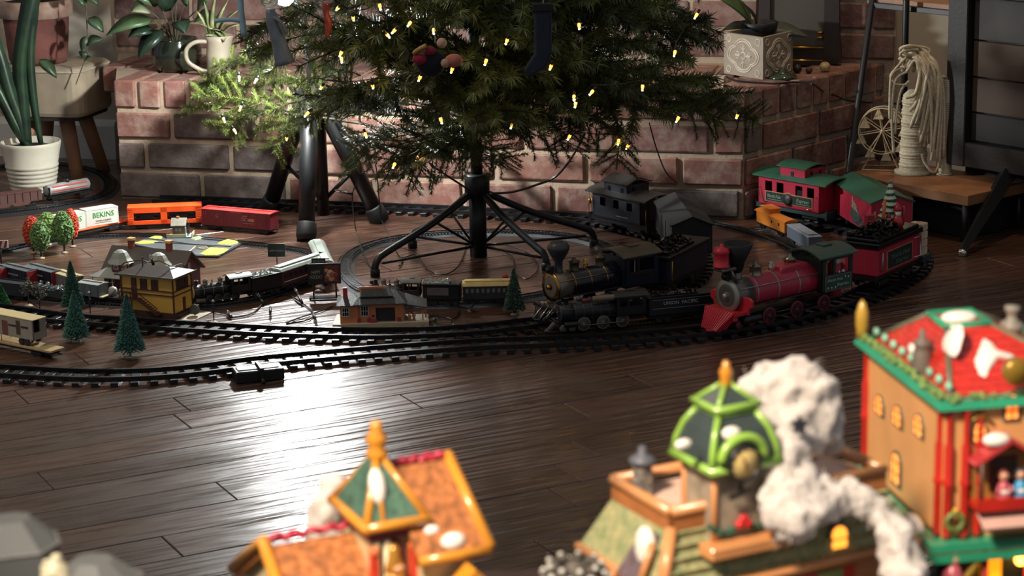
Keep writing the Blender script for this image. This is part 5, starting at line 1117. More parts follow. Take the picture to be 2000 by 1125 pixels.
for i, x in enumerate((.034, .118)):
    MB().lathe([(.0205, H+.006), (.0205, H+.023), (0, H+.023)], 8, (x, .010, 0), a0=PI/8, sharp=True).build('turret', DRED, t)
    for k in range(8):
        a = PI/8+PI/8+k*PI/4; n = Vector((math.cos(a), math.sin(a), 0)); 
        if n.y < .2:
            q = Vector((x, .010, H+.0165))+n*.0192; M = Matrix.Translation(q) @ Matrix.Rotation(a-PI/2, 4, 'Z')
            wn = MB(); wn.box((0, 0, 0), (.0105, .0012, .0085), None); wn.v = [tuple(M @ Vector(v)) for v in wn.v]; o = wn.build('turret_window', WTRIM, t)
            wn = MB(); wn.box((0, .0004, 0), (.0080, .0012, .0062), None); wn.v = [tuple(M @ Vector(v)) for v in wn.v]; wn.build('pane', mat('mauve_pane', '#6c4a4c', .3), o)
    MB().lathe([(.0265, H+.0225), (.0245, H+.0245), (.0190, H+.031), (.0165, H+.037), (.0125, H+.043), (.006, H+.0465), (0, H+.047)], 8, (x, .010, 0), a0=PI/8, sharp=True).build('dome', DOME, t)
    MB().bb(x-.001, x+.009, D*.5-.005, D*.5+.005, H+.030, H+.061).build('chimney', mat('brick_red_chimney', '#7c3228', .6), t); MB().bb(x-.0025, x+.0105, D*.5-.0065, D*.5+.0065, H+.059, H+.0635).build('chimney_cap', mat('cream_yellow_cap', '#cfa868', .5), t)
# -- level crossing with shanty
ROADM = mat('asphalt_grey_road', '#4a4e50', .7, var=.12, vs=60); FOAM = mat('yellow_green_scatter', '#c9c64e', .95, var=.2, vs=180, bump=1.0, bs=250, col2='#8fa04a')
O = fl(365, 482); t = thing('level_crossing', 'toy level crossing base with grey road, yellow scatter bushes and little brown shanty', 'toy crossing', O)
ply = [fl(*q)-O for q in ((258, 481), (285, 468), (345, 461), (400, 463), (474, 479), (427, 504), (358, 503))]
MB().prism([(q.x, q.y) for q in reversed(ply)], 0, .004, 'Z').build('base', mat('dark_crossing_base', '#26282a', .6), t)
ply2 = [Vector((q.x*.97, q.y*.95, 0)) for q in ply]; MB().prism([(q.x, q.y) for q in reversed(ply2)], .0038, .0052, 'Z').build('road', ROADM, t)
def mound(name, pts, h, m=FOAM):
    P = [fl(*q)-O for q in pts]; c = sum(P, Vector())/len(P); n = len(P); r = random.Random(n)
    vs = [p+Vector((0, 0, .005)) for p in P]+[c.lerp(p, .62)+Vector((0, 0, .005+h*r.uniform(.6, 1))) for p in P]+[c+Vector((0, 0, .005+h))]
    fs = [(i, (i+1) % n, n+(i+1) % n, n+i) for i in range(n)]+[(n+i, n+(i+1) % n, 2*n) for i in range(n)]
    MB().add(vs, fs).build(name, m, t)
mound('bush', [(390, 500), (410, 489), (448, 491), (436, 499), (424, 503), (402, 503)], .006)
mound('bush', [(424, 480), (445, 473), (470, 478), (452, 483), (432, 482)], .005)
mound('bush', [(263, 479), (275, 475), (310, 476), (300, 480), (275, 481)], .003)
mound('bush', [(288, 471), (300, 466), (318, 467), (316, 471)], .004); mound('bush', [(372, 470), (392, 465), (398, 471), (380, 474)], .004, mat('mixed_scatter', '#93a27a', .95, var=.2, vs=150, bump=.8, bs=250))
rl = MB()
for (a, b) in (((275, 477), (452, 487)), ((283, 470), (440, 491))):
    pa, pb = fl(*a)-O, fl(*b)-O; rl.tube([pa+Vector((0, 0, .0062)), pb+Vector((0, 0, .0062))], .0008, 4)
rl.build('crossing_rails', mat('dark_rail', '#2c2e30', .4), t)
fa, fb, fc = fl(362, 502)-O, fl(382, 492)-O, fl(404, 492)-O; up = Vector((0, 0, .012)); CFEN = mat('cream_fence', '#cfc9a0', .5)
MB().tube([fa+Vector((0, 0, .005)), fb+up, fc+up, fc+Vector((.004, 0, .005))], .0010, 5).tube([fb+up, fb+Vector((.018, 0, .005))], .0009, 5).tube([fb+up*.6, fc+up*.6], .0008, 5).build('gate_fence', CFEN, t)
S, rs, Ls = frame((337, 470), (368, 470)); S = S-O
sh = MB(); M = Matrix.Translation(S+Vector((0, .008, .0055))) @ Matrix.Rotation(.0, 4, 'Z')
def sub(name, mb, m, par=t):
    mb.v = [tuple(M @ Vector(v)) for v in mb.v]; return mb.build(name, m, par)
sub('shanty_floor', MB().bb(-.012, .042, -.008, .030, 0, .002), mat('pale_cyan_floor', '#a9cfc4', .5))
sub('low_fence', MB().bb(-.012, .030, -.009, -.0075, .002, .008).bb(.041, .0425, -.006, .028, .002, .009).bb(-.0125, -.011, -.008, .03, .002, .008), CFEN)
sub('shanty_wall', MB().bb(0, .026, 0, .024, .002, .027), mat('brown_shanty_wall', '#6c5448', .6))
sub('shanty_roof', MB().prism([(-.005, .026), (.012, .040), (.029, .026), (.029, .0245), (.012, .0385), (-.005, .0245)], -.003, .030, 'X'), mat('grey_tan_shanty_roof', '#7e7a6c', .55))
sub('shanty_gable', MB().prism([(0, .026), (.012, .0385), (.024, .026)], .0255, .0265, 'X'), mat('brown_shanty_wall', '#6c5448', .6))
sub('shanty_chimney', MB().bb(.008, .014, .010, .015, .034, .043), mat('cream_orange_chimney', '#c98a5a', .5))
for x in (.008, .0155): sub('shanty_window', MB().bb(x-.0025, x+.0025, -.0008, 0, .013, .020), mat('pale_window', '#9a8c80', .4))
sub('shanty_door', MB().bb(.0258, .0268, .006, .014, .002, .019), mat('pale_blue_door', '#8aa6b4', .4)); sub('shanty_post', MB().bb(.031, .0335, .001, .0035, .002, .024).bb(.031, .0335, .020, .0225, .002, .024), mat('dark_brown_post', '#3a2a26', .6))
# ================================================================== LARGE SCALE TRAINS
RZ = 0.0134
def cput(name, label, cat, a, b, z=RZ, group=None):
    A, B = fl(*a), fl(*b); d = B-A; A = flat(A); A.z = z
    return thing(name, label, cat, A, math.atan2(d.y, d.x), group), d.length
def gtrucks(t, xs, W, wr, m):
    for x in xs:
        tr = MB().cbox((x, -W*.40, wr*1.1), (wr*4.4, W*.05, wr*.9), wr*.15).cbox((x, W*.40, wr*1.1), (wr*4.4, W*.05, wr*.9), wr*.15).cbox((x, 0, wr*1.3), (wr*1.4, W*.8, wr*.7), wr*.1).build('truck', m, t)
        for dx in (-1.2, 1.2):
            for s in (-1, 1): MB().lathe([(0, -.0022), (wr*.5, -.0024), (wr*.6, -.0012), (wr*.85, -.0012), (wr*.88, -.0022), (wr, -.0022), (wr, .0022), (0, .0022)], 20, (x+dx*wr, s*W*.30, wr), 'Y').build('wheel', m, tr)
def caboose(t, L, W, H, m, nwin, arched=False):
    """x 0..L, near side y = 0 .. W"""
    yc = W/2; z0 = .026
    MB().bb(-.012, L+.014, .004, W-.004, z0-.010, z0).build('platform_frame', m['frame'], t)
    for s in (0, 1):
        x0, x1 = (-.016, -.010) if s == 0 else (L+.012, L+.018)
        MB().bb(x0, x1, .004, W-.004, z0-.014, z0+.004).build('end_beam', m['frame'], t)
    wl_ = MB().use(m['body']); th = .002
    ww = L*.115; wz0, wz1 = z0+(H-z0)*.50, z0+(H-z0)*.86; xs = m['wx']
    for y0 in (0, W-th):
        wl_.bb(0, L, y0, y0+th, z0, wz0).bb(0, L, y0, y0+th, wz1, H); e = [0]
        for x in xs: e += [x*L-ww/2, x*L+ww/2]
        e.append(L)
        for i in range(0, len(e), 2): wl_.bb(e[i], e[i+1], y0, y0+th, wz0, wz1)
    wl_.bb(0, th, 0, W, z0, H).bb(L-th, L, 0, W, z0, H).bb(0, L, 0, W, z0, z0+th); wl_.build('body', None, t)
    MB().bb(L*.02, L*.98, W*.4, W*.6, z0, H-.002).build('interior_wall', BLACK, t)
    MB().bb(L-.0006, L+.0008, yc+.012, yc+.028, z0+.02, H-.014).build('end_window', m['dark'], t); MB().bb(L-.0004, L+.0012, yc-.016, yc+.004, z0+.002, H-.010).build('end_door', m['body'], t)
    n = 10; ov = .006
    pr = [(-ov+(W+2*ov)*i/n, H+.010*(1-(2*i/n-1)**2)) for i in range(n+1)]; pr2 = [(y, z+.0026) for y, z in reversed(pr)]
    MB().prism(pr+pr2, -.018, L+.022, 'X').build('roof', m['roof'], t)
    c0, c1 = m['cup'][0]*L, m['cup'][1]*L; hz = H+m['cuph']
    cu = MB().use(m['body'])
    for y0, y1 in ((.010, .012), (W-.012, W-.010)): cu.bb(c0, c1, y0, y1, H, hz)
    cu.bb(c0, c0+.002, .010, W-.010, H, hz).bb(c1-.002, c1, .010, W-.010, H, hz); cu.build('cupola', None, t)
    for x in ((.5,) if not arched else (.22, .78)): MB().bb(c0+(c1-c0)*x-.004, c0+(c1-c0)*x+.004, .0092, .0108, H+.008, hz-.008).build('cupola_window', m['dark'], t)
    for y in (yc-.016, yc+.012): MB().bb(c1-.0006, c1+.0006, y, y+.008, H+.012, hz-.006).build('cupola_window', m['dark'], t)
    ov = .004; yy0, yy1 = .010-ov, W-.010+ov
    if arched: pr = [(yy0, hz), (yc, hz+.012), (yy1, hz)]
    else: pr = [(yy0+(yy1-yy0)*i/n, hz+.007*(1-(2*i/n-1)**2)) for i in range(n+1)]
    pr2 = [(y, z+.0022) for y, z in reversed(pr)]
    MB().prism(pr+pr2, c0-.006, c1+.006, 'X').build('cupola_roof', m['roof'], t)
    gtrucks(t, (L*.18, L*.82), W, .0105, DARKWHEEL) if False else None
    for x in (L*.20, L*.80):
        tr = MB().cbox((x, yc-W*.36, .012), (.044, .004, .010), .001).cbox((x, yc+W*.36, .012), (.044, .004, .010), .001).cbox((x, yc, .014), (.016, W*.7, .007), .001).build('truck', DARKWHEEL, t)
        for dx in (-.012, .012):
            for s in (-1, 1): MB().lathe([(0, -.0024), (.005, -.0026), (.006, -.0014), (.0088, -.0014), (.0092, -.0024), (.0102, -.0024), (.0102, .0024), (0, .0024)], 20, (x+dx, yc+s*W*.28, .0102), 'Y').build('wheel', DARKWHEEL, tr)
    return z0
def gput(name, label, a, b, z=RZ):
    A, B = fl(*a), fl(*b); d = B-A; A = flat(A); A.z = z
    return thing(name, label, 'train car', A, math.atan2(d.y, d.x)), d.length
# -- black caboose and cars
NAVYB = mat('blue_black_caboose', '#1e252f', 0.5, var=.06); ROOFK = mat('dusty_charcoal_roof', '#2c2d2b', 0.5, var=.1)
t, L = gput('caboose', 'blue black caboose with cupola standing against the hearth under the hanging branch tip', (1158, 455), (1250, 477))
KW = 0.082; KH = 0.076
caboose(t, L, KW, KH, dict(frame=BLACK, body=NAVYB, roof=ROOFK, dark=mat('night_window', '#0a0c10', .2), wx=(.22, .50, .78), cup=(.18, .66), cuph=.026), 3, True)
for q, r in (([(.002, -.004, .030), (.002, -.004, .068)], .0008), ([(-.014, .002, .026), (-.014, .002, .076)], .0008), ([(L+.016, .002, .026), (L+.016, .002, .060)], .0009)): MB().tube(q, r, 6).build('grab_rail', BRASS, t)
MB().lathe([(0, .062), (.0028, .0615), (.0032, .056), (.0028, .051), (0, .050)], 10, (-.004, -.004, 0)).build('side_lantern', BRASS, t)
MB().tube([(L*.62, .016, KH+.008), (L*.62, .016, KH+.024)], .0007, 5).lathe([(0, KH+.0285), (.005, KH+.0285), (.005, KH+.026), (0, KH+.025)], 12, (L*.62, .016, 0)).build('roof_lamp', BRASS, t)
MB().bb(L*.50, L*.74, -.0004, .0002, .0345, .0362).build('lettering_line', mat('grey_lettering', '#8a9094', .5), t)
t, L = cput('boxcar', 'black boxcar in deep shadow between the black caboose and black tender', 'train car', (1352, 530), (1318, 478))
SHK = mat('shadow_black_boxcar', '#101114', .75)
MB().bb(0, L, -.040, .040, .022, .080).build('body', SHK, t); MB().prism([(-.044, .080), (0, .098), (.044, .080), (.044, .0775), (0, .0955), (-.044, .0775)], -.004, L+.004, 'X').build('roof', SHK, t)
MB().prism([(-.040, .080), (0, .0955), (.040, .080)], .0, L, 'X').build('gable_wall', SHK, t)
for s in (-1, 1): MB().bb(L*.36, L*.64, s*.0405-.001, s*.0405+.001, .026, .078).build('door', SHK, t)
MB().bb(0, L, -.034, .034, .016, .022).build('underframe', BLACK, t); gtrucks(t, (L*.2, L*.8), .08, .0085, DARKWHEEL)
MB().tube([(-.003, -.034, .030), (-.008, -.034, .030), (-.008, -.034, .062), (-.003, -.034, .062)], .0008, 5).build('grab_rail', CHROME, t)
# -- black locomotive
SMK = mat('worn_grey_smokebox', '#8a8478', 0.34, .5, var=.15); DKB = mat('navy_black_boiler', '#151a24', 0.25, var=.05); AGED = mat('aged_brass', '#b08a4a', .25, 1.0)
MK = dict(frame=BLACK, boiler=DKB, smoke=SMK, trim=AGED, stack=mat('grey_black_stack', '#34343a', .35, var=.1), dome=mat('dark_brass_dome', '#4e4634', .35, .5), lamp=BLACK, cab=mat('navy_black_cab', '#1a222e', .4), roof=mat('dusty_brown_cab_roof', '#4e483c', .45, var=.1), wheel=mat('dark_bronze_wheel', '#3e3a30', .4, .3), rod=STEEL, cyl=mat('tarnished_cylinder', '#8a8272', .35, .5), pilot=mat('blue_black_pilot', '#1b2028', .35))
t, L = cput('steam_locomotive', 'large black steam locomotive with balloon stack and brass boiler bands below the tree', 'locomotive', (1058, 638), (1262, 597))
loco(t, L, .0255, .057, .074, MK, 'balloon', 3, .0145, bands=3)
MB().tube([(.045*L, -.010, .028), (-.055*L, -.012, .004)], .0016, 6).tube([(.045*L, .004, .028), (-.075*L, .002, .004)], .0016, 6).tube([(.045*L, -.026, .028), (-.04*L, -.022, .004)], .0013, 6).build('steel_rod', CHROME, t)
MB().cbox((.3*L, -.034, .030), (.016, .004, .005), .001).build('valve_tag', mat('red_valve_tag', '#b8402c', .5), t)
MB().bb(.74*L, .92*L, -.0378, -.0370, .060, .0618).build('lettering_line', AGED, t)
t, L = cput('tender', 'large black tender coupled behind the big black locomotive', 'train car', (1272, 594), (1352, 552))
tender(t, L, .070, .026, .074, mat('navy_black_cab', '#1a222e', .4), dict(wheel=DARKWHEEL), .009, COALG, 8, 160, .006)
MB().tube([(L*.04, -.037, .034), (L*.04, -.040, .034), (L*.04, -.040, .070), (L*.04, -.037, .070)], .0014, 6).build('grab_rail', BRASS, t)
# -- red set
CRIM = mat('crimson_plastic', '#ae2a40', 0.36, var=.04); GREENR = mat('bottle_green_roof', '#2a5a46', .45, var=.08); GRND = mat('dark_green_frame_g', '#1f3a36', .45, var=.06); SIGNK = mat('green_black_plaque', '#1c2e28', .4); PINKG = mat('pale_gold_border', '#c08a62', .4); MINT = mat('mint_lettering', '#8fb49a', .5)
t, L = gput('caboose', 'crimson caboose with green roof and gold bordered plaque beside the hearth corner', (1481, 430), (1599, 453))
CW_, CH_ = .085, .086
caboose(t, L, CW_, CH_, dict(frame=GRND, body=CRIM, roof=GREENR, dark=BLACK, wx=(.17, .36, .67, .86), cup=(.30, .72), cuph=.026), 4)
MB().bb(.12*L, .90*L, -.0016, .0, .034, .056).lathe([(0, -.0018), (.0155, -.0018), (.0155, 0), (0, 0)], 20, (.50*L, 0, .044), 'Y').build('plaque_border', PINKG, t)
MB().bb(.135*L, .885*L, -.0022, -.0008, .0355, .0545).lathe([(0, -.0024), (.0135, -.0024), (.0135, -.0006), (0, -.0006)], 20, (.50*L, 0, .044), 'Y').build('plaque', SIGNK, t)
text('lettering', 'North Pole', .011, MINT, t, (.27*L, -.0026, .046), width=L*.22, shear=.25); text('lettering', 'Express', .011, MINT, t, (.74*L, -.0026, .046), width=L*.20, shear=.25)
MB().bb(.16*L, .40*L, -.0026, -.002, .0385, .0395).bb(.64*L, .86*L, -.0026, -.002, .0385, .0395).build('lettering_line', MINT, t)
MB().sph((.50*L, -.002, .044), .009, 10, (1, .2, 1)).build('emblem', mat('dark_brown_emblem', '#4a3a30', .5, var=.3, vs=300), t)
for pts in ([(.03*L, 0, .062), (.035*L, -.004, .056), (.06*L, -.004, .040), (.10*L, -.004, .033), (.15*L, 0, .032)], [(.96*L, 0, .060), (.96*L, -.003, .058)], [(.80*L, -.003, .031), (.86*L, -.003, .031)]): MB().tube(spline(pts, 4), .0010, 6).build('grab_rail', CHROME, t)
A_ = fl(1700, 491); B_ = fl(1626, 444); d = B_-A_; L = d.length; A_.z = RZ
t = thing('boxcar', 'crimson boxcar with green gable roof behind the snowy figurine', 'train car', flat(A_)+Vector((0, 0, RZ)), math.atan2(d.y, d.x))
W_ = .088   # x runs back from the near corner, the car body lies on the right (negative y)
MB().bb(0, L, -W_, 0, .022, .086).build('body', CRIM, t)
MB().prism([(-W_, .086), (-W_/2, .100), (0, .086)], 0.0004, L-.0004, 'X').build('gable_wall', CRIM, t)
MB().prism([(.004, .0845), (-W_/2, .1015), (-W_-.004, .0845), (-W_-.004, .087), (-W_/2, .1045), (.004, .087)], -.005, L+.005, 'X').build('roof', GREENR, t)
MB().bb(L*.02, L*.98, -W_+.008, -.008, .016, .022).build('underframe', GRND, t)
for z, x in ((.030, .94), (.042, .95), (.056, .96), (.028, .62), (.03, .25)): MB().sph((x*L, .0006, z), .0018, 8).build('rivet', mat('pink_rivet', '#c05a74', .4), t)
# painted picture panel on the long side
MB().prism([(L*.16, .026), (L*.46, .026), (L*.52, .040), (L*.50, .056), (L*.30, .050), (L*.2, .040)], -.0004, .0010, 'Y').build('picture_panel', mat('grey_green_picture', '#4c5450', .55, var=.3, vs=120), t)
MB().prism([(L*.30, .050), (L*.50, .056), (L*.47, .082), (L*.42, .070), (L*.36, .064)], -.0004, .0012, 'Y').build('picture_figure', mat('beige_picture_figure', '#a98a78', .55, var=.3, vs=150), t)
MB().bb(-.0014, .0, -W_*.40, -W_*.08, .026, .082).build('end_door', CRIM, t)
gtr = Vector((0, -W_/2, 0))
for x in (L*.2, L*.8):
    tr = MB().cbox((x, -W_/2, .013), (.016, W_*.72, .008), .001).cbox((x, -W_*.12, .011), (.040, .004, .009), .001).cbox((x, -W_*.88, .011), (.040, .004, .009), .001).build('truck', DARKWHEEL, t)
    for dx in (-.011, .011):
        for y in (-W_*.22, -W_*.78): MB().lathe([(0, -.0022), (.0095, -.0022), (.0095, .0022), (0, .0022)], 18, (x+dx, y, .0095), 'Y').build('wheel', DARKWHEEL, tr)
# -- red locomotive
REDP = mat('bright_red_plastic', '#c22838', .35, var=.03); GRYS = mat('satin_grey_smokebox', '#6e6a64', .32, .5, var=.06); DGC = mat('dark_green_cab', '#14241f', .4); PWTR = mat('antique_pewter', '#8a8474', .28, .9)
MR = dict(frame=BLACK, boiler=CRIM, smoke=GRYS, trim=mat('pale_grey_trim_g', '#a8a498', .3, .5), stack=mat('matt_black_stack', '#0e0f13', .5), dome=PWTR, lamp=BLACK, cab=DGC, roof=mat('grey_green_cab_roof_g', '#3c5348', .5, var=.05), wheel=mat('dusky_red_wheel', '#6a2834', .5), rod=BLACK, cyl=BLACK, pilot=REDP)
t, L = cput('steam_locomotive', 'crimson boilered steam locomotive with red cowcatcher and black funnel stack', 'locomotive', (1398, 659), (1634, 604))
loco(t, L, .0285, .058, .078, MR, 'funnel', 3, .0155, bands=3, cabx=.74)
# raised red firebox hump, lantern, front plate with grille, apron cowcatcher
MB().prism([(.46*L, .078), (.48*L, .0925), (.60*L, .0955), (.70*L, .0925), (.735*L, .082), (.735*L, .07), (.46*L, .07)], -.0165, .0165, 'Y').build('boiler_hump', CRIM, t, bevel=.004)
fx = .065*L
MB().lathe([(0, .112), (.0145, .112), (.0155, .114), (.0130, .116), (.0130, .136), (.0150, .138), (.0120, .146), (.004, .148), (.003, .153), (0, .1535)], 20, (fx-.006, 0, 0)).build('lantern', REDP, t)
MB().cbox((fx, 0, .108), (.034, .030, .006), .002).tube([(fx+.006, -.012, .106), (fx+.016, -.016, .082)], .0022, 6).tube([(fx+.006, .012, .106), (fx+.016, .016, .082)], .0022, 6).build('lantern_bracket', PWTR, t)
MB().prism([(-.044, .028), (.044, .028), (.046, .040), (.054, .044), (.054, .056), (.046, .060), (-.046, .060), (-.054, .056), (-.054, .044), (-.046, .040)], .118*L, .138*L, 'X').build('front_plate', REDP, t, bevel=.0015)
MB().bb(.03*L, .138*L, -.040, .040, .029, .034).build('pilot_deck', REDP, t)
MB().bb(.1165*L, .136*L, .018, .040, .034, .056).build('grille_panel', mat('gold_grille', '#9a7a34', .4, .3, var=.4, vs=400), t)
ap = MB().use(REDP)
ap.add([(.03*L, -.038, .036), (.03*L, .038, .036), (-.055*L, .020, .004), (-.055*L, -.020, .004), (.045*L, -.038, .036), (.045*L, .038, .036), (.02*L, .022, .004), (.02*L, -.022, .004)], [(0, 1, 2, 3), (4, 7, 6, 5), (0, 3, 7, 4), (1, 5, 6, 2), (0, 4, 5, 1), (3, 2, 6, 7)])
ap.build('cowcatcher_apron', None, t)
sl = MB().use(REDP)
for i in range(11):
    y = -.034+.068*i/10; sl.tube([(.028*L, y, .036), (-.057*L, y*.55, .005)], .0012, 5)
sl.build('cowcatcher_slats', None, t)
# cab details: plaque and driver figure
cx0 = .74*L; cl = L-cx0
MB().bb(cx0+cl*.10, L-cl*.06, -.0402, -.0390, .038, .066).build('plaque_border', mat('grey_plaque_border', '#6c6c62', .4), t); MB().bb(cx0+cl*.13, L-cl*.09, -.0406, -.0396, .0395, .0645).build('plaque', mat('green_plaque', '#23463a', .4), t)
text('lettering', 'North Pole', .008, mat('pale_mint_lettering', '#b4c8b4', .5), t, (cx0+cl*.40, -.0410, .0575), width=cl*.48, shear=.2); text('lettering', 'Express', .008, mat('pale_mint_lettering', '#b4c8b4', .5), t, (cx0+cl*.66, -.0410, .0475), width=cl*.38, shear=.2)
hm = MB()
for (x, z) in ((.74, .060), (.84, .0585), (.18, .0440), (.30, .0435), (.42, .0435)): hm.sph((cx0+cl*x, -.0408, z), .0018, 8, (1, .3, 1.3))
hm.build('plaque_holly', mat('pale_mint_lettering', '#b4c8b4', .5), t)
fg = thing('toy_driver', 'little red coated white bearded toy driver in the green cab window', 'toy figure', t.location+Matrix.Rotation(t.rotation_euler.z, 3, 'Z') @ Vector((cx0+cl*.66, -.018, .0225)), t.rotation_euler.z)
MB().lathe([(0, 0), (.013, 0), (.014, .02), (.015, .045), (.012, .058), (.005, .064), (0, .065)], 14).tube([(-.012, -.004, .056), (-.014, -.012, .048), (-.006, -.016, .046)], .005, 8).tube([(.012, -.004, .056), (.015, -.012, .048), (.006, -.016, .046)], .005, 8).build('coat', mat('red_coat', '#a8303a', .6), fg)
hd_ = MB().sph((0, -.004, .072), .0075, 14).sph((0, -.0115, .0715), .0016, 8).build('head', mat('toy_skin', '#c99a80', .6), fg)
MB().sph((0, -.009, .066), .0065, 12, (1, .6, 1.2)).sph((0, -.003, .078), .0078, 12, (1, 1, .5)).build('beard', WHITE, fg)
for s in (-1, 1): MB().sph((s*.0026, -.0112, .0738), .0009, 6).build('eye', BLACK, fg)
MB().sph((-.006, -.017, .046), .0036, 10).sph((.006, -.017, .046), .0036, 10).build('mitts', WHITE, fg)
MB().bb(cx0+cl*.10, cx0+cl*.30, -.030, -.026, .060, .094).build('window_picture', mat('tan_window_picture', '#9a7a58', .5, var=.3, vs=200), t)
# -- red tender
a0 = (fl(1657, 577)+fl(1703, 581))/2; nb = fl(1786, 543); na = fl(1703, 581); d = nb-na; L = d.length
t = thing('tender', 'crimson tender heaped with glossy coal behind the green cab', 'train car', flat(a0)+Vector((0, 0, RZ)), math.atan2(d.y, d.x))
TW = .070
MB().bb(0, L, -TW*.42, TW*.42, .018, .026).build('underframe', BLACK, t)
MB().cbox((L/2, 0, .053), (L, TW, .054), .004).build('body', CRIM, t)
MB().cbox((L/2, 0, .085), (L*1.04, TW*1.12, .011), .002).build('top_rim', mat('glossy_black_rim', '#101014', .2), t)
MB().cbox((L/2, 0, .0935), (L*.96, TW*.96, .007), .002).build('coal_bunker', mat('glossy_black_rim', '#101014', .2), t)
coal(t, L*.04, L*.56, TW*.44, .093, .022, COALG, 9, 260, .0062)
MB().bb(L*.20, L*.80, -TW/2-.0014, -TW/2+.001, .034, .070).build('plaque_border', PINKG, t); MB().bb(L*.22, L*.78, -TW/2-.0020, -TW/2, .0355, .0685).build('plaque', SIGNK, t)
text('lettering', 'North Pole', .013, mat('dim_green_lettering', '#5c7468', .5), t, (L*.5, -TW/2-.0026, .056), width=L*.44, shear=.2); text('lettering', 'Express', .012, mat('dim_green_lettering', '#5c7468', .5), t, (L*.54, -TW/2-.0026, .044), width=L*.30, shear=.2)
for q, r in (([(L*.06, -TW/2, .072), (L*.06, -TW/2-.005, .072), (L*.06, -TW/2-.005, .038), (L*.06, -TW/2, .038)], .0012), ([(L*.84, -TW/2, .074), (L*.96, -TW/2-.004, .074), (L*.96, -TW/2-.004, .036), (L*.84, -TW/2, .036)], .0012)): MB().tube(q, r, 6).build('grab_rail', CHROME, t)
gtrucks(t, (L*.22, L*.78), TW, .0090, DARKWHEEL)
zt = t.location.z
def on_tender(x, y, z): return t.location+Matrix.Rotation(t.rotation_euler.z, 3, 'Z') @ Vector((x, y, z))
# -- snowy tree figurine with red capped figures on the tender
fz = thing('tree_figurine', 'glazed snowy fir figurine with red hatted figure standing on the tender rear', 'figurine', on_tender(L*.74, .008, .0970), 0)
prof = [(0, 0)]
for i in range(7):
    r0 = .0265*(1-i/7.6); prof += [(r0, .004+i*.0112), (r0*.98, .008+i*.0112), (r0*.70, .0135+i*.0112)]
prof += [(.003, .086), (0, .088)]
m = bpy.data.materials.new('glazed_snowy_green'); m.use_nodes = True; nt = m.node_tree; b = nt.nodes['Principled BSDF']; b.inputs['Roughness'].default_value = .2
tcn = nt.nodes.new('ShaderNodeTexCoord'); sx_ = nt.nodes.new('ShaderNodeSeparateXYZ'); nz = nt.nodes.new('ShaderNodeTexNoise'); nz.inputs['Scale'].default_value = 120
m1 = nt.nodes.new('ShaderNodeMath'); m1.operation = 'MULTIPLY_ADD'; m1.inputs[1].default_value = 1/.0112; ml = nt.nodes.new('ShaderNodeMath'); ml.operation = 'MULTIPLY'; ml.inputs[1].default_value = .55
fr = nt.nodes.new('ShaderNodeMath'); fr.operation = 'FRACT'; rp = nt.nodes.new('ShaderNodeValToRGB'); rp.color_ramp.interpolation = 'CONSTANT'
rp.color_ramp.elements[0].color = lin('#c8c8b4'); rp.color_ramp.elements[1].position = .5; rp.color_ramp.elements[1].color = lin('#1e5a3c')
L_ = nt.links; L_.new(tcn.outputs['Object'], sx_.inputs[0]); L_.new(tcn.outputs['Object'], nz.inputs['Vector']); L_.new(nz.outputs['Fac'], ml.inputs[0]); L_.new(sx_.outputs['Z'], m1.inputs[0]); L_.new(ml.outputs[0], m1.inputs[2]); L_.new(m1.outputs[0], fr.inputs[0]); L_.new(fr.outputs[0], rp.inputs[0]); L_.new(rp.outputs[0], b.inputs['Base Color'])
MB().lathe(prof, 20).build('fir', m, fz)
for (x, y, h, nm) in ((.012, -.020, .046, 1), (-.006, -.022, .026, .6)):
    MB().lathe([(0, 0), (.010*nm, 0), (.011*nm, .012*nm), (.008*nm, .022*nm), (.004*nm, .026*nm), (0, .027*nm)], 14, (x, y, 0)).build('figure_coat', mat('glazed_red', '#b02a30', .25), fz)
    hh = MB().sph((x, y, .031*nm), .0078*nm, 12).build('figure_head', mat('glazed_skin', '#d0a488', .3), fz)
    MB().lathe([(.0082*nm, .033*nm), (.0086*nm, .036*nm), (.006*nm, .043*nm), (.002*nm, .047*nm), (0, .0475*nm)], 14, (x, y, 0)).build('figure_hat', mat('glazed_red', '#b02a30', .25), fz); MB().sph((x, y-.0045*nm, .028*nm), .006*nm, 10, (1, .7, 1)).build('figure_beard', WHITE, fz)
MB().tube([(.022, -.016, .004), (.024, -.016, .040)], .0032, 8).build('red_post', mat('glazed_red', '#b02a30', .25), fz)
for (x, y, h, r, c, lab) in ((.555, .006, .056, .0036, '#c46a44', 'tall orange stick standing in the coal by the snowy figurine'), (.47, .018, .036, .0026, '#b8603a', 'short orange stick leaning in the coal left of the tall one')):
    s = thing('orange_stick', lab, 'toy stick', on_tender(L*x, y, .094)); MB().tube([(0, 0, 0), (.0015, 0, h*.5), (.003, 0, h)], [r, r, r*.92], 8).build('stick', mat('stick_'+c[1:], c, .5), s); MB().lathe([(0, h), (r*.9, h), (r*.8, h+.001), (0, h+.0012)], 8, (.003, 0, 0)).build('stick_tip', mat('stick_tip', '#d98a5c', .5), s)
s = thing('red_block', 'small red toy block behind the coal heap', 'toy block', on_tender(L*.40, .020, .094), .3); MB().cbox((0, 0, .017), (.016, .014, .034), .001).build('block', mat('red_toy_block', '#a82c38', .45), s)
MB().cbox((0, -.0072, .022), (.010, .0012, .003), .0003).cbox((0, -.0072, .011), (.012, .0012, .003), .0003).build('block_trim', mat('pinkish_trim', '#c8505a', .45), s)
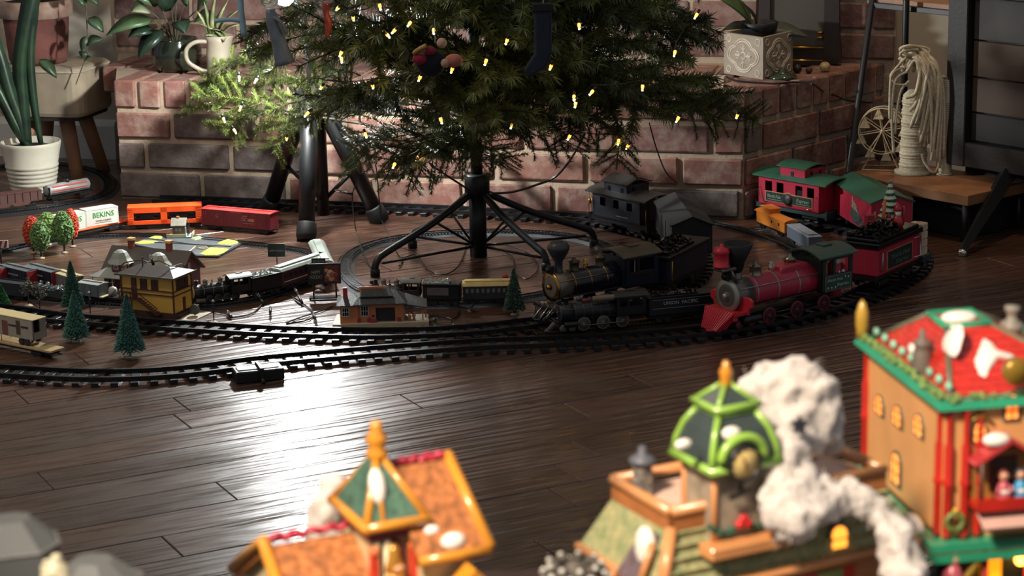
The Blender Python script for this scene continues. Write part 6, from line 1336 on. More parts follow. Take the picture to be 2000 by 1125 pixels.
for i in range(4):
    s = thing('parcel', ['lowest cream parcel behind the tender rear', 'cream parcel second from bottom behind the tender rear', 'cream parcel second from top behind the tender rear', 'topmost cream parcel of the stack behind the tender rear'][i], 'parcel', on_tender(L*1.115, -.020, .030+i*.0158), t.rotation_euler.z+.06*(i % 2), 'cream parcels stacked behind the tender'); MB().cbox((0, 0, .0078), (.026, .030, .0154), .0018).build('box', mat('cream_parcel', '#cbb39a', .6), s); MB().cbox((0, 0, .0078), (.0266, .005, .0160), .001).build('ribbon', mat('tan_parcel_ribbon', '#b79a82', .5), s)
s = thing('flat_cart', 'dark green cart end carrying the cream parcels', 'train car', on_tender(L*1.04, -.020, 0)-Vector((0, 0, 0)), t.rotation_euler.z)
MB().cbox((.015, 0, .024), (.034, .040, .012), .001).build('deck', mat('dark_green_frame_g', '#1f3a36', .45), s)
for y in (-.016, .016): MB().lathe([(0, -.002), (.009, -.002), (.009, .002), (0, .002)], 16, (.015, y, .009), 'Y').build('wheel', DARKWHEEL, s)
MB().cbox((.015, 0, .013), (.006, .032, .012), .001).build('axle_block', DARKWHEEL, s)
# ================================================================== LEFT CORNER: POTS, STOOL, PLANTS
CERAM = mat('cream_white_ceramic', '#c9c5b2', 0.3, var=0.03, coat=.3); SOIL = mat('potting_soil', '#1c1512', .95, var=.3, vs=300, bump=1, bs=400)
p = fl(67, 386); pt = thing('plant_pot', 'cream white ribbed plant pot on the floor at the left', 'plant pot', p)
k = mpp(p); Rt = 59*k; Rb = 40*k; Hh = 109*k*1.03
prof = [(0, 0), (Rb, 0), (Rb*1.01, .002)]
for i in range(7):
    z = Hh*(.10+.075*i); r = Rb+(Rt-Rb)*z/Hh
    prof += [(r, z), (r+.0014, z+Hh*.02), (r+.0014, z+Hh*.045), (r, z+Hh*.066)]
prof += [(Rb+(Rt-Rb)*.95, Hh*.93), (Rt, Hh-.002), (Rt-.001, Hh), (Rt-.004, Hh), (Rt-.006, Hh-.012)]
MB().lathe(prof, 40).build('pot', CERAM, pt); MB().lathe([(Rt-.006, Hh-.016), (Rt*.5, Hh-.010), (0, Hh-.008)], 24).build('soil', SOIL, pt)
LEAFD = mat('dark_snake_leaf', '#243c26', .4, var=.2, vs=25, col2='#16261e'); LEAFM = mat('mid_green_leaf', '#38552f', .4, var=.15, vs=20)
def blade(mb, pts, ws, th=.003):
    """fleshy strap leaf: centre line with half-widths, facing the camera side"""
    P = [Vector(q) for q in pts]; n = len(P); vs = []; fs = []
    for i, q in enumerate(P):
        t = (P[min(i+1, n-1)]-P[max(i-1, 0)]).normalized(); s = t.cross(Vector((0, -1, .15))).normalized(); f = s.cross(t).normalized(); w = ws[i]
        vs += [q-s*w, q+f*th-s*w*.15, q+s*w, q-f*th*1.2]
    for i in range(n-1):
        for j in range(4): j2 = (j+1) % 4; fs.append((i*4+j, i*4+j2, (i+1)*4+j2, (i+1)*4+j))
    fs += [(3, 2, 1, 0), tuple((n-1)*4+j for j in range(4))]
    sm = mb.smooth; mb.smooth = True; mb.add(vs, fs); mb.smooth = sm
sp = thing('snake_plant', 'snake plant with thick dark green leaves in the cream ribbed pot', 'house plant', p+Vector((0, 0, Hh-.012)))
q0 = p+Vector((0, 0, Hh-.012)); Yp = p.y
for pts, ws in (([(52, 284), (44, 200), (39, 130), (48, 60), (62, -10), (70, -80)], (.013, .016, .018, .019, .022, .016)), ([(50, 282), (36, 230), (18, 180), (2, 120), (-16, 60), (-30, 0)], (.012, .015, .017, .016, .014, .008)), ([(56, 286), (32, 248), (8, 200), (-18, 150), (-40, 110)], (.011, .013, .014, .013, .008)), ([(80, 280), (66, 200), (58, 110), (66, 20), (72, -60)], (.006, .010, .012, .012, .008))):
    mb = MB(); cl_ = spline([at(x, y, Yp-.005-.004*i)-q0 for i, (x, y) in enumerate(pts)], 4); m_ = len(cl_); W_ = [ws[min(int(i*(len(ws)-1)/(m_-1)), len(ws)-2)]*(1-((i*(len(ws)-1)/(m_-1)) % 1))+ws[min(int(i*(len(ws)-1)/(m_-1))+1, len(ws)-1)]*((i*(len(ws)-1)/(m_-1)) % 1) for i in range(m_)]
    blade(mb, cl_, W_, .005); mb.build('leaf', LEAFD, sp)
# footstool with whitewashed terracotta pot
YS = 5.42; c = at(108, 180, YS); c = Vector((c.x, YS, 0)); zt_ = at(108, 131, YS-.09).z; zb_ = at(108, 231, YS-.1).z
st = thing('footstool', 'beige upholstered footstool with splayed wooden legs in the left corner', 'stool', c, HANG)
FAB = mat('beige_grey_upholstery', '#a2947e', .9, var=.06, vs=30, bump=.4, bs=900); OAK = mat('warm_brown_wood_leg', '#a5785a', .5, var=.15, vs=15)
SW = .113; SD = .10
rp = []
for (sx, sy, a0) in ((1, 1, 0), (-1, 1, 90), (-1, -1, 180), (1, -1, 270)):
    for j in range(5): a = math.radians(a0+j*22.5); rp.append((sx*(SW-.035)+.035*math.cos(a), sy*(SD-.035)+.035*math.sin(a)))
o = MB().prism(rp, zb_, zt_, 'Z').build('seat_cushion', FAB, st, bevel=.012)
MB().tube([(x*1.003, y*1.003, zt_-.010) for x, y in rp], .003, 6, closed=True).build('piping', mat('pale_piping', '#b8aa94', .8), st)
for sx in (-1, 1):
    for sy in (-1, 1): MB().tube([(sx*.045, sy*.045, zb_+.004), (sx*.082, sy*.075, 0)], [.019, .015], 12).build('leg', OAK, st)
MB().prism([(x*.92, y*.92) for x, y in rp], zb_-.007, zb_+.001, 'Z').build('base_board', mat('dark_stool_base', '#2a2624', .8), st)
TC = mat('weathered_terracotta', '#6e423a', .85, var=.2, vs=18, bump=.5, bs=150); TCW = mat('whitewashed_terracotta_rim', '#a8978a', .85, var=.22, vs=22, bump=.4, bs=150, col2='#80604f')
pc = Vector((at(76, 120, YS).x, YS, zt_)); tp = thing('terracotta_pot', 'large weathered terracotta pot with whitewashed rim on the beige footstool', 'plant pot', pc)
zr_ = at(76, 40, YS-.08).z-zt_
MB().lathe([(0, 0), (.066, 0), (.070, .01), (.079, zr_+.004), (0, zr_+.004)], 36).build('pot', TC, tp)
MB().lathe([(.079, zr_), (.088, zr_+.002), (.089, zr_+.03), (.088, zr_+.042), (.083, zr_+.043), (.081, zr_+.03)], 36).build('rim', TCW, tp); MB().lathe([(.082, zr_+.034), (0, zr_+.040)], 24).build('soil', SOIL, tp)
def leaf(mb, base, tip, w, droop=.0, nrm=None, n=7, fold=.18):
    b, t = Vector(base), Vector(tip); ax = (t-b); L = ax.length; ax.normalize()
    nrm = Vector(nrm) if nrm else Vector((0, -.6, .8)); s = ax.cross(nrm).normalized(); nn = s.cross(ax).normalized()
    vs = []; fs = []
    for i in range(n+1):
        u = i/n; ww = w*(math.sin(PI*min(1, u**.75))**.85)*(1 if 0 < i < n else 0.02); q = b+ax*L*u+nn*(-droop*u*u+.12*L*math.sin(PI*u))
        vs += [q-s*ww+nn*ww*fold, q, q+s*ww+nn*ww*fold, q-nn*.0008]
    for i in range(n):
        a = i*4; fs += [(a, a+1, a+5, a+4), (a+1, a+2, a+6, a+5), (a+2, a+3, a+7, a+6), (a+3, a, a+4, a+7)]
    sm = mb.smooth; mb.smooth = True; mb.add(vs, fs); mb.smooth = sm; return mb
POTH = mat('pothos_leaf', '#3d5338', .4, var=.2, vs=40); VINE = mat('vine_stem', '#4a4a34', .6)
ph = thing('trailing_pothos', 'trailing pothos vine hanging over the beige footstool from the terracotta pot', 'house plant', pc+Vector((0, 0, zr_+.037)))
q0 = ph.location.copy(); YV = 5.27
MB().tube(spline([pc+Vector((.02, -.02, zr_+.037))-q0, at(140, -70, 5.33)-q0, at(166, -40, YV)-q0, at(168, 20, YV)-q0, at(171, 70, YV)-q0, at(169, 105, YV)-q0, at(158, 138, YV)-q0, at(148, 165, YV)-q0], 6), .0014, 6).build('vine', VINE, ph)
MB().tube(spline([at(168, 108, YV)-q0, at(140, 112, YV)-q0, at(100, 117, YV)-q0, at(78, 118, YV)-q0], 5), .0010, 6).build('vine', VINE, ph)
for (b, tpx, w) in (((172, 35), (203, 62), .016), ((168, 88), (200, 74), .017), ((166, 100), (160, 112), .012), ((76, 116), (112, 152), .015), ((168, 12), (150, -6), .014), ((170, -10), (192, 8), .014), ((170, 70), (158, 100), .010), ((165, 118), (178, 112), .010)):
    leaf(MB(), at(b[0], b[1], YV)-q0, at(tpx[0], tpx[1], YV-.01)-q0, w, .004).build('leaf', POTH, ph)
for i in range(9):
    a = i*.7+.2; leaf(MB(), Vector((0, 0, 0)), Vector((.11*math.cos(a), .11*math.sin(a), .09+.02*(i % 3))), .022, .02, (0, 0, 1)).build('leaf', POTH, ph)
# ================================================================== ON THE HEARTH, LEFT
zh = HH+.0012
gp_ = fl(346, 136, zh); gp = thing('glazed_pot', 'dark olive green glazed round plant pot on the left hearth end', 'plant pot', gp_)
OLV = mat('olive_black_glaze', '#282e22', .12, var=.2, vs=14, coat=.5, col2='#12160f'); k = mpp(gp_)
rr_ = 50*k
MB().lathe([(0, 0), (rr_*.72, 0), (rr_*.92, .012), (rr_, .035), (rr_*.97, .055), (rr_*.84, .070), (rr_*.86, .075), (rr_*.80, .075), (rr_*.76, .064)], 36).build('pot', OLV, gp); MB().lathe([(rr_*.78, .062), (0, .066)], 20).build('soil', SOIL, gp)
pl_ = thing('broad_leaf_plant', 'broad leaved green plant in the olive glazed pot', 'house plant', gp_+Vector((0, 0, .064))); q0 = pl_.location.copy(); Yg = gp_.y
BL_ = mat('broad_leaf_green', '#4a6640', .35, var=.2, vs=18); BL2 = mat('broad_leaf_dark', '#203426', .35, var=.2, vs=18)
for (mx, my, tx, ty, w, dy, m) in ((300, 40, 206, 66, .020, -.03, BL_), (290, 20, 258, 18, .022, -.04, mat('pale_leaf', '#7d8a68', .4, var=.1)), (310, 10, 240, -20, .024, .0, BL_), (345, -10, 330, -70, .026, .02, BL_), (360, 10, 372, -40, .024, -.02, BL_), (380, 40, 420, 30, .018, .02, BL_), (320, 60, 268, 112, .020, -.06, BL2), (300, 58, 250, 70, .018, -.05, BL2), (350, 40, 360, 62, .018, -.07, BL2), (335, 20, 300, -40, .026, -.02, BL2), (385, 20, 430, -20, .020, -.03, BL_)):
    m1 = at(mx, my, Yg+dy)-q0; b0 = Vector((.01*(mx-345)/60, 0, 0))
    MB().tube(spline([b0, b0.lerp(m1, .5)+Vector((0, 0, .015)), m1], 4), .0016, 6).build('leaf_stalk', VINE, pl_)
    leaf(MB(), m1, at(tx, ty, Yg+dy-.03)-q0, w*1.25, .006).build('leaf', m, pl_)
leaf(MB(), at(306, 76, Yg-.06)-q0, at(284, 92, Yg-.07)-q0, .006, 0).build('leaf', mat('yellowed_leaf', '#b9a84a', .5), pl_)
jp = fl(432, 146, zh); jg = thing('jug', 'cream white ceramic jug with big handle on the hearth behind the left tree branches', 'jug', jp); k = mpp(jp); r_ = 27*k
MB().lathe([(0, 0), (r_*.92, 0), (r_, .006), (r_*1.0, .05), (r_*.9, .078), (r_*1.04, .092), (r_*.98, .092), (r_*.84, .076), (r_*.8, .05)], 32).build('body', mat('dull_cream_jug', '#948c7a', .4, var=.04), jg)
MB().tube(spline([(-r_*.85, -.004, .078), (-r_*1.7, -.008, .078), (-r_*2.35, -.010, .062), (-r_*2.3, -.010, .034), (-r_*1.45, -.008, .014), (-r_*.9, -.004, .010)], 5), .0052, 10).build('handle', mat('dull_cream_jug', '#948c7a', .4, var=.04), jg)
sp2 = thing('spider_plant', 'variegated narrow leaved plant sprouting from the cream jug', 'house plant', jp+Vector((0, 0, .075))); q0 = sp2.location.copy()
VAR = mat('variegated_leaf', '#8a8f62', .45, var=.3, vs=40, col2='#4a5a38')
for i, (tx, ty) in enumerate(((388, 20), (400, 5), (418, -10), (440, 0), (462, 14), (470, 40), (405, 62), (436, 72), (420, 50), (392, 40))):
    leaf(MB(), Vector((.004*(i-5), 0, .006)), at(tx, ty, jp.y-.03-.01*(i % 3))-q0, .007 if i < 6 else .011, .012).build('leaf', VAR, sp2)
# ================================================================== ON THE HEARTH, RIGHT
P0, P1, P2 = fl(1414, 143, zh), fl(1490, 156, zh), fl(1548, 141, zh)
e1 = P1-P0; e2 = P2-P1; kk = mpp(P1); PH = 80*kk*1.03
pn = thing('square_planter', 'square cream planter with embossed quatrefoil tiles on the right hearth end', 'planter', P1)
EMB = mat('cream_embossed_ceramic', '#8f8270', .6, var=.06, vs=30); EMBD = mat('cream_raised_relief', '#cfc4b2', .6)
def P3(u, v, z): return -e1*u+e2*v+Vector((0, 0, z))
vs = []; 
for z, s in ((0, 0), (PH, 0)):
    vs += [P3(0, 0, z), P3(0, 1, z), P3(1, 1, z), P3(1, 0, z)]
mb = MB().add(vs, [(0, 3, 2, 1), (0, 1, 5, 4), (1, 2, 6, 5), (2, 3, 7, 6), (3, 0, 4, 7)])
f_ = .07; mb.add([P3(0, 0, PH), P3(0, 1, PH), P3(1, 1, PH), P3(1, 0, PH), P3(f_, f_, PH), P3(f_, 1-f_, PH), P3(1-f_, 1-f_, PH), P3(1-f_, f_, PH), P3(f_, f_, PH-.03), P3(f_, 1-f_, PH-.03), P3(1-f_, 1-f_, PH-.03), P3(1-f_, f_, PH-.03)], [(0, 1, 5, 4), (1, 2, 6, 5), (2, 3, 7, 6), (3, 0, 4, 7), (4, 5, 9, 8), (5, 6, 10, 9), (6, 7, 11, 10), (7, 4, 8, 11), (8, 9, 10, 11)])
mb.build('body', EMB, pn)
for (ax, off) in ((-e1, 0), (e2, 1)):
    w = ax.length; a = ax.normalized(); nrm = a.cross(Vector((0, 0, 1))) if off else Vector((0, 0, 1)).cross(a); nrm = nrm if nrm.y < 0 else -nrm
    ctr = ax*.5+Vector((0, 0, PH*.5)); S = min(w, PH)*.5; rl = MB()
    def Q(x, z): return ctr+a*x+Vector((0, 0, z))+nrm*.0003
    for R_ in (.72, .62):
        pts = []
        for i in range(48):
            th = 2*PI*i/48; r = S*R_*(.86+.24*abs(math.cos(2*th))); pts.append(Q(r*math.cos(th)*w/(2*S), r*math.sin(th)*PH/(2*S)))
        rl.tube(pts, .0018, 5, closed=True)
    rl.tube([Q(S*.16*math.cos(2*PI*i/12), S*.16*math.sin(2*PI*i/12)) for i in range(12)], .0014, 5, closed=True)
    for i in range(4):
        an = PI/2*i; d = (math.cos(an), math.sin(an))
        rl.tube([Q(d[0]*S*.22, d[1]*S*.22), Q(d[0]*S*.56, d[1]*S*.56)], .0026, 5)
        for s in (-1, 1): rl.tube(spline([Q(d[0]*S*.30, d[1]*S*.30), Q(d[0]*S*.40-s*d[1]*S*.16, d[1]*S*.40+s*d[0]*S*.16), Q(d[0]*S*.52-s*d[1]*S*.12, d[1]*S*.52+s*d[0]*S*.12)], 4), .0012, 5)
        cx_, cz_ = (S*.82*(1 if i in (0, 3) else -1), S*.82*(1 if i < 2 else -1)); rl.tube([Q(cx_*.9*w/(2*S)+S*.16*math.cos(2*PI*j/12), cz_*.9*PH/(2*S)+S*.16*math.sin(2*PI*j/12)) for j in range(12)], .0012, 5, closed=True)
    rl.build('relief', EMBD, pn, label='raised quatrefoil relief')
cc = P3(.5, .5, 0)+P1
ob = thing('nursery_pot', 'black plastic nursery pot standing inside the square cream planter', 'plant pot', cc+Vector((0, 0, PH-.028)))
MB().lathe([(0, 0), (.030, 0), (.042, .040), (.045, .050), (.041, .050), (.038, .036), (0, .034)], 28).build('pot', mat('black_nursery_plastic', '#141518', .5), ob)
oc = thing('orchid', 'orchid with arching strap leaves in the black nursery pot', 'house plant', cc+Vector((0, 0, PH+.006))); q0 = oc.location.copy(); Yo = cc.y
ORG_ = mat('orchid_leaf', '#4f6b3a', .35, var=.15, vs=20); ORD = mat('orchid_dark_leaf', '#2c3428', .4, var=.15); ORGY = mat('orchid_grey_leaf', '#50584e', .5, var=.1)
leaf(MB(), at(1470, 52, Yo)-q0, at(1400, -6, Yo-.05)-q0, .026, .002).build('leaf', ORG_, oc)
leaf(MB(), at(1472, 54, Yo)-q0, at(1408, 68, Yo-.06)-q0, .016, -.012).build('leaf', ORD, oc)
leaf(MB(), at(1485, 55, Yo)-q0, at(1572, 84, Yo+.02)-q0, .022, -.02).build('leaf', ORGY, oc)
leaf(MB(), at(1480, 50, Yo)-q0, at(1445, 4, Yo-.02)-q0, .006, 0).build('leaf', ORD, oc)
MB().tube(spline([at(1476, 56, Yo)-q0, at(1479, 20, Yo)-q0, at(1480, -40, Yo)-q0], 4), .0030, 8).build('flower_stem', mat('brown_stem', '#5a4434', .6), oc)
cdp = fl(1402, 176, zh); b = thing('card_box', 'small cream card box on the hearth edge left of the square planter', 'box', cdp+Vector((0, .012, .0006)), -.35); MB().cbox((0, 0, .014), (.034, .016, .028), .001).build('box', mat('cream_card', '#c9b294', .6), b); MB().bb(-.0172, .0172, -.0084, .0084, .0255, .029).build('lid', mat('cream_card_lid', '#d0ba9c', .6), b)
gl = thing('green_lid', 'glossy dark green domed lid beside the square planter', 'lid', fl(1528, 153, zh)+Vector((0, 0, .0004))); k = mpp(gl.location)
MB().lathe([(0, 0), (28*k, 0), (29*k, .003), (26*k, .007), (14*k, .011), (9*k, .013), (8*k, .020), (4*k, .024), (0, .025)], 28).build('lid', mat('dark_green_gloss', '#2c3a28', .12, coat=.6), gl)
MB().lathe([(7*k, .0125), (9*k, .0130), (9*k, .0145), (7*k, .0150)], 20).build('ring', mat('green_ring', '#3c4a34', .2), gl)
for (x, y, r, c, nm, lab) in ((1557, 143, 9, '#1e1f1e', 'pebble', 'dark round pebble between the planter and the cream ball on the hearth'), (1580, 144, 7, '#4a322a', 'acorn', 'small brown nut left of the cream ball on the hearth'), (1611, 141, 11, '#c0ad7c', 'cream_ball', 'small cream coloured ball on the hearth edge')):
    q = fl(x, y, zh); k = mpp(q); t = thing(nm, lab, nm.replace('_', ' '), q+Vector((0, 0, .0005))); MB().sph((0, 0, r*k*.92), r*k, 16, (1, 1, .92)).build('body', mat(nm+'_surface', c, .5, var=.2, vs=120, bump=.4, bs=300), t); MB().lathe([(r*k*.3, r*k*1.76), (r*k*.2, r*k*1.9), (0, r*k*1.92)], 10).build('tip', mat(nm+'_tip', '#5a4a38', .6), t)
cable('power_cord', 'black cord running along the hearth past the planter and across to the shelf', [fl(1410, 146, zh+.004), fl(1440, 158, zh+.003), fl(1490, 162, zh+.003), fl(1512, 163, zh+.003), fl(1562, 160, zh+.003), fl(1590, 166, zh+.002), at(1612, 182, 5.02), at(1630, 186, 5.0), at(1660, 197, 4.96), at(1720, 201, 4.9), at(1790, 205, 4.85), at(1838, 208, 4.8)], .0024, mat('black_cord', '#17181a', .45))
# firebox screen leaning on the chimney breast
u0 = 1.425; sc_ = thing('fireplace_screen', 'dark framed fireplace screen with brass bars behind the orchid', 'fireplace screen', hp(1.46, .425, zh), HANG)
SCF = mat('dark_iron_brown', '#2c2522', .5, var=.1); GPAN = mat('smoky_grey_panel', '#514c46', .35, var=.1, vs=8)
MB().bb(0, .125, .0, .006, .045, .32).build('panel', GPAN, sc_)
MB().prism([(.125, .004), (.155, .004), (.166, .016), (.160, .075), (.156, .32), (.125, .32)], -.010, .012, 'Y').build('side_post', SCF, sc_); MB().bb(-.03, .0, -.008, .010, .0, .32).build('side_post', SCF, sc_)
MB().bb(0, .125, -.012, .010, .012, .045).build('base_rail', SCF, sc_); MB().bb(0, .125, -.016, .010, .0, .010).build('foot_rail', SCF, sc_)
for z in (.011, .041): MB().cyl((0, -.014, z), (.125, -.014, z), .0022, n=8).build('brass_bar', BRASS, sc_)
for z in (.075, .063): MB().cyl((.108, -.006, z), (.124, -.006, z), .0024, n=8).build('brass_hinge', BRASS, sc_)
# ================================================================== RIGHT CORNER: LADDER SHELF AND CABINET
BOARD = mat('honey_brown_shelf_board', '#9a6c46', .5, var=.18, vs=14, col2='#7a5034'); DARKFR = mat('black_steel_shelf_frame', '#14161a', .45)
SA = math.radians(-50); sdir = Vector((math.cos(SA), math.sin(SA), 0)); sbk = Vector((-sdir.y, sdir.x, 0))
zl = .10
S0 = fl(1655, 338, zl)-sbk*.015; SL = .335
sh = thing('ladder_shelf', 'black ladder shelf with honey brown boards leaning in the right corner', 'shelf', flat(S0), SA)
# local x along the front edge, y towards the corner
MB().cbox((SL/2, .105, zl-.011), (SL, .20, .022), .001).build('shelf_board', BOARD, sh)
t0 = at(1703, 8, 4.98); loc = lambda P: Vector(((P-flat(S0)).dot(sdir), (P-flat(S0)).dot(sbk), P.z))
tl_ = loc(t0)
MB().tube([(.006, .010, 0), (.006, .012, zl), tuple(tl_), tuple(tl_+(tl_-Vector((.006, .012, zl)))*.5)], .0072, 8).build('side_post', DARKFR, sh)
MB().tube([(SL-.012, .010, 0), (SL-.012, .012, zl-.022)], .0072, 8).build('side_post', DARKFR, sh); MB().tube([(SL-.012, .190, 0), (SL-.012, .19, zl-.022)], .0072, 8).build('side_post', DARKFR, sh); MB().tube([(.006, .190, 0), (.006, .19, zl+.7)], .0072, 8).build('side_post', DARKFR, sh)
MB().cbox((tl_.x+SL/2, tl_.y+.004, tl_.z-.002), (SL, .012, .012), .001).build('shelf_rail', DARKFR, sh); MB().cbox((tl_.x+SL/2, tl_.y+.070, tl_.z+.006), (SL, .12, .016), .001).build('shelf_board', BOARD, sh)
def on_shelf(x, y, z=0.0): return flat(S0)+sdir*x+sbk*y+Vector((0, 0, zl+.0004+z))
def shelf_xy(px, py, z=zl):
    P = fl(px, py, z); return (P-flat(S0)).dot(sdir), (P-flat(S0)).dot(sbk)
# small printed mug on the upper shelf
mg = thing('mug', 'white mug with red and blue print on the upper shelf', 'mug', flat(S0)+sdir*(tl_.x+.20)+sbk*(tl_.y+.05)+Vector((0, 0, tl_.z+.0145)))
MB().lathe([(0, 0), (.014, 0), (.020, .012), (.021, .05), (.019, .05), (.018, .014), (0, .006)], 24).build('body', WHITE, mg)
for a, c in ((-1.9, '#a83a3c'), (-1.3, '#3c5a8c')): MB().sph((.0195*math.cos(a), .0195*math.sin(a), .026), .005, 8, (1, .3, 1)).build('print', mat('print_'+c[1:], c, .4), mg)
# ferris wheel
x_, y_ = shelf_xy(1722, 330); fw = thing('ferris_wheel', 'small cream wire ferris wheel ornament on the lower shelf', 'ornament', on_shelf(x_, y_), math.radians(-14))
WIRE = mat('cream_wire_enamel', '#c9bb98', .4); kf = mpp(fw.location); R_ = 45*kf; hc = 74*kf*1.03
for yy in (-.014, .014):
    MB().tube([(R_*math.cos(2*PI*i/40), yy, hc+R_*math.sin(2*PI*i/40)) for i in range(40)], .0016, 6, closed=True).build('wheel_ring', WIRE, fw)
    mb = MB()
    for i in range(8): a = PI*i/4+.2; mb.tube([(0, yy, hc), (R_*math.cos(a), yy, hc+R_*math.sin(a))], .0011, 5)
    mb.build('spokes', WIRE, fw)
    MB().tube([(-.038, yy*1.8, .002), (0, yy*1.15, hc), (.038, yy*1.8, .002)], .0016, 6).build('support', WIRE, fw)
mb = MB()
mb.tube([(-.040, -.026, .0016), (.040, -.026, .0016), (.040, .026, .0016), (-.040, .026, .0016)], .0016, 6, closed=True); mb.build('base_frame', WIRE, fw)
MB().cyl((0, -.018, hc), (0, .018, hc), .003, n=10).build('axle', WIRE, fw)
for i in range(8):
    a = PI*i/4+.2; q = Vector((R_*.92*math.cos(a), 0, hc+R_*.92*math.sin(a)))
    MB().add([q+Vector((-.011, -.009, -.020)), q+Vector((.011, -.009, -.020)), q+Vector((.011, .009, -.020)), q+Vector((-.011, .009, -.020)), q+Vector((-.002, -.003, 0)), q+Vector((.002, -.003, 0)), q+Vector((.002, .003, 0)), q+Vector((-.002, .003, 0))], [(0, 3, 2, 1), (4, 5, 6, 7), (0, 1, 5, 4), (1, 2, 6, 5), (2, 3, 7, 6), (3, 0, 4, 7)]).tube([q+Vector((0, -.014, 0)), q+Vector((0, .014, 0))], .0008, 4).build('gondola', WIRE, fw)
# round wood slice behind the wheel
x_, y_ = shelf_xy(1700, 318); ws_ = thing('wood_slice', 'brown round wood slice standing behind the cream ferris wheel', 'wood slice', on_shelf(x_+.01, y_+.035), SA+.25); MB().lathe([(0, -.006), (.046, -.006), (.047, 0), (.046, .006), (0, .006)], 32, (0, 0, .047), 'Y').build('slice', mat('brown_wood_slice', '#6e4a3a', .7, var=.2, vs=30), ws_); MB().lathe([(.0475, -.0065), (.049, -.006), (.049, .006), (.0475, .0065)], 32, (0, 0, .049), 'Y').build('bark', mat('dark_bark', '#4a332a', .9), ws_)
# cord spool and draped rope hank
ROPE = mat('cream_cotton_rope', '#cfc2a4', .9, var=.12, vs=200, bump=.5, bs=700)
x_, y_ = shelf_xy(1783, 338); sp3 = thing('cord_spool', 'tall cone of wound cream cord standing on the lower shelf', 'cord spool', on_shelf(x_, y_)); ks = mpp(sp3.location)
prof = [(0, 0), (.040, 0), (.040, .006), (.030, .008)]
for i in range(26):
    z = .010+i*.0062; r = .0285-.0045*(i/26)+.0012*math.sin(i*1.7); prof += [(r, z), (r+.0016, z+.0022), (r+.0016, z+.0040), (r, z+.0062)]
prof += [(.014, .180), (0, .181)]
MB().lathe(prof, 28).build('wound_cord', ROPE, sp3)
hk = thing('rope_hank', 'loose hank of thick cream rope draped over the tall cord cone', 'rope', sp3.location+Vector((0, 0, .182))); q0 = hk.location.copy(); Yk = sp3.location.y; rk = random.Random(9)
for i in range(22):
    u = i/21; x0 = 1768+rk.uniform(-6, 30); bx = 1770+u*76+rk.uniform(-5, 5); by = 215+110*(u**.7)+rk.uniform(-30, 12); dy = -.032-.012*rk.random()
    pts = [at(x0-16+10*u, 128+rk.uniform(-14, 12), Yk+.0+.02*rk.random()), at(x0+8, 104+rk.uniform(-8, 14), Yk-.004-.01*rk.random()), at(x0+18+22*u, 132+rk.uniform(-6, 10), Yk-.028-.008*rk.random()), at(.5*(x0+30+28*u)+.5*bx, 190+rk.uniform(-10, 10), Yk+dy), at(bx, by, Yk+dy+.002)]
    MB().tube(spline([q-q0 for q in pts], 5), .0041, 6).build('strand', ROPE, hk)
for i, (cx_, cy_, rx, ry) in enumerate(((1778, 97, 20, 8), (1782, 106, 24, 8), (1790, 100, 26, 9))): MB().tube([at(cx_+rx*math.cos(2*PI*j/20), cy_+ry*math.sin(2*PI*j/20), Yk-.012+.012*math.sin(2*PI*j/20+i))-q0 for j in range(20)], .0032, 6, closed=True).build('loop', ROPE, hk)
for i, pts in enumerate(([(1770, 112), (1748, 136), (1740, 150), (1750, 164), (1772, 166)], [(1772, 140), (1752, 152), (1744, 180), (1742, 240), (1746, 300)], [(1776, 158), (1760, 176), (1752, 215), (1748, 262)], [(1764, 132), (1742, 146), (1738, 200), (1738, 232)], [(1820, 170), (1834, 230), (1836, 300), (1826, 336), (1806, 318), (1800, 300)])): MB().tube(spline([at(x, y, Yk-.036)-q0 for x, y in pts], 5), .0030, 6).build('strand', ROPE, hk)
x_, y_ = shelf_xy(1850, 362); s4 = thing('cord_spool', 'narrow spool of thin ivory cord at the cabinet corner', 'cord spool', on_shelf(*shelf_xy(1843, 340))); prof = [(0, 0), (.021, 0), (.021, .003)]
for i in range(48): z = .004+i*.0042; r = .0165-.002*math.sin(i*.13); prof += [(r, z), (r+.001, z+.0015), (r+.001, z+.0028), (r, z+.0042)]
prof += [(.010, .207), (0, .208)]
MB().lathe(prof, 24).build('wound_cord', mat('ivory_thin_cord', '#cbbf9f', .9, bump=.3, bs=800), s4); MB().lathe([(0, .2075), (.014, .2075), (.014, .211), (0, .212)], 20).build('spool_end', mat('spool_card_end', '#b5a380', .8), s4)
# cabinet
CB = at(1844, 364, 4.735); zc_ = .125; cbx = thing('wooden_cabinet', 'dark rustic wooden cabinet with plank panel at the right picture edge', 'cabinet', flat(CB)-sbk*0.0, SA)
FRM = mat('charcoal_stained_oak', '#1f1a17', .6, var=.15, vs=20, bump=.3, bs=150); CZ1 = .525; CWd = .60
PLK = [mat('grey_weathered_plank', '#45423e', .7, var=.2, vs=10), mat('brown_weathered_plank', '#54412f', .7, var=.2, vs=10), mat('umber_plank', '#49382b', .7, var=.2, vs=10), mat('dark_plank', '#1c1a19', .7, var=.2, vs=10)]
MB().cbox((.026, .012, (zc_+CZ1)/2), (.052, .030, CZ1-zc_), .002).build('stile', FRM, cbx); MB().cbox((CWd-.026, .012, (zc_+CZ1)/2), (.052, .030, CZ1-zc_), .002).build('stile', FRM, cbx)
MB().cbox((CWd/2, .012, zc_+.026), (CWd-.105, .028, .052), .002).build('bottom_rail', FRM, cbx); MB().cbox((CWd/2, .012, CZ1-.020), (CWd-.105, .028, .040), .002).build('top_rail', FRM, cbx)
zz = [zc_+.053, zc_+.115, zc_+.190, zc_+.268, CZ1-.041]
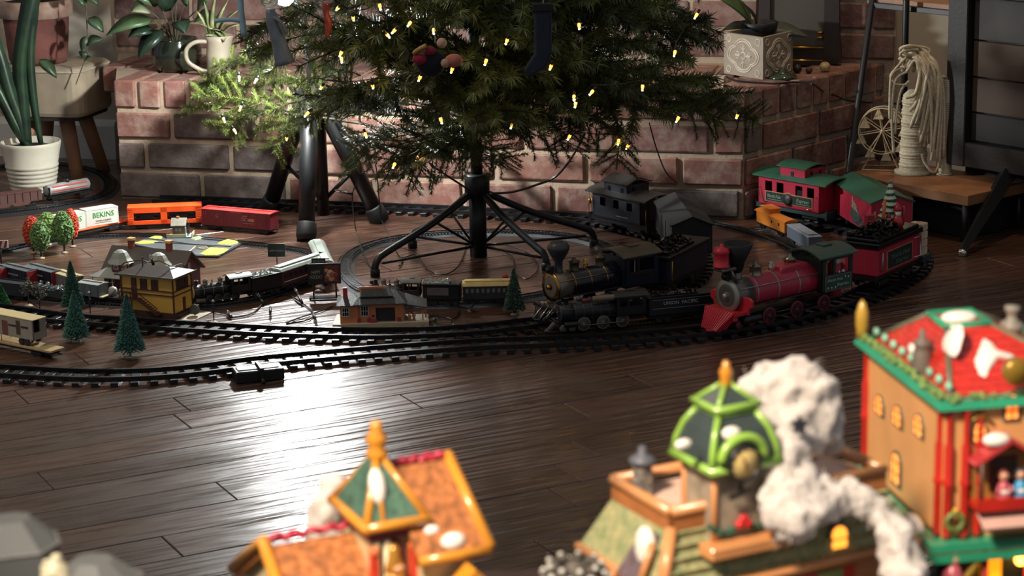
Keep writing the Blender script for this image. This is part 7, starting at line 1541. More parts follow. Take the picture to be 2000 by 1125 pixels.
for i in range(4): MB().cbox((CWd/2, .022, (zz[i]+zz[i+1])/2), (CWd-.106, .010, zz[i+1]-zz[i]-.003), .0015).build('plank', PLK[3-i], cbx)
MB().bb(.004, CWd-.004, .030, .26, zc_+.004, CZ1-.004).build('carcass', FRM, cbx); MB().cbox((CWd/2, .125, CZ1+.008), (CWd+.02, .30, .018), .002).build('top_board', FRM, cbx)
lf = fl(1880, 500); l2 = (lf-flat(CB)); lx, ly = l2.dot(sdir), l2.dot(sbk)
lt = at(1938, 384, 4.60); l3 = lt-flat(CB); tx, ty = l3.dot(sdir), l3.dot(sbk)
LEGM = mat('blue_black_leg', '#0d1014', .5)
MB().tube([(lx, ly, .012), (max(tx, .05), .03, zc_+.004)], [.009, .022], 4).build('leg', LEGM, cbx); MB().lathe([(0, 0), (.010, 0), (.010, .010), (.008, .014), (0, .014)], 12, (lx, ly, 0)).build('metal_glide', CHROME, cbx)
MB().tube([(CWd-.03, -.10, .0), (CWd-.06, .03, zc_+.004)], [.009, .022], 4).build('leg', LEGM, cbx)
MB().bb(.012, CWd-.012, .055, .255, 0, zc_+.004).build('plinth', mat('black_plinth', '#0a0a0b', .8), cbx)  # added black filler that darkens the space under the cabinet
MB().tube([(.05, .28, 0), (.06, .22, zc_+.004)], [.009, .022], 4).build('leg', LEGM, cbx); MB().tube([(CWd-.05, .28, 0), (CWd-.06, .22, zc_+.004)], [.009, .022], 4).build('leg', LEGM, cbx)
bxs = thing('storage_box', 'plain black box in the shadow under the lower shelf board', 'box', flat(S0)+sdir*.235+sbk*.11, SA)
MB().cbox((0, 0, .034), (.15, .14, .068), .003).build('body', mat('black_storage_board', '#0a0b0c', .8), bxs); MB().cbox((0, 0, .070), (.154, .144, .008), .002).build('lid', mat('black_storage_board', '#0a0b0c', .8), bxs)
# ================================================================== VILLAGE ON THE TABLE IN FRONT
TZ_ = .545
tb_ = thing('village_table', 'low wooden table under the lit ceramic village, below the picture', 'table', (0.1, .85, 0))
TBW = mat('dark_walnut_table', '#3a2a22', .4, var=.2, vs=12)
MB().cbox((0, 0, TZ_-.0155), (1.3, .92, .03), .003).build('tabletop', TBW, tb_)
for sx in (-1, 1):
    for sy in (-1, 1): MB().cbox((sx*.58, sy*.40, (TZ_-.03)/2), (.05, .05, TZ_-.03), .003).build('leg', TBW, tb_)
def hit(px, py, P, n):
    d = ray(px, py); t = (Vector(P)-CAM).dot(n)/d.dot(n); return CAM+d*t
class Fr:
    """vertical-walled frame: origin O on the table, x axis turned by ang"""
    def __init__(s, px, py, Y, ang):
        P = at(px, py, Y); s.O = Vector((P.x, P.y, TZ_)); s.a = ang; s.x = Vector((math.cos(ang), math.sin(ang), 0)); s.y = Vector((-s.x.y, s.x.x, 0))
    def loc(s, P): d = P-s.O; return Vector((d.dot(s.x), d.dot(s.y), d.z))
    def fy(s, px, py, y): return s.loc(hit(px, py, s.O+s.y*y, s.y))       # sighted point on plane y = const
    def fx(s, px, py, x): return s.loc(hit(px, py, s.O+s.x*x, s.x))
GOLD = mat('glazed_golden_trim', '#d08a28', .3, coat=.5, var=.05); SHNG = mat('orange_brown_shingles', '#b5703c', .5, var=.25, vs=200, bump=.6, bs=300); CRIMG = mat('crimson_garland', '#b02a40', .4)
SPG = mat('blue_green_shingle', '#4a6a58', .45, var=.2, vs=120, bump=.5, bs=300); CREAMW = mat('cream_ceramic_wall', '#cdbb8c', .4, var=.05); REDSH = mat('tomato_red_shutter', '#d8432c', .35); PLUM = mat('plum_red_cornice', '#7c2c38', .4)
# ---- chapel with green spire
f = Fr(715, 1035, 1.05, math.radians(24)); f.O.z = TZ_
ch = thing('chapel_house', 'ceramic village house with green shingled spire and golden trim at the bottom centre', 'village house', f.O, f.a)
ec = f.fy(715, 1035, 0); er = f.fy(836, 1002, 0); W_ = er.x; zE = ec.z; ap_ = f.fy(733, 893, W_/2); zA = ap_.z
el = f.fx(648, 1005, 0); D_ = max(.024, el.y)
cx_, cy_ = W_/2, D_/2
MB().add([(0, 0, zE), (W_, 0, zE), (W_, D_, zE), (0, D_, zE), (cx_-.003, cy_, zA), (cx_+.003, cy_, zA)], [(0, 1, 5, 4), (1, 2, 5), (2, 3, 4, 5), (3, 0, 4), (3, 2, 1, 0)]).build('spire_roof', SPG, ch)
mb = MB()
for c in ((0, 0), (W_, 0), (W_, D_), (0, D_)): mb.tube([(c[0], c[1], zE), (cx_, cy_, zA)], [.0022, .0016], 8)
mb.tube([(W_*.28, -.0004, zE), (cx_-.001, cy_-.001, zA)], [.0014, .001], 6); mb.build('hip_trim', GOLD, ch)
MB().tube([(0, 0, zE), (W_, 0, zE), (W_, D_, zE), (0, D_, zE)], .0028, 8, closed=True).build('eave_trim', GOLD, ch)
MB().prism([(.002, .002), (W_-.002, .002), (W_-.002, D_-.002), (.002, D_-.002)], zE-.0075, zE-.001, 'Z').build('cornice', PLUM, ch)
MB().lathe([(0, zA-.006), (.0050, zA-.004), (.0056, zA+.0), (.0036, zA+.002), (.0052, zA+.005), (.0054, zA+.008), (.0030, zA+.0105), (.0034, zA+.013), (.0024, zA+.0155), (0, zA+.0165)], 16, (cx_, cy_, 0)).build('finial', GOLD, ch)
sn = f.fy(737, 950, D_*.22); MB().sph((sn.x, sn.y, sn.z), .0055, 14, (.8, .5, 1.7), Matrix.Rotation(-.35, 4, 'X')).build('snow_patch', SNOW, ch)
m_ = .0045
MB().bb(m_, W_-m_, m_+.002, D_-m_, .0, zE-.006).build('tower_wall', CREAMW, ch)
for x in (m_+.001, W_*.34, W_-m_-.003): MB().cyl((x+.001, m_+.0005, 0), (x+.001, m_+.0005, zE-.007), .0022, n=10).build('column', CREAMW, ch)
wx = f.fy(768, 1085, m_).x
MB().prism([(wx-.0066, zE-.055)]+[(wx+.0066*math.cos(a), zE-.0155+.0066*math.sin(a)) for a in [PI*(1-i/8) for i in range(9)]]+[(wx+.0066, zE-.055)], m_-.0006, m_+.003, 'Y').build('window_recess', mat('dark_plum_recess', '#5a2a2a', .6), ch)
MB().lathe([(.0050, -.008), (.0046, -.004), (.0036, .0), (.0030, .004), (.0014, .0062), (0, .0066)], 16, (wx, m_-.001, zE-.0175)).build('bell', mat('glazed_gold_bell', '#c8913c', .25, .4), ch)
MB().sph((wx+.001, m_-.004, zE-.0235), .0036, 12, (1, .8, .8)).build('figure_face', mat('glazed_peach', '#e0a070', .35), ch); MB().lathe([(0, -.018), (.006, -.018), (.0058, -.004), (.003, 0), (0, .0005)], 14, (wx, m_-.001, zE-.0265)).build('figure_coat', mat('navy_glaze', '#33346a', .35), ch); MB().tube([(wx-.0045, m_-.003, zE-.026), (wx, m_-.006, zE-.0285), (wx+.0045, m_-.003, zE-.0265)], .0018, 8).build('figure_scarf', GOLD, ch)
for x in (wx-.0105, wx+.0105): MB().cbox((x, m_-.001, zE-.036), (.0050, .003, .044), .0008).build('shutter', REDSH, ch); MB().sph((x, m_-.001, zE-.0135), .0030, 10).build('shutter_cap', mat('orange_glaze', '#e0713c', .35), ch)
# right wing roof: ridge behind the tower, eave in front
yr, ye = D_*.5+.006, -.010
a = f.fy(745, 932, yr); b = f.fy(875, 892, yr); c = f.fy(957, 1074, ye); d = f.fy(838, 1100, ye); zr2 = (a.z+b.z)/2; ze2 = (c.z+d.z)/2; xb = b.x; xc = c.x
def gable(name_w, x0, x1, x1e, yr, ye, zr, ze, par, trim_left=False):
    ybk = 2*yr-ye
    MB().slab([(x0, ye, ze), (x1e, ye, ze), (x1, yr, zr), (x0, yr, zr)], .003).build('roof', SHNG, par); MB().slab([(x1e, ybk, ze), (x0, ybk, ze), (x0, yr, zr), (x1, yr, zr)], .003).build('roof', SHNG, par)
    xe = x1e if not trim_left else x0
    MB().tube([(x1e, ye, ze+.002), (x1, yr, zr+.003), (x1e, ybk, ze+.002)], .0034, 8).build('rake_trim', GOLD, par); MB().tube([(x0, ye, ze+.001), (x1e, ye, ze+.001)], .0028, 8).build('eave_trim', GOLD, par)
    pts = [(x0+(x1-x0)*i/24, yr+.0012*math.sin(i*1.7), zr+.004+.0011*math.sin(i*1.3)) for i in range(25)]; MB().tube(pts, .0019, 7).build('ridge_garland', CRIMG, par)
    MB().prism([(ye+.004, 0), (ybk-.004, 0), (ybk-.004, ze-.001), (yr, zr-.003), (ye+.004, ze-.001)], min(x0, x1)+.004, max(x0, x1)-.004, 'X').build('wing_wall', CREAMW, par)
gable('wing', W_*.7, xb, xc, yr, ye, zr2, ze2, ch)
for (px, py, r) in ((885, 1058, .0062), (843, 1036, .0038)):
    q = f.fy(px, py, ye+.004 if r > .005 else ye+.010); MB().sph(q, r, 14, (1.1, .7, .8)).build('snow_patch', SNOW, ch)
a2 = f.fy(515, 1068, yr); b2 = f.fy(650, 1048, yr); e2_ = f.fy(487, 1135, ye)
gable('wing', .004, a2.x, a2.x-.002, yr, -.018, a2.z, a2.z-.030, ch)
q = f.fy(900, 1125, -.014); MB().prism([(q.x-.016, q.z-.012), (q.x+.004, q.z+.006), (q.x+.022, q.z-.012), (q.x+.022, q.z-.020), (q.x-.016, q.z-.020)], -.024, -.012, 'Y').build('porch_gable', GOLD, ch)
MB().bb(q.x-.014, q.x+.020, -.023, -.004, 0, q.z-.018).build('porch_wall', CREAMW, ch)
q = f.fy(640, 985, D_+.012); 
co = thing('cotton_puff', 'small puff of cotton smoke behind the green spire', 'cotton', f.O+f.x*(q.x+.004)+f.y*(D_+.012)+Vector((0, 0, 0)))
COTTON = bpy.data.materials.new('cotton_wool'); COTTON.use_nodes = True; nt = COTTON.node_tree; b_ = nt.nodes['Principled BSDF']; b_.inputs['Roughness'].default_value = 1; b_.inputs['Base Color'].default_value = lin('#c4bdb6'); b_.inputs['Subsurface Weight'].default_value = .6; b_.inputs['Subsurface Radius'].default_value = (.02, .02, .02); b_.inputs['Subsurface Scale'].default_value = .5
tcn = nt.nodes.new('ShaderNodeTexCoord'); n1 = nt.nodes.new('ShaderNodeTexNoise'); n1.inputs['Scale'].default_value = 160; n1.inputs['Detail'].default_value = 6; n1.inputs['Distortion'].default_value = 1.5; bp_n = nt.nodes.new('ShaderNodeBump'); bp_n.inputs['Strength'].default_value = .7; bp_n.inputs['Distance'].default_value = .003
nt.links.new(tcn.outputs['Object'], n1.inputs['Vector']); nt.links.new(n1.outputs['Fac'], bp_n.inputs['Height']); nt.links.new(bp_n.outputs['Normal'], b_.inputs['Normal'])
def cotton(t, balls, name='wool', seed=3, fib=120, vox=.0032):
    """balls: list of (world point, radius)"""
    q0 = t.location; mb = MB()
    for P, r in balls: mb.sph(P-q0, r, 14)
    o = mb.build(name, COTTON, t)
    md = o.modifiers.new('remesh', 'REMESH'); md.mode = 'VOXEL'; md.voxel_size = vox; md.use_smooth_shade = True
    tx = bpy.data.textures.new('wool_clouds', 'CLOUDS'); tx.noise_scale = .009; tx.noise_depth = 4
    dm = o.modifiers.new('fluff', 'DISPLACE'); dm.texture = tx; dm.strength = .013; dm.mid_level = .5; dm.texture_coords = 'LOCAL'
    sm_ = o.modifiers.new('smooth', 'SMOOTH'); sm_.iterations = 1
    r = random.Random(seed); vs = []; fs = []
    for i in range(fib):
        P, R = balls[r.randrange(len(balls))]; d = Vector((r.gauss(0, 1), r.gauss(0, 1), r.gauss(0, 1))).normalized(); a = P-q0+d*R*.9
        t1 = d.orthogonal().normalized(); l = R*r.uniform(.3, .8); m = a+d*l*.6+t1*l*.3; e = a+d*l*r.uniform(.5, 1)+t1*l*.8; w = d.cross(t1)*.0003
        b = len(vs); vs += [a-w, a+w, m+w, e, m-w]; fs.append((b, b+1, b+2, b+3, b+4))
    fo = MB().add(vs, fs).build('wisps', COTTON, t); fo['kind'] = 'stuff'
cotton(co, [(at(655, 960, 1.12), .010), (at(645, 990, 1.12), .012), (at(640, 1015, 1.12), .011), (at(640, 1040, 1.12), .012), (at(645, 1075, 1.12), .014), (at(650, 1120, 1.12), .016), (at(655, 1170, 1.12), .018), (at(660, 1230, 1.12), .022), (at(660, 1290, 1.12), .022), (at(660, 1350, 1.12), .024)], fib=60)
# ---- clock station
TANT = mat('peach_tan_glaze', '#cf8e58', .35, var=.08, coat=.3); TILE = mat('pale_green_tan_shingle', '#a9a073', .5, var=.25, vs=150, bump=.8, bs=220, col2='#7f8a60'); LIME = mat('lime_green_glaze', '#8fb94a', .3, coat=.4, var=.08); SLATE = mat('dark_slate_glaze', '#3c4644', .35, var=.12); STONE = mat('grey_beige_stone', '#a39580', .55, var=.15, vs=120)
f = Fr(1310, 1000, 1.10, math.radians(27))
cs_ = thing('clock_station', 'ceramic village station with lime green clock tower roof at the bottom right of centre', 'village house', f.O, f.a)
zp = f.fy(1310, 1000, 0).z; xl = f.fy(1740, 900, .0).x; xl = .135; yb = f.fx(1197, 942, 0).y
pr_ = MB().use(TANT)
for (x0, y0, x1, y1) in ((0, 0, xl, .0), (0, yb, xl, yb), (0, 0, 0, yb), (xl, 0, xl, yb)): pr_.tube([(x0, y0, zp), (x1, y1, zp)], .0030, 8)
pr_.build('parapet', None, cs_)
MB().prism([(.001, .001), (xl-.001, .001), (xl-.001, yb-.001), (.001, yb-.001)], zp-.010, zp-.006, 'Z').build('snowy_deck', mat('pinkish_snow_deck', '#d9b8a4', .5), cs_)
MB().prism([(-.001, -.001), (xl+.001, -.001), (xl+.001, .0015), (-.001, .0015)], zp-.011, zp, 'Z').prism([(-.001, -.001), (.0015, -.001), (.0015, yb), (-.001, yb)], zp-.011, zp, 'Z').build('parapet_wall', mat('darker_tan_glaze', '#b3713f', .4), cs_)
ev = .014; zv = zp-.040                 # mansard slopes
MB().add([(0, 0, zp-.010), (xl, 0, zp-.010), (xl+ev, -ev, zv), (-ev, -ev, zv)], [(0, 3, 2, 1)]).add([(0, 0, zp-.010), (-ev, -ev, zv), (-ev, yb+ev, zv), (0, yb, zp-.010)], [(0, 3, 2, 1)]).add([(xl, 0, zp-.010), (xl, yb, zp-.010), (xl+ev, yb+ev, zv), (xl+ev, -ev, zv)], [(0, 1, 2, 3)]).add([(0, yb, zp-.010), (xl, yb, zp-.010), (xl+ev, yb+ev, zv), (-ev, yb+ev, zv)], [(0, 1, 2, 3)]).build('mansard_roof', TILE, cs_)
rows = MB()
for rI in range(5):
    fz_ = (rI+.5)/5; y = -ev*fz_-.0005; z = zp-.010+(zv-zp+.010)*fz_
    n = 30
    for i in range(n): x = -ev*fz_+(xl+2*ev*fz_)*(i+.5)/n; rows.box((x, y, z), ((xl+.02)/n*.86, .0014, .0046), (.42, 0, 0))
o = rows.build('shingles', TILE, cs_); o['kind'] = 'stuff'
MB().tube([(0, -.0005, zp-.009), (-ev, -ev, zv)], .0034, 8).build('corner_trim', TANT, cs_)
MB().tube([(-ev, -ev, zv), (xl+ev, -ev, zv)], .0028, 8).tube([(-ev, -ev, zv), (-ev, yb+ev, zv)], .0028, 8).build('eave_trim', TANT, cs_)
MB().bb(-ev+.003, xl+ev-.003, -ev+.003, yb+ev-.003, 0, zv-.001).build('wall', mat('brick_tan_wall', '#b5794e', .5, var=.12, vs=60), cs_); MB().bb(.01, xl*.8, -ev+.0018, -ev+.003, zv-.014, zv-.006).build('red_band', mat('red_awning_band', '#c03428', .4), cs_)
MB().bb(xl*.62, xl*.74, -ev+.0012, -ev+.0032, zv-.05, zv-.006).build('green_door', mat('sage_green_door', '#8a9a5c', .4), cs_)
# left snowy lean-to
q1 = f.fx(1235, 1015, -.010); MB().slab([(-ev-.004, .004, zv+.002), (-ev-.004, .026, zv+.002), (-.003, .022, zp-.014), (-.003, .006, zp-.014)], .002).build('side_roof', mat('purple_grey_shingle', '#6c5c60', .5, var=.2, vs=150, bump=.6, bs=250), cs_); MB().sph((-.008, .012, zp-.022), .010, 14, (.5, .8, 1.2)).build('snow_patch', SNOW, cs_)
MB().tube([(-ev-.004, .003, zv), (-.010, .002, zp-.016)], .002, 8).tube([(-ev-.004, .028, zv+.001), (-ev-.004, .040, zv-.02)], .0018, 8).build('rake_trim', TANT, cs_)
# clock tower
ty0 = -.010; tq = f.fy(1395, 1010, ty0); tx0 = tq.x; TW_ = f.fy(1498, 960, ty0).x-tx0; TW_ = max(.026, TW_); TD = TW_*.9; zt0 = zp-.012; zte = f.fy(1395, 922, ty0-.004).z
MB().bb(tx0, tx0+TW_, ty0, ty0+TD, zt0-.018, zte+.004).build('tower_wall', STONE, cs_)
for (x, y) in ((tx0, ty0), (tx0+TW_, ty0), (tx0, ty0+TD)): MB().cyl((x, y, zt0-.010), (x, y, zte+.002), .0018, n=8).build('tower_post', TANT, cs_)
MB().cbox((tx0+TW_*.5, ty0-.004, zt0-.008), (TW_*1.5, .014, .007), .001).build('tower_ledge', TANT, cs_)
o_ = .0045; X0, X1, Y0, Y1 = tx0-o_, tx0+TW_+o_, ty0-o_, ty0+TD+o_; CX, CY = (X0+X1)/2, (Y0+Y1)/2
zn = f.fy(1408, 797, CY).z; za2 = f.fy(1410, 745, CY).z
def ring(s, z): return [(CX+(X0-CX)*s, CY+(Y0-CY)*s, z), (CX+(X1-CX)*s, CY+(Y0-CY)*s, z), (CX+(X1-CX)*s, CY+(Y1-CY)*s, z), (CX+(X0-CX)*s, CY+(Y1-CY)*s, z)]
lv = [(1.0, zte), (.93, zte+(zn-zte)*.35), (.78, zte+(zn-zte)*.68), (.52, zn)]
vs = []; fs = []
for s, z in lv: vs += ring(s, z)
for i in range(3):
    for j in range(4): j2 = (j+1) % 4; fs.append((i*4+j, i*4+j2, (i+1)*4+j2, (i+1)*4+j))
fs += [(3, 2, 1, 0), (12, 13, 14, 15)]
MB().add(vs, fs).build('dome_roof', SLATE, cs_)
tr = MB().use(LIME)
for j in range(4): tr.tube([vs[i*4+j] for i in range(4)], .0018, 8)
tr.tube(ring(1.0, zte), .0028, 8, closed=True); tr.tube(ring(.54, zn), .0018, 8, closed=True); tr.build('dome_trim', None, cs_)
MB().tube([ring(1, zte)[0], ring(1, zte)[1]], .0001, 3).build('tmp', LIME, cs_); bpy.data.objects.remove(COL.objects['tmp'])
zu = zn+.003; up_ = ring(.62, zu); MB().add(up_+[(CX, CY, za2)], [(0, 1, 4), (1, 2, 4), (2, 3, 4), (3, 0, 4), (3, 2, 1, 0)]).build('cap_roof', SLATE, cs_)
tr = MB().use(LIME); tr.tube(up_, .0020, 8, closed=True)
for p_ in up_: tr.tube([p_, (CX, CY, za2)], .0014, 8)
tr.build('cap_trim', None, cs_); MB().bb(CX-.006, CX+.006, CY-.006, CY+.006, zn-.002, zu+.001).build('cap_neck', SLATE, cs_)
MB().lathe([(0, za2-.004), (.0038, za2-.003), (.0030, za2+.001), (.0034, za2+.003), (.0036, za2+.0055), (.0022, za2+.0075), (.0019, za2+.010), (0, za2+.0112)], 14, (CX, CY, 0)).build('finial', GOLD, cs_)
ck = f.fy(1450, 903, Y0-.001); kR = .0088
MB().lathe([(0, -.0030), (kR, -.0030), (kR*1.06, -.001), (kR, .006), (0, .006)], 28, ck, 'Y').build('clock_face', mat('cream_clock_face', '#d8bd78', .4), cs_)
MB().tube([(ck.x+kR*1.05*math.cos(2*PI*i/32), ck.y-.0025, ck.z+kR*1.05*math.sin(2*PI*i/32)) for i in range(32)], .0013, 8, closed=True).build('clock_rim', mat('black_clock_rim', '#1e2224', .35), cs_)
hn_ = MB().box((ck.x+.0004, ck.y-.0034, ck.z-.0022), (.0009, .0006, .0050)).box((ck.x-.001, ck.y-.0034, ck.z+.0020), (.0008, .0006, .0046), (0, -.5, 0)).lathe([(0, -.0008), (.001, -.0008), (.001, .0004), (0, .0004)], 10, (ck.x, ck.y-.0032, ck.z), 'Y')
for i in range(12): a = 2*PI*i/12; hn_.box((ck.x+kR*.82*math.cos(a), ck.y-.0032, ck.z+kR*.82*math.sin(a)), (.0008, .0005, .0008))
hn_.build('clock_hands', mat('brown_clock_hand', '#6a4a2a', .4), cs_)
MB().tube([(ck.x+kR*1.5*math.cos(PI*i/12), ck.y-.0005, ck.z+kR*.2+kR*1.35*math.sin(PI*i/12)) for i in range(13)], .0026, 8).build('clock_hood', LIME, cs_)
MB().cyl((ck.x, ck.y+.001, ck.z-kR), (ck.x, ck.y+.001, ck.z-kR-.007), .0014, n=8).box((ck.x, ck.y+.001, ck.z-kR-.0085), (.014, .002, .002), (0, -.18, 0)).build('clock_bracket', mat('black_clock_rim', '#1e2224', .35), cs_)
GAR = mat('green_garland', '#2f5a44', .6, var=.25, vs=300); mb = MB(); rg = random.Random(2)
for i in range(60):
    u = i/59; x = tx0-.003+u*(TW_+.006); z = zt0+.004-.005*math.sin(PI*((u*2) % 1)); s = .0022; mb.box((x, ty0-.0015+rg.uniform(-.001, .001), z), (s, s, s), (rg.uniform(0, 3), rg.uniform(0, 3), 0))
mb.build('garland', GAR, cs_)
MB().sph((tx0+TW_*.50, ty0-.003, zt0+.005), .0034, 10, (1, .6, 1)).sph((tx0+TW_*.42, ty0-.003, zt0+.003), .0026, 10).sph((tx0+TW_*.57, ty0-.003, zt0+.003), .0026, 10).build('red_bow', mat('bright_red_bow', '#d0282c', .3), cs_)
for (px, py, r) in ((1425, 848, .0072), (1335, 868, .0050)):
    q = f.fy(px, py, Y0+.006); MB().sph(q, r, 12, (1.0, .5, .6)).build('snow_patch', SNOW, cs_)
# stone chimney at the left back corner
cq = f.fy(1255, 960, yb*.75); MB().lathe([(.0062, zp-.012), (.0060, zp+.012), (.0062, zp+.0125), (0, zp+.0125)], 6, (cq.x, yb*.75, 0), sharp=True).build('chimney', mat('grey_mottled_stone', '#8c8478', .6, var=.3, vs=250, col2='#4a4a4c'), cs_); MB().lathe([(0, zp+.012), (.0072, zp+.012), (.0074, zp+.0145), (.0040, zp+.0165), (.0024, zp+.0175), (.0026, zp+.0205), (.0018, zp+.0215), (0, zp+.0215)], 12, (cq.x, yb*.75, 0)).build('chimney_cap', mat('slate_chimney_cap', '#5a5c64', .5), cs_)
# lit dormer
dq = f.fy(1625, 1050, -.004); GLOW = mat('lit_window_glow', '#ffb040', .5, var=.25, vs=300, emit=2.2, ecol='#ff9a30', col2='#ffd890')
MB().prism([(dq.x-.0062, dq.z-.010)]+[(dq.x+.0062*math.cos(a), dq.z+.004+.0062*math.sin(a)) for a in [PI*(1-i/8) for i in range(9)]]+[(dq.x+.0062, dq.z-.010)], -.0105, .004, 'Y').build('dormer', mat('blue_grey_dormer', '#4c5a5c', .4), cs_); MB().prism([(dq.x-.0045, dq.z-.0085)]+[(dq.x+.0045*math.cos(a), dq.z+.004+.0045*math.sin(a)) for a in [PI*(1-i/8) for i in range(9)]]+[(dq.x+.0045, dq.z-.0085)], -.0115, -.0100, 'Y').build('dormer_window', GLOW, cs_)
MB().sph((dq.x, -.006, dq.z+.012), .0052, 10, (1.2, .8, .6)).build('dormer_garland', GAR, cs_)
# tan roof pavilion at the right back and the cotton smoke
pq = f.fy(1640, 905, yb*.8); MB().prism([(pq.x-.030, pq.z+.010), (pq.x+.02, pq.z-.010), (pq.x+.02, 0.0), (pq.x-.030, 0.0)], yb*.8, yb*.8+.016, 'Y').build('rear_wing', mat('tan_beige_roof', '#b89a78', .5, var=.1), cs_)
MB().slab([(pq.x-.034, yb*.78, pq.z+.011), (pq.x+.022, yb*.78, pq.z-.0115), (pq.x+.022, yb*.8+.02, pq.z-.0115), (pq.x-.034, yb*.8+.02, pq.z+.011)], .002).build('rear_roof', mat('tan_beige_roof', '#b89a78', .5, var=.1), cs_)
ct = thing('cotton_smoke', 'big drift of white cotton wool smoke billowing over the clock station roof', 'cotton', at(1560, 980, 1.12))
cotton(ct, [(at(x, y, Y), r) for x, y, Y, r in ((1478, 762, 1.15, .010), (1510, 756, 1.15, .013), (1548, 752, 1.15, .014), (1582, 772, 1.15, .014), (1606, 806, 1.15, .012), (1612, 845, 1.15, .008), (1560, 800, 1.15, .016), (1515, 800, 1.15, .014), (1535, 842, 1.14, .015), (1498, 842, 1.14, .010), (1575, 845, 1.14, .010), (1532, 885, 1.13, .013), (1518, 925, 1.12, .012), (1550, 925, 1.13, .012), (1530, 965, 1.11, .013), (1562, 965, 1.11, .013), (1540, 1005, 1.10, .0135), (1572, 1005, 1.10, .011), (1520, 990, 1.11, .010), (1605, 985, 1.11, .0095), (1640, 975, 1.12, .0085), (1680, 983, 1.12, .0080), (1612, 950, 1.13, .007), (1660, 955, 1.13, .006), (1715, 1000, 1.12, .0078), (1742, 1025, 1.12, .0078), (1752, 1060, 1.11, .0100), (1758, 1095, 1.11, .0115), (1772, 1130, 1.10, .012), (1625, 868, 1.16, .006), (1780, 1180, 1.10, .014), (1790, 1240, 1.10, .016), (1800, 1310, 1.10, .018), (1800, 1380, 1.10, .020))], fib=700, vox=.0024)
dk = at(1562, 830, 1.12); ds = thing('star_cap', 'small dark star shaped cap poking out of the cotton smoke', 'chimney cap', dk)
pts = []
for i in range(10): a = PI/2+PI*i/5; r = .0052 if i % 2 == 0 else .0026; pts.append((r*math.cos(a), r*math.sin(a)))
MB().prism(pts, -.0012, .0012, 'Y').build('star', mat('dark_navy_cap', '#23262e', .5), ds); MB().cyl((0, .001, 0), (0, .012, -.006), .0016, n=8).build('stem', mat('dark_navy_cap', '#23262e', .5), ds)
# ---- red roofed toy tower
f = Fr(1848, 800, 1.20, math.radians(10))
tw = thing('red_roof_tower', 'tall ceramic village building with red shingled roof and lit arched windows at the right edge', 'village house', f.O, f.a)
PCH = mat('peach_orange_plaster', '#e0a468', .4, var=.05, coat=.2); GRT = mat('emerald_glaze', '#2f9a72', .3, coat=.4, var=.08); REDR = mat('glossy_red_shingles', '#cc3326', .28, coat=.6, var=.12, vs=160, bump=.5, bs=350); REDC = mat('red_column_glaze', '#c02a1e', .3, coat=.4)
zE = f.fy(1848, 797, 0).z; zB = f.fy(1850, 1052, 0).z; yB = f.fx(1690, 735, 0).y; WX = .135
MB().bb(0, WX, 0, yB, zB, zE+.002).build('wall', PCH, tw)
MB().bb(-.002, WX, .002, yB, 0, zB).build('ground_storey', mat('dark_green_shopfront', '#3c4a3c', .5), tw)
ov = .006
MB().add([(-ov, -ov, zE), (WX+ov, -ov, zE), (WX+ov, yB+ov, zE), (-ov, yB+ov, zE), (-ov*.7, -ov*.7, zE+.0045), (WX+ov*.7, -ov*.7, zE+.0045), (WX+ov*.7, yB+ov*.7, zE+.0045), (-ov*.7, yB+ov*.7, zE+.0045)], [(0, 3, 2, 1), (4, 5, 6, 7), (0, 1, 5, 4), (1, 2, 6, 5), (2, 3, 7, 6), (3, 0, 4, 7)]).build('eave', GRT, tw)
gr_ = MB().use(mat('green_tinsel_garland', '#4c7a4a', .4, var=.35, vs=400, col2='#9aa85a')); rg = random.Random(6)
for i in range(150):
    u = rg.random(); s = rg.uniform(.0016, .0030)
    p_ = (-ov*.5, u*yB, zE+.006) if i % 2 else (u*WX, -ov*.5, zE+.006); gr_.box((p_[0]+rg.uniform(-.0015, .0015), p_[1]+rg.uniform(-.0015, .0015), p_[2]+rg.uniform(-.001, .002)), (s, s, s), (rg.random()*3, rg.random()*3, 0))
gr_.build('eave_garland', None, tw)
cr = MB().use(mat('mint_white_cresting', '#8fc4a8', .3, coat=.3))
for i in range(9): cr.sph((.004, yB*(i+.5)/9, zE+.010), .0036, 8, (.6, 1, .8))
cr.build('roof_cresting', None, tw)
zT = f.fy(1895, 610, yB*.5).z; rx0 = .004; ra = f.fy(1848, 640, yB*.5).x; rb_ = f.fy(1936, 640, yB*.5).x
rX1 = .098; ty0_, ty1_ = yB*.40, yB*.62
ta = f.fy(1842, 612, ty0_+.006).x; tb2 = f.fy(1935, 622, ty0_).x
base = [(rx0, .004, zE+.005), (rX1, .004, zE+.005), (rX1, yB-.004, zE+.005), (rx0, yB-.004, zE+.005)]; top = [(ta, ty0_, zT-.004), (tb2, ty0_, zT-.004), (tb2, ty1_, zT-.004), (ta, ty1_, zT-.004)]
MB().add(base+top, [(0, 1, 5, 4), (1, 2, 6, 5), (2, 3, 7, 6), (3, 0, 4, 7), (4, 5, 6, 7), (3, 2, 1, 0)]).build('roof', REDR, tw)
sg = MB().use(REDR)
for k in range(1, 9):
    g = k/9; P_ = [Vector(base[j]).lerp(Vector(top[j]), g) for j in range(4)]
    sg.tube([P_[3], P_[0], P_[1]], .0008, 5)
sg.build('shingle_courses', None, tw)
tr = MB().use(mat('brown_green_hip_trim', '#6a6a54', .4))
for j in range(4): tr.tube([base[j], top[j]], .0017, 8)
tr.build('hip_trim', None, tw)
MB().tube(top, .0024, 8, closed=True).build('cap_trim', GRT, tw); MB().sph(((ta+tb2)/2, (ty0_+ty1_)/2, zT-.003), .011, 16, (1, .7, .35)).build('snow_cap', SNOW, tw)
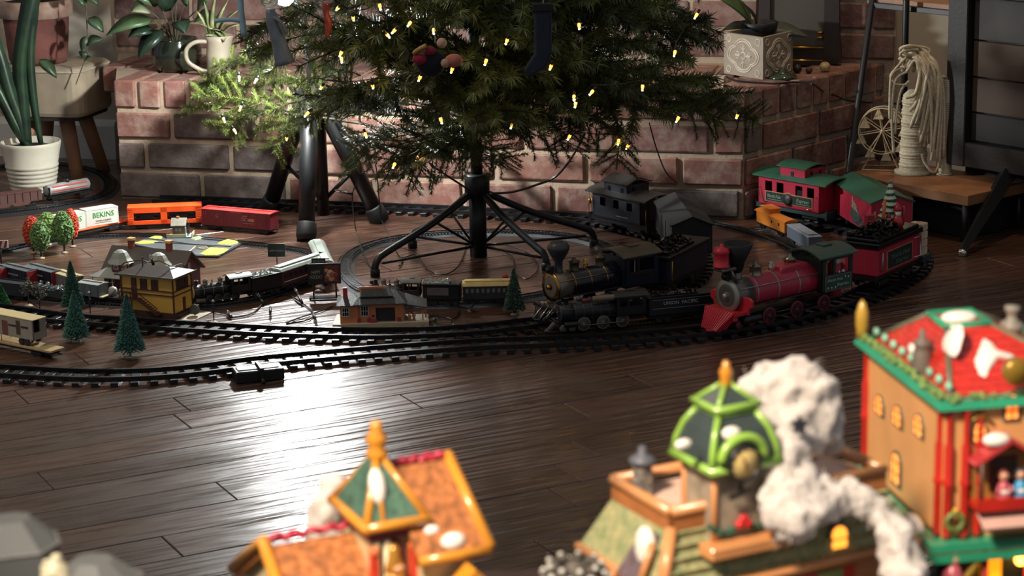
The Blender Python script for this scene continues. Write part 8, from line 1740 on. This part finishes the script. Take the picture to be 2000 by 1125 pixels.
def roofpt(px, py, j):      # sighted point on a roof plane (0 front, 3 left)
    A_, B_, C_ = (base[0], base[1], top[0]) if j == 0 else (base[3], base[0], top[0]); A_, B_, C_ = [f.O+f.x*q[0]+f.y*q[1]+Vector((0, 0, q[2])) for q in (A_, B_, C_)]
    n = (B_-A_).cross(C_-A_).normalized(); return f.loc(hit(px, py, A_, n)), n
def snowpatch(px_pts, j):
    P_ = []; 
    for (px, py) in px_pts: q, n = roofpt(px, py, j); P_.append(q)
    R = Matrix.Rotation(-f.a, 3, 'Z'); nl = R @ n; nl = nl if nl.z > 0 else -nl
    c = sum(P_, Vector())/len(P_); m = len(P_); vs = [p_ for p_ in P_]+[c.lerp(p_, .8)+nl*.0022 for p_ in P_]+[c+nl*.0026]
    mb = MB(); mb.smooth = True; mb.add(vs, [(i, (i+1) % m, m+(i+1) % m, m+i) for i in range(m)]+[(m+i, m+(i+1) % m, 2*m) for i in range(m)]); mb.build('snow_patch', SNOW, tw)
snowpatch([(1872, 632), (1880, 636), (1882, 655), (1873, 685), (1866, 697), (1852, 695), (1842, 684), (1843, 668), (1854, 648)], 3)
snowpatch([(1920, 660), (1935, 668), (1948, 686), (1982, 696), (1978, 702), (1950, 700), (1935, 720), (1924, 738), (1912, 730), (1903, 706), (1912, 682)], 0)
snowpatch([(1780, 672), (1788, 672), (1792, 684), (1786, 693), (1777, 688)], 3)
q = f.fx(1800, 705, .006); q = roofpt(1800, 725, 3)[0]
GPO = mat('grey_brown_chimney_pot', '#6e645a', .5, var=.1)
MB().lathe([(.0052, q.z-.006), (.0060, q.z+.004), (.0052, q.z+.012), (.0040, q.z+.015), (.0056, q.z+.0165), (.0048, q.z+.0185), (.0020, q.z+.0195), (.0016, q.z+.025), (0, q.z+.0255)], 14, (q.x, q.y, 0)).build('chimney_pot', GPO, tw)
q = f.fy(1976, 640, yB*.7); MB().lathe([(.0055, q.z-.03), (.0055, q.z-.002), (.0075, q.z), (.0072, q.z+.003), (.0035, q.z+.005), (.0030, q.z+.009), (.0048, q.z+.011), (.0046, q.z+.0135), (0, q.z+.014)], 14, (q.x, yB*.7, 0)).build('chimney_pot', mat('grey_ceramic_pot', '#8a8478', .5), tw)
q = f.fx(1690, 680, -.004); MB().lathe([(.0038, zE+.004), (.0036, zE+.010), (.0042, zE+.012), (.0040, zE+.020), (.0022, zE+.026), (0, zE+.0285)], 12, (-.002, yB+.002, 0)).build('corner_finial', mat('ochre_finial', '#c09a3c', .35, coat=.3), tw)
q = f.fy(1985, 725, -.006); MB().lathe([(0, -.003), (.0075, -.003), (.0080, -.001), (.0075, .003), (0, .003)], 20, q, 'Y').build('gold_medallion', mat('antique_gold_glaze', '#9a7a2c', .3, .4), tw)
# columns
for (x, y) in ((.002, -.001), (.0115, -.0025), (.020, -.001), (-.0012, .0055), (-.0008, yB-.004)):
    MB().lathe([(.0022, zB), (.0026, zB+.004), (.0024, zB+(zE-zB)*.40), (.0032, zB+(zE-zB)*.42), (.0032, zB+(zE-zB)*.44), (.0026, zB+(zE-zB)*.46), (.0026, zB+(zE-zB)*.70), (.0017, zB+(zE-zB)*.74), (.0017, zE-.004), (.0030, zE)], 12, (x, y, 0)).build('column', REDC, tw)
WFR = mat('dark_green_window_frame', '#4a5c50', .4); WGL = mat('amber_lit_pane', '#ff9a3c', .5, var=.3, vs=350, emit=1.6, ecol='#ff7a28', col2='#ffd080')
def arched(px, py, w, h, face):
    if face == 'L': q = f.fx(px, py, 0); y, z = q.y, q.z; poly = lambda s, dz: [(y-w*s, z-h/2*dz)]+[(y+w*s*math.cos(a), z+h/2*dz-w*s+w*s*math.sin(a)) for a in [PI*(1-i/8) for i in range(9)]]+[(y+w*s, z-h/2*dz)]; ax = 'X'; a0, a1, b0, b1 = -.0014, .001, -.0018, .0005
    else: q = f.fy(px, py, 0); x, z = q.x, q.z; poly = lambda s, dz: [(x-w*s, z-h/2*dz)]+[(x+w*s*math.cos(a), z+h/2*dz-w*s+w*s*math.sin(a)) for a in [PI*(1-i/8) for i in range(9)]]+[(x+w*s, z-h/2*dz)]; ax = 'Y'; a0, a1, b0, b1 = -.0014, .001, -.0018, .0005
    o = MB().prism(poly(1, 1), a0, a1, ax).build('window', WFR, tw); MB().prism(poly(.66, .82), b0, b1, ax).build('pane', WGL, o)
    mb = MB(); cy_ = q.y if face == 'L' else q.x
    for t_ in (-.12, .22):
        zz_ = z+h*t_
        if face == 'L': mb.bb(-.0022, 0, cy_-w*.7, cy_+w*.7, zz_-.0004, zz_+.0004)
        else: mb.bb(cy_-w*.7, cy_+w*.7, -.0022, 0, zz_-.0004, zz_+.0004)
    if face == 'L': mb.bb(-.0022, 0, cy_-.0004, cy_+.0004, z-h*.4, z+h*.36)
    else: mb.bb(cy_-.0004, cy_+.0004, -.0022, 0, z-h*.4, z+h*.36)
    mb.build('glazing_bar', mat('orange_glazing_bar', '#b86a38', .4), o)
for (x, y, h) in ((1720, 790, .0125), (1756, 812, .0130), (1797, 830, .0135), (1753, 914, .0215)): arched(x, y, .0080, h, 'L')
arched(1975, 793, .0050, .0165, 'F'); arched(1912, 843, .0046, .0125, 'F')
q = f.fy(1912, 818, 0); MB().tube([(q.x-.008, -.001, q.z-.003), (q.x, -.002, q.z+.003), (q.x+.008, -.001, q.z-.003)], .0010, 6).build('window_hood', mat('antique_gold_glaze', '#9a7a2c', .3, .4), tw)
# balcony bay with two dolls
bq = f.fy(1905, 905, -.012); bx0 = bq.x; br_z = f.fy(1965, 855, -.012).z; bz0 = f.fy(1900, 985, -.012).z
bx1 = bx0+.040; bm_ = (bx0+bx1)/2
MB().slab([(bx0-.002, -.016, bq.z), (bx0-.002, 0, bq.z), (bm_, 0, br_z), (bm_, -.016, br_z)], .002).slab([(bx1+.002, 0, bq.z), (bx1+.002, -.016, bq.z), (bm_, -.016, br_z), (bm_, 0, br_z)], .002).build('balcony_roof', mat('rose_red_roof', '#c03c40', .35, coat=.3, var=.1), tw)
MB().sph((bx0+.012, -.012, (bq.z+br_z)/2+.006), .007, 12, (1.2, .7, .6)).build('snow_patch', SNOW, tw)
MB().bb(bx0+.002, bx1-.002, -.003, 0, bz0, bq.z+.004).build('balcony_back', mat('tan_wood_back', '#b07a38', .5, var=.15), tw); MB().bb(bx0+.012, bx1-.012, -.0042, -.003, bz0+.004, bq.z).build('balcony_opening', mat('dark_brown_opening', '#4a2e1c', .6), tw)
MB().bb(bx0, bx1, -.017, 0, bz0-.003, bz0).build('balcony_floor', REDC, tw); MB().bb(bx0, bx1, -.0175, -.0155, bz0-.003, bz0+.0035).build('balcony_rail', REDC, tw)
for x in (bx0+.003, bx1-.003): MB().cyl((x, -.015, bz0), (x, -.015, bq.z+.001), .0014, n=8).build('balcony_post', mat('dark_wood_post', '#5a3a28', .5), tw)
for (dx, c, hc_, lab) in ((.018, '#c05a64', '#6a3028', 'doll in a pink dress on the red tower balcony'), (.028, '#4a9ac8', '#2a3440', 'dark haired doll in a light blue dress on the red tower balcony')):
    d = thing('doll', lab, 'doll', f.O+f.x*(bx0+dx)+f.y*(-.010)+Vector((0, 0, bz0)), f.a)
    MB().lathe([(0, 0), (.0048, 0), (.0046, .004), (.0034, .009), (.0018, .0115), (0, .012)], 12).tube([(-.003, -.001, .009), (-.0046, -.003, .0055)], .0013, 6).tube([(.003, -.001, .009), (.0046, -.003, .0055)], .0013, 6).build('dress', mat('doll_'+c[1:], c, .35), d)
    MB().sph((0, 0, .0145), .0029, 12).build('head', mat('doll_skin', '#d8a080', .4), d); MB().sph((0, .0010, .0152), .0033, 12, (1, .9, 1)).build('hair', mat('doll_hair_'+hc_[1:], hc_, .4), d); MB().sph((0, -.003, .006), .003, 8, (1.2, .5, .5)).build('apron', WHITE, d)
    for s_ in (-1, 1): MB().sph((s_*.001, -.0027, .0148), .0004, 6).build('eye', BLACK, d)
MB().slab([(bx0+.003, -.004, bz0-.005), (bx0+.003, -.020, bz0-.0135), (WX, -.020, bz0-.0135), (WX, -.004, bz0-.005)], .0018).build('pink_awning', mat('pale_pink_awning', '#cfa698', .5, var=.06), tw)
# wreath, cornice, shopfront
q = f.fy(1864, 1018, -.004); wr_ = MB().use(mat('olive_wreath', '#7a8a44', .5, var=.3, vs=400)); wr_.tube([(q.x+.0048*math.cos(2*PI*i/20), -.005, q.z+.0048*math.sin(2*PI*i/20)) for i in range(20)], .0017, 8, closed=True); wr_.build('wreath', None, tw)
MB().sph((q.x, -.0055, q.z+.0068), .0019, 8).build('wreath_bow', mat('yellow_bow', '#d8a83c', .4), tw)
zc = f.fy(1850, 1072, -.008).z
MB().bb(-.010, WX+.01, -.010, yB, zB-.0045, zB).bb(-.010, WX+.01, -.010, yB, zc-.008, zc-.0035).build('cornice', GRT, tw); MB().bb(-.0085, WX+.01, -.0085, yB, zc-.0036, zB-.0042).build('sign_band', mat('cream_sign_band', '#d6b690', .5, var=.12, vs=200), tw)
MB().bb(-.0102, -.008, -.004, yB*.5, zc-.0030, zB-.0046).build('red_side_band', REDC, tw)
for x in (.004, .024, .050): MB().cyl((x, -.004, 0), (x, -.004, zc-.008), .0022, n=10).build('shop_pillar', REDC, tw)
q = f.fy(1937, 1100, -.002); MB().bb(q.x-.0055, q.x+.0055, -.003, .001, q.z-.016, q.z+.011).build('lit_door', mat('orange_lit_door', '#ff9a1c', .5, emit=1.8, ecol='#ff8a10'), tw)
for (px, py) in ((1993, 1063), (1993, 1093)): q = f.fy(px, py, -.004); MB().sph((q.x, -.004, q.z), .0034, 10).build('shop_lamp', mat('bright_amber_lamp', '#ffd27a', .4, emit=9, ecol='#ffb040'), tw)
q = f.fy(1905, 1105, -.006); MB().tube(spline([(q.x-.010, -.006, q.z-.012), (q.x-.002, -.007, q.z-.002), (q.x+.006, -.006, q.z+.012)], 4), .0026, 8).build('gold_swag', mat('antique_gold_glaze', '#9a7a2c', .3, .4), tw)
q = f.fy(1862, 1090, -.006); MB().sph((q.x, -.006, q.z), .0045, 10).build('shop_toy_head', mat('doll_skin', '#d8a080', .4), tw); MB().lathe([(0, q.z-.026), (.007, q.z-.026), (.0062, q.z-.010), (.003, q.z-.003), (0, q.z-.002)], 12, (q.x, -.006, 0)).build('shop_toy_coat', mat('doll_c05a64', '#c05a64', .35), tw)
# dark shingled porch roof on the left side, with snow
a_ = f.fx(1765, 1008, -.004); b_l = f.fx(1835, 1130, -.030)
MB().slab([(-.004, yB*.98, a_.z), (-.004, yB*.45, a_.z-.002), (-.020, yB*.15, a_.z-.040), (-.030, yB*.75, a_.z-.040)], .003).build('porch_roof', mat('charcoal_porch_shingles', '#464846', .5, var=.25, vs=200, bump=.8, bs=250), tw)
q = f.fx(1785, 1026, -.008); MB().sph(q, .008, 12, (.6, 1.6, .8)).build('snow_patch', SNOW, tw)
MB().bb(-.022, -.002, yB*.3, yB*.9, 0, a_.z-.036).build('porch_wall', mat('dark_green_shopfront', '#3c4a3c', .5), tw)
# ---- grey faceted blocks, snowy tree top, pine cone
GREYB = mat('plain_grey_foam', '#5c5f5e', .6, var=.05)
def block(px, py, Y, w, d, h_cut, ang, label):
    P = at(px, py, Y); t = thing('faceted_block', label, 'block', (P.x, P.y, TZ_), ang); z = P.z-TZ_; c = .45
    poly0 = [(-w, -d*.5), (-w*.4, -d), (w*.55, -d), (w, -d*.35), (w, d*.5), (w*.4, d), (-w*.5, d), (-w, d*.5)]
    vs = [(x*1.12, y*1.12, 0) for x, y in poly0]+[(x*1.05, y*1.05, z-h_cut) for x, y in poly0]+[(x*c, y*c, z) for x, y in poly0]; fs = []
    for k in range(2):
        for i in range(8): j = (i+1) % 8; fs.append((k*8+i, k*8+j, k*8+8+j, k*8+8+i))
    fs += [tuple(reversed(range(8))), tuple(range(16, 24))]
    MB().add(vs, fs).build('body', GREYB, t); MB().tube([(x*1.05, y*1.05, z-h_cut) for x, y in poly0], .0007, 5, closed=True).build('edge', mat('pale_grey_edge', '#7a7a76', .6), t)
block(18, 1012, 1.02, .021, .018, .013, .3, 'plain grey faceted block in the bottom left corner, the taller one'); block(182, 1092, 1.02, .020, .018, .010, -.2, 'lower plain grey faceted block right of the small snowy tree top')
P = at(104, 1088, .98); t = thing('snowy_tree_figurine', 'small cream and green snow covered tree top at the bottom left', 'figurine', (P.x, P.y, TZ_)); z = P.z-TZ_; rg = random.Random(8)
mb = MB(); mb2 = MB()
mb.lathe([(0, 0), (.013, 0), (.011, z*.6), (.006, z-.004), (0, z)], 14)
for i in range(60):
    u = rg.random(); a = rg.random()*2*PI; r = .003+.010*(1-u); (mb if i % 3 else mb2).sph((r*math.cos(a), r*math.sin(a), z*(.55+.44*u)), rg.uniform(.002, .0036), 6, (1, 1, .7))
mb.build('snow_cover', mat('cream_snow_glaze', '#cfc8a8', .4, var=.1), t); mb2.build('foliage', mat('grey_green_glaze', '#6a7a62', .4), t)
P = at(1122, 1092, 1.04); t = thing('pine_cone', 'frosted pine cone at the bottom edge left of the clock station', 'pine cone', (P.x, P.y, TZ_)); z = P.z-TZ_
sc1 = MB(); tp1 = MB()
for k in range(9):
    r = .016*math.sin(PI*(.18+.82*(1-k/9)))*.9; zz_ = z-.030+.0034*k
    for i in range(9):
        a = 2*PI*(i+.5*(k % 2))/9; q = Vector((r*math.cos(a), r*math.sin(a), zz_)); sc1.sph(q, .0032, 6, (1, 1, .6)); tp1.sph(q*1.0+Vector((.0022*math.cos(a), .0022*math.sin(a), .0008)), .0017, 6)
sc1.lathe([(0, 0), (.012, 0), (.014, z-.028), (.004, z-.002), (0, z-.001)], 12); sc1.build('scales', mat('grey_brown_scale', '#5c564e', .7, var=.2), t); tp1.build('frosted_tips', mat('frost_white', '#c9c6bc', .6), t)
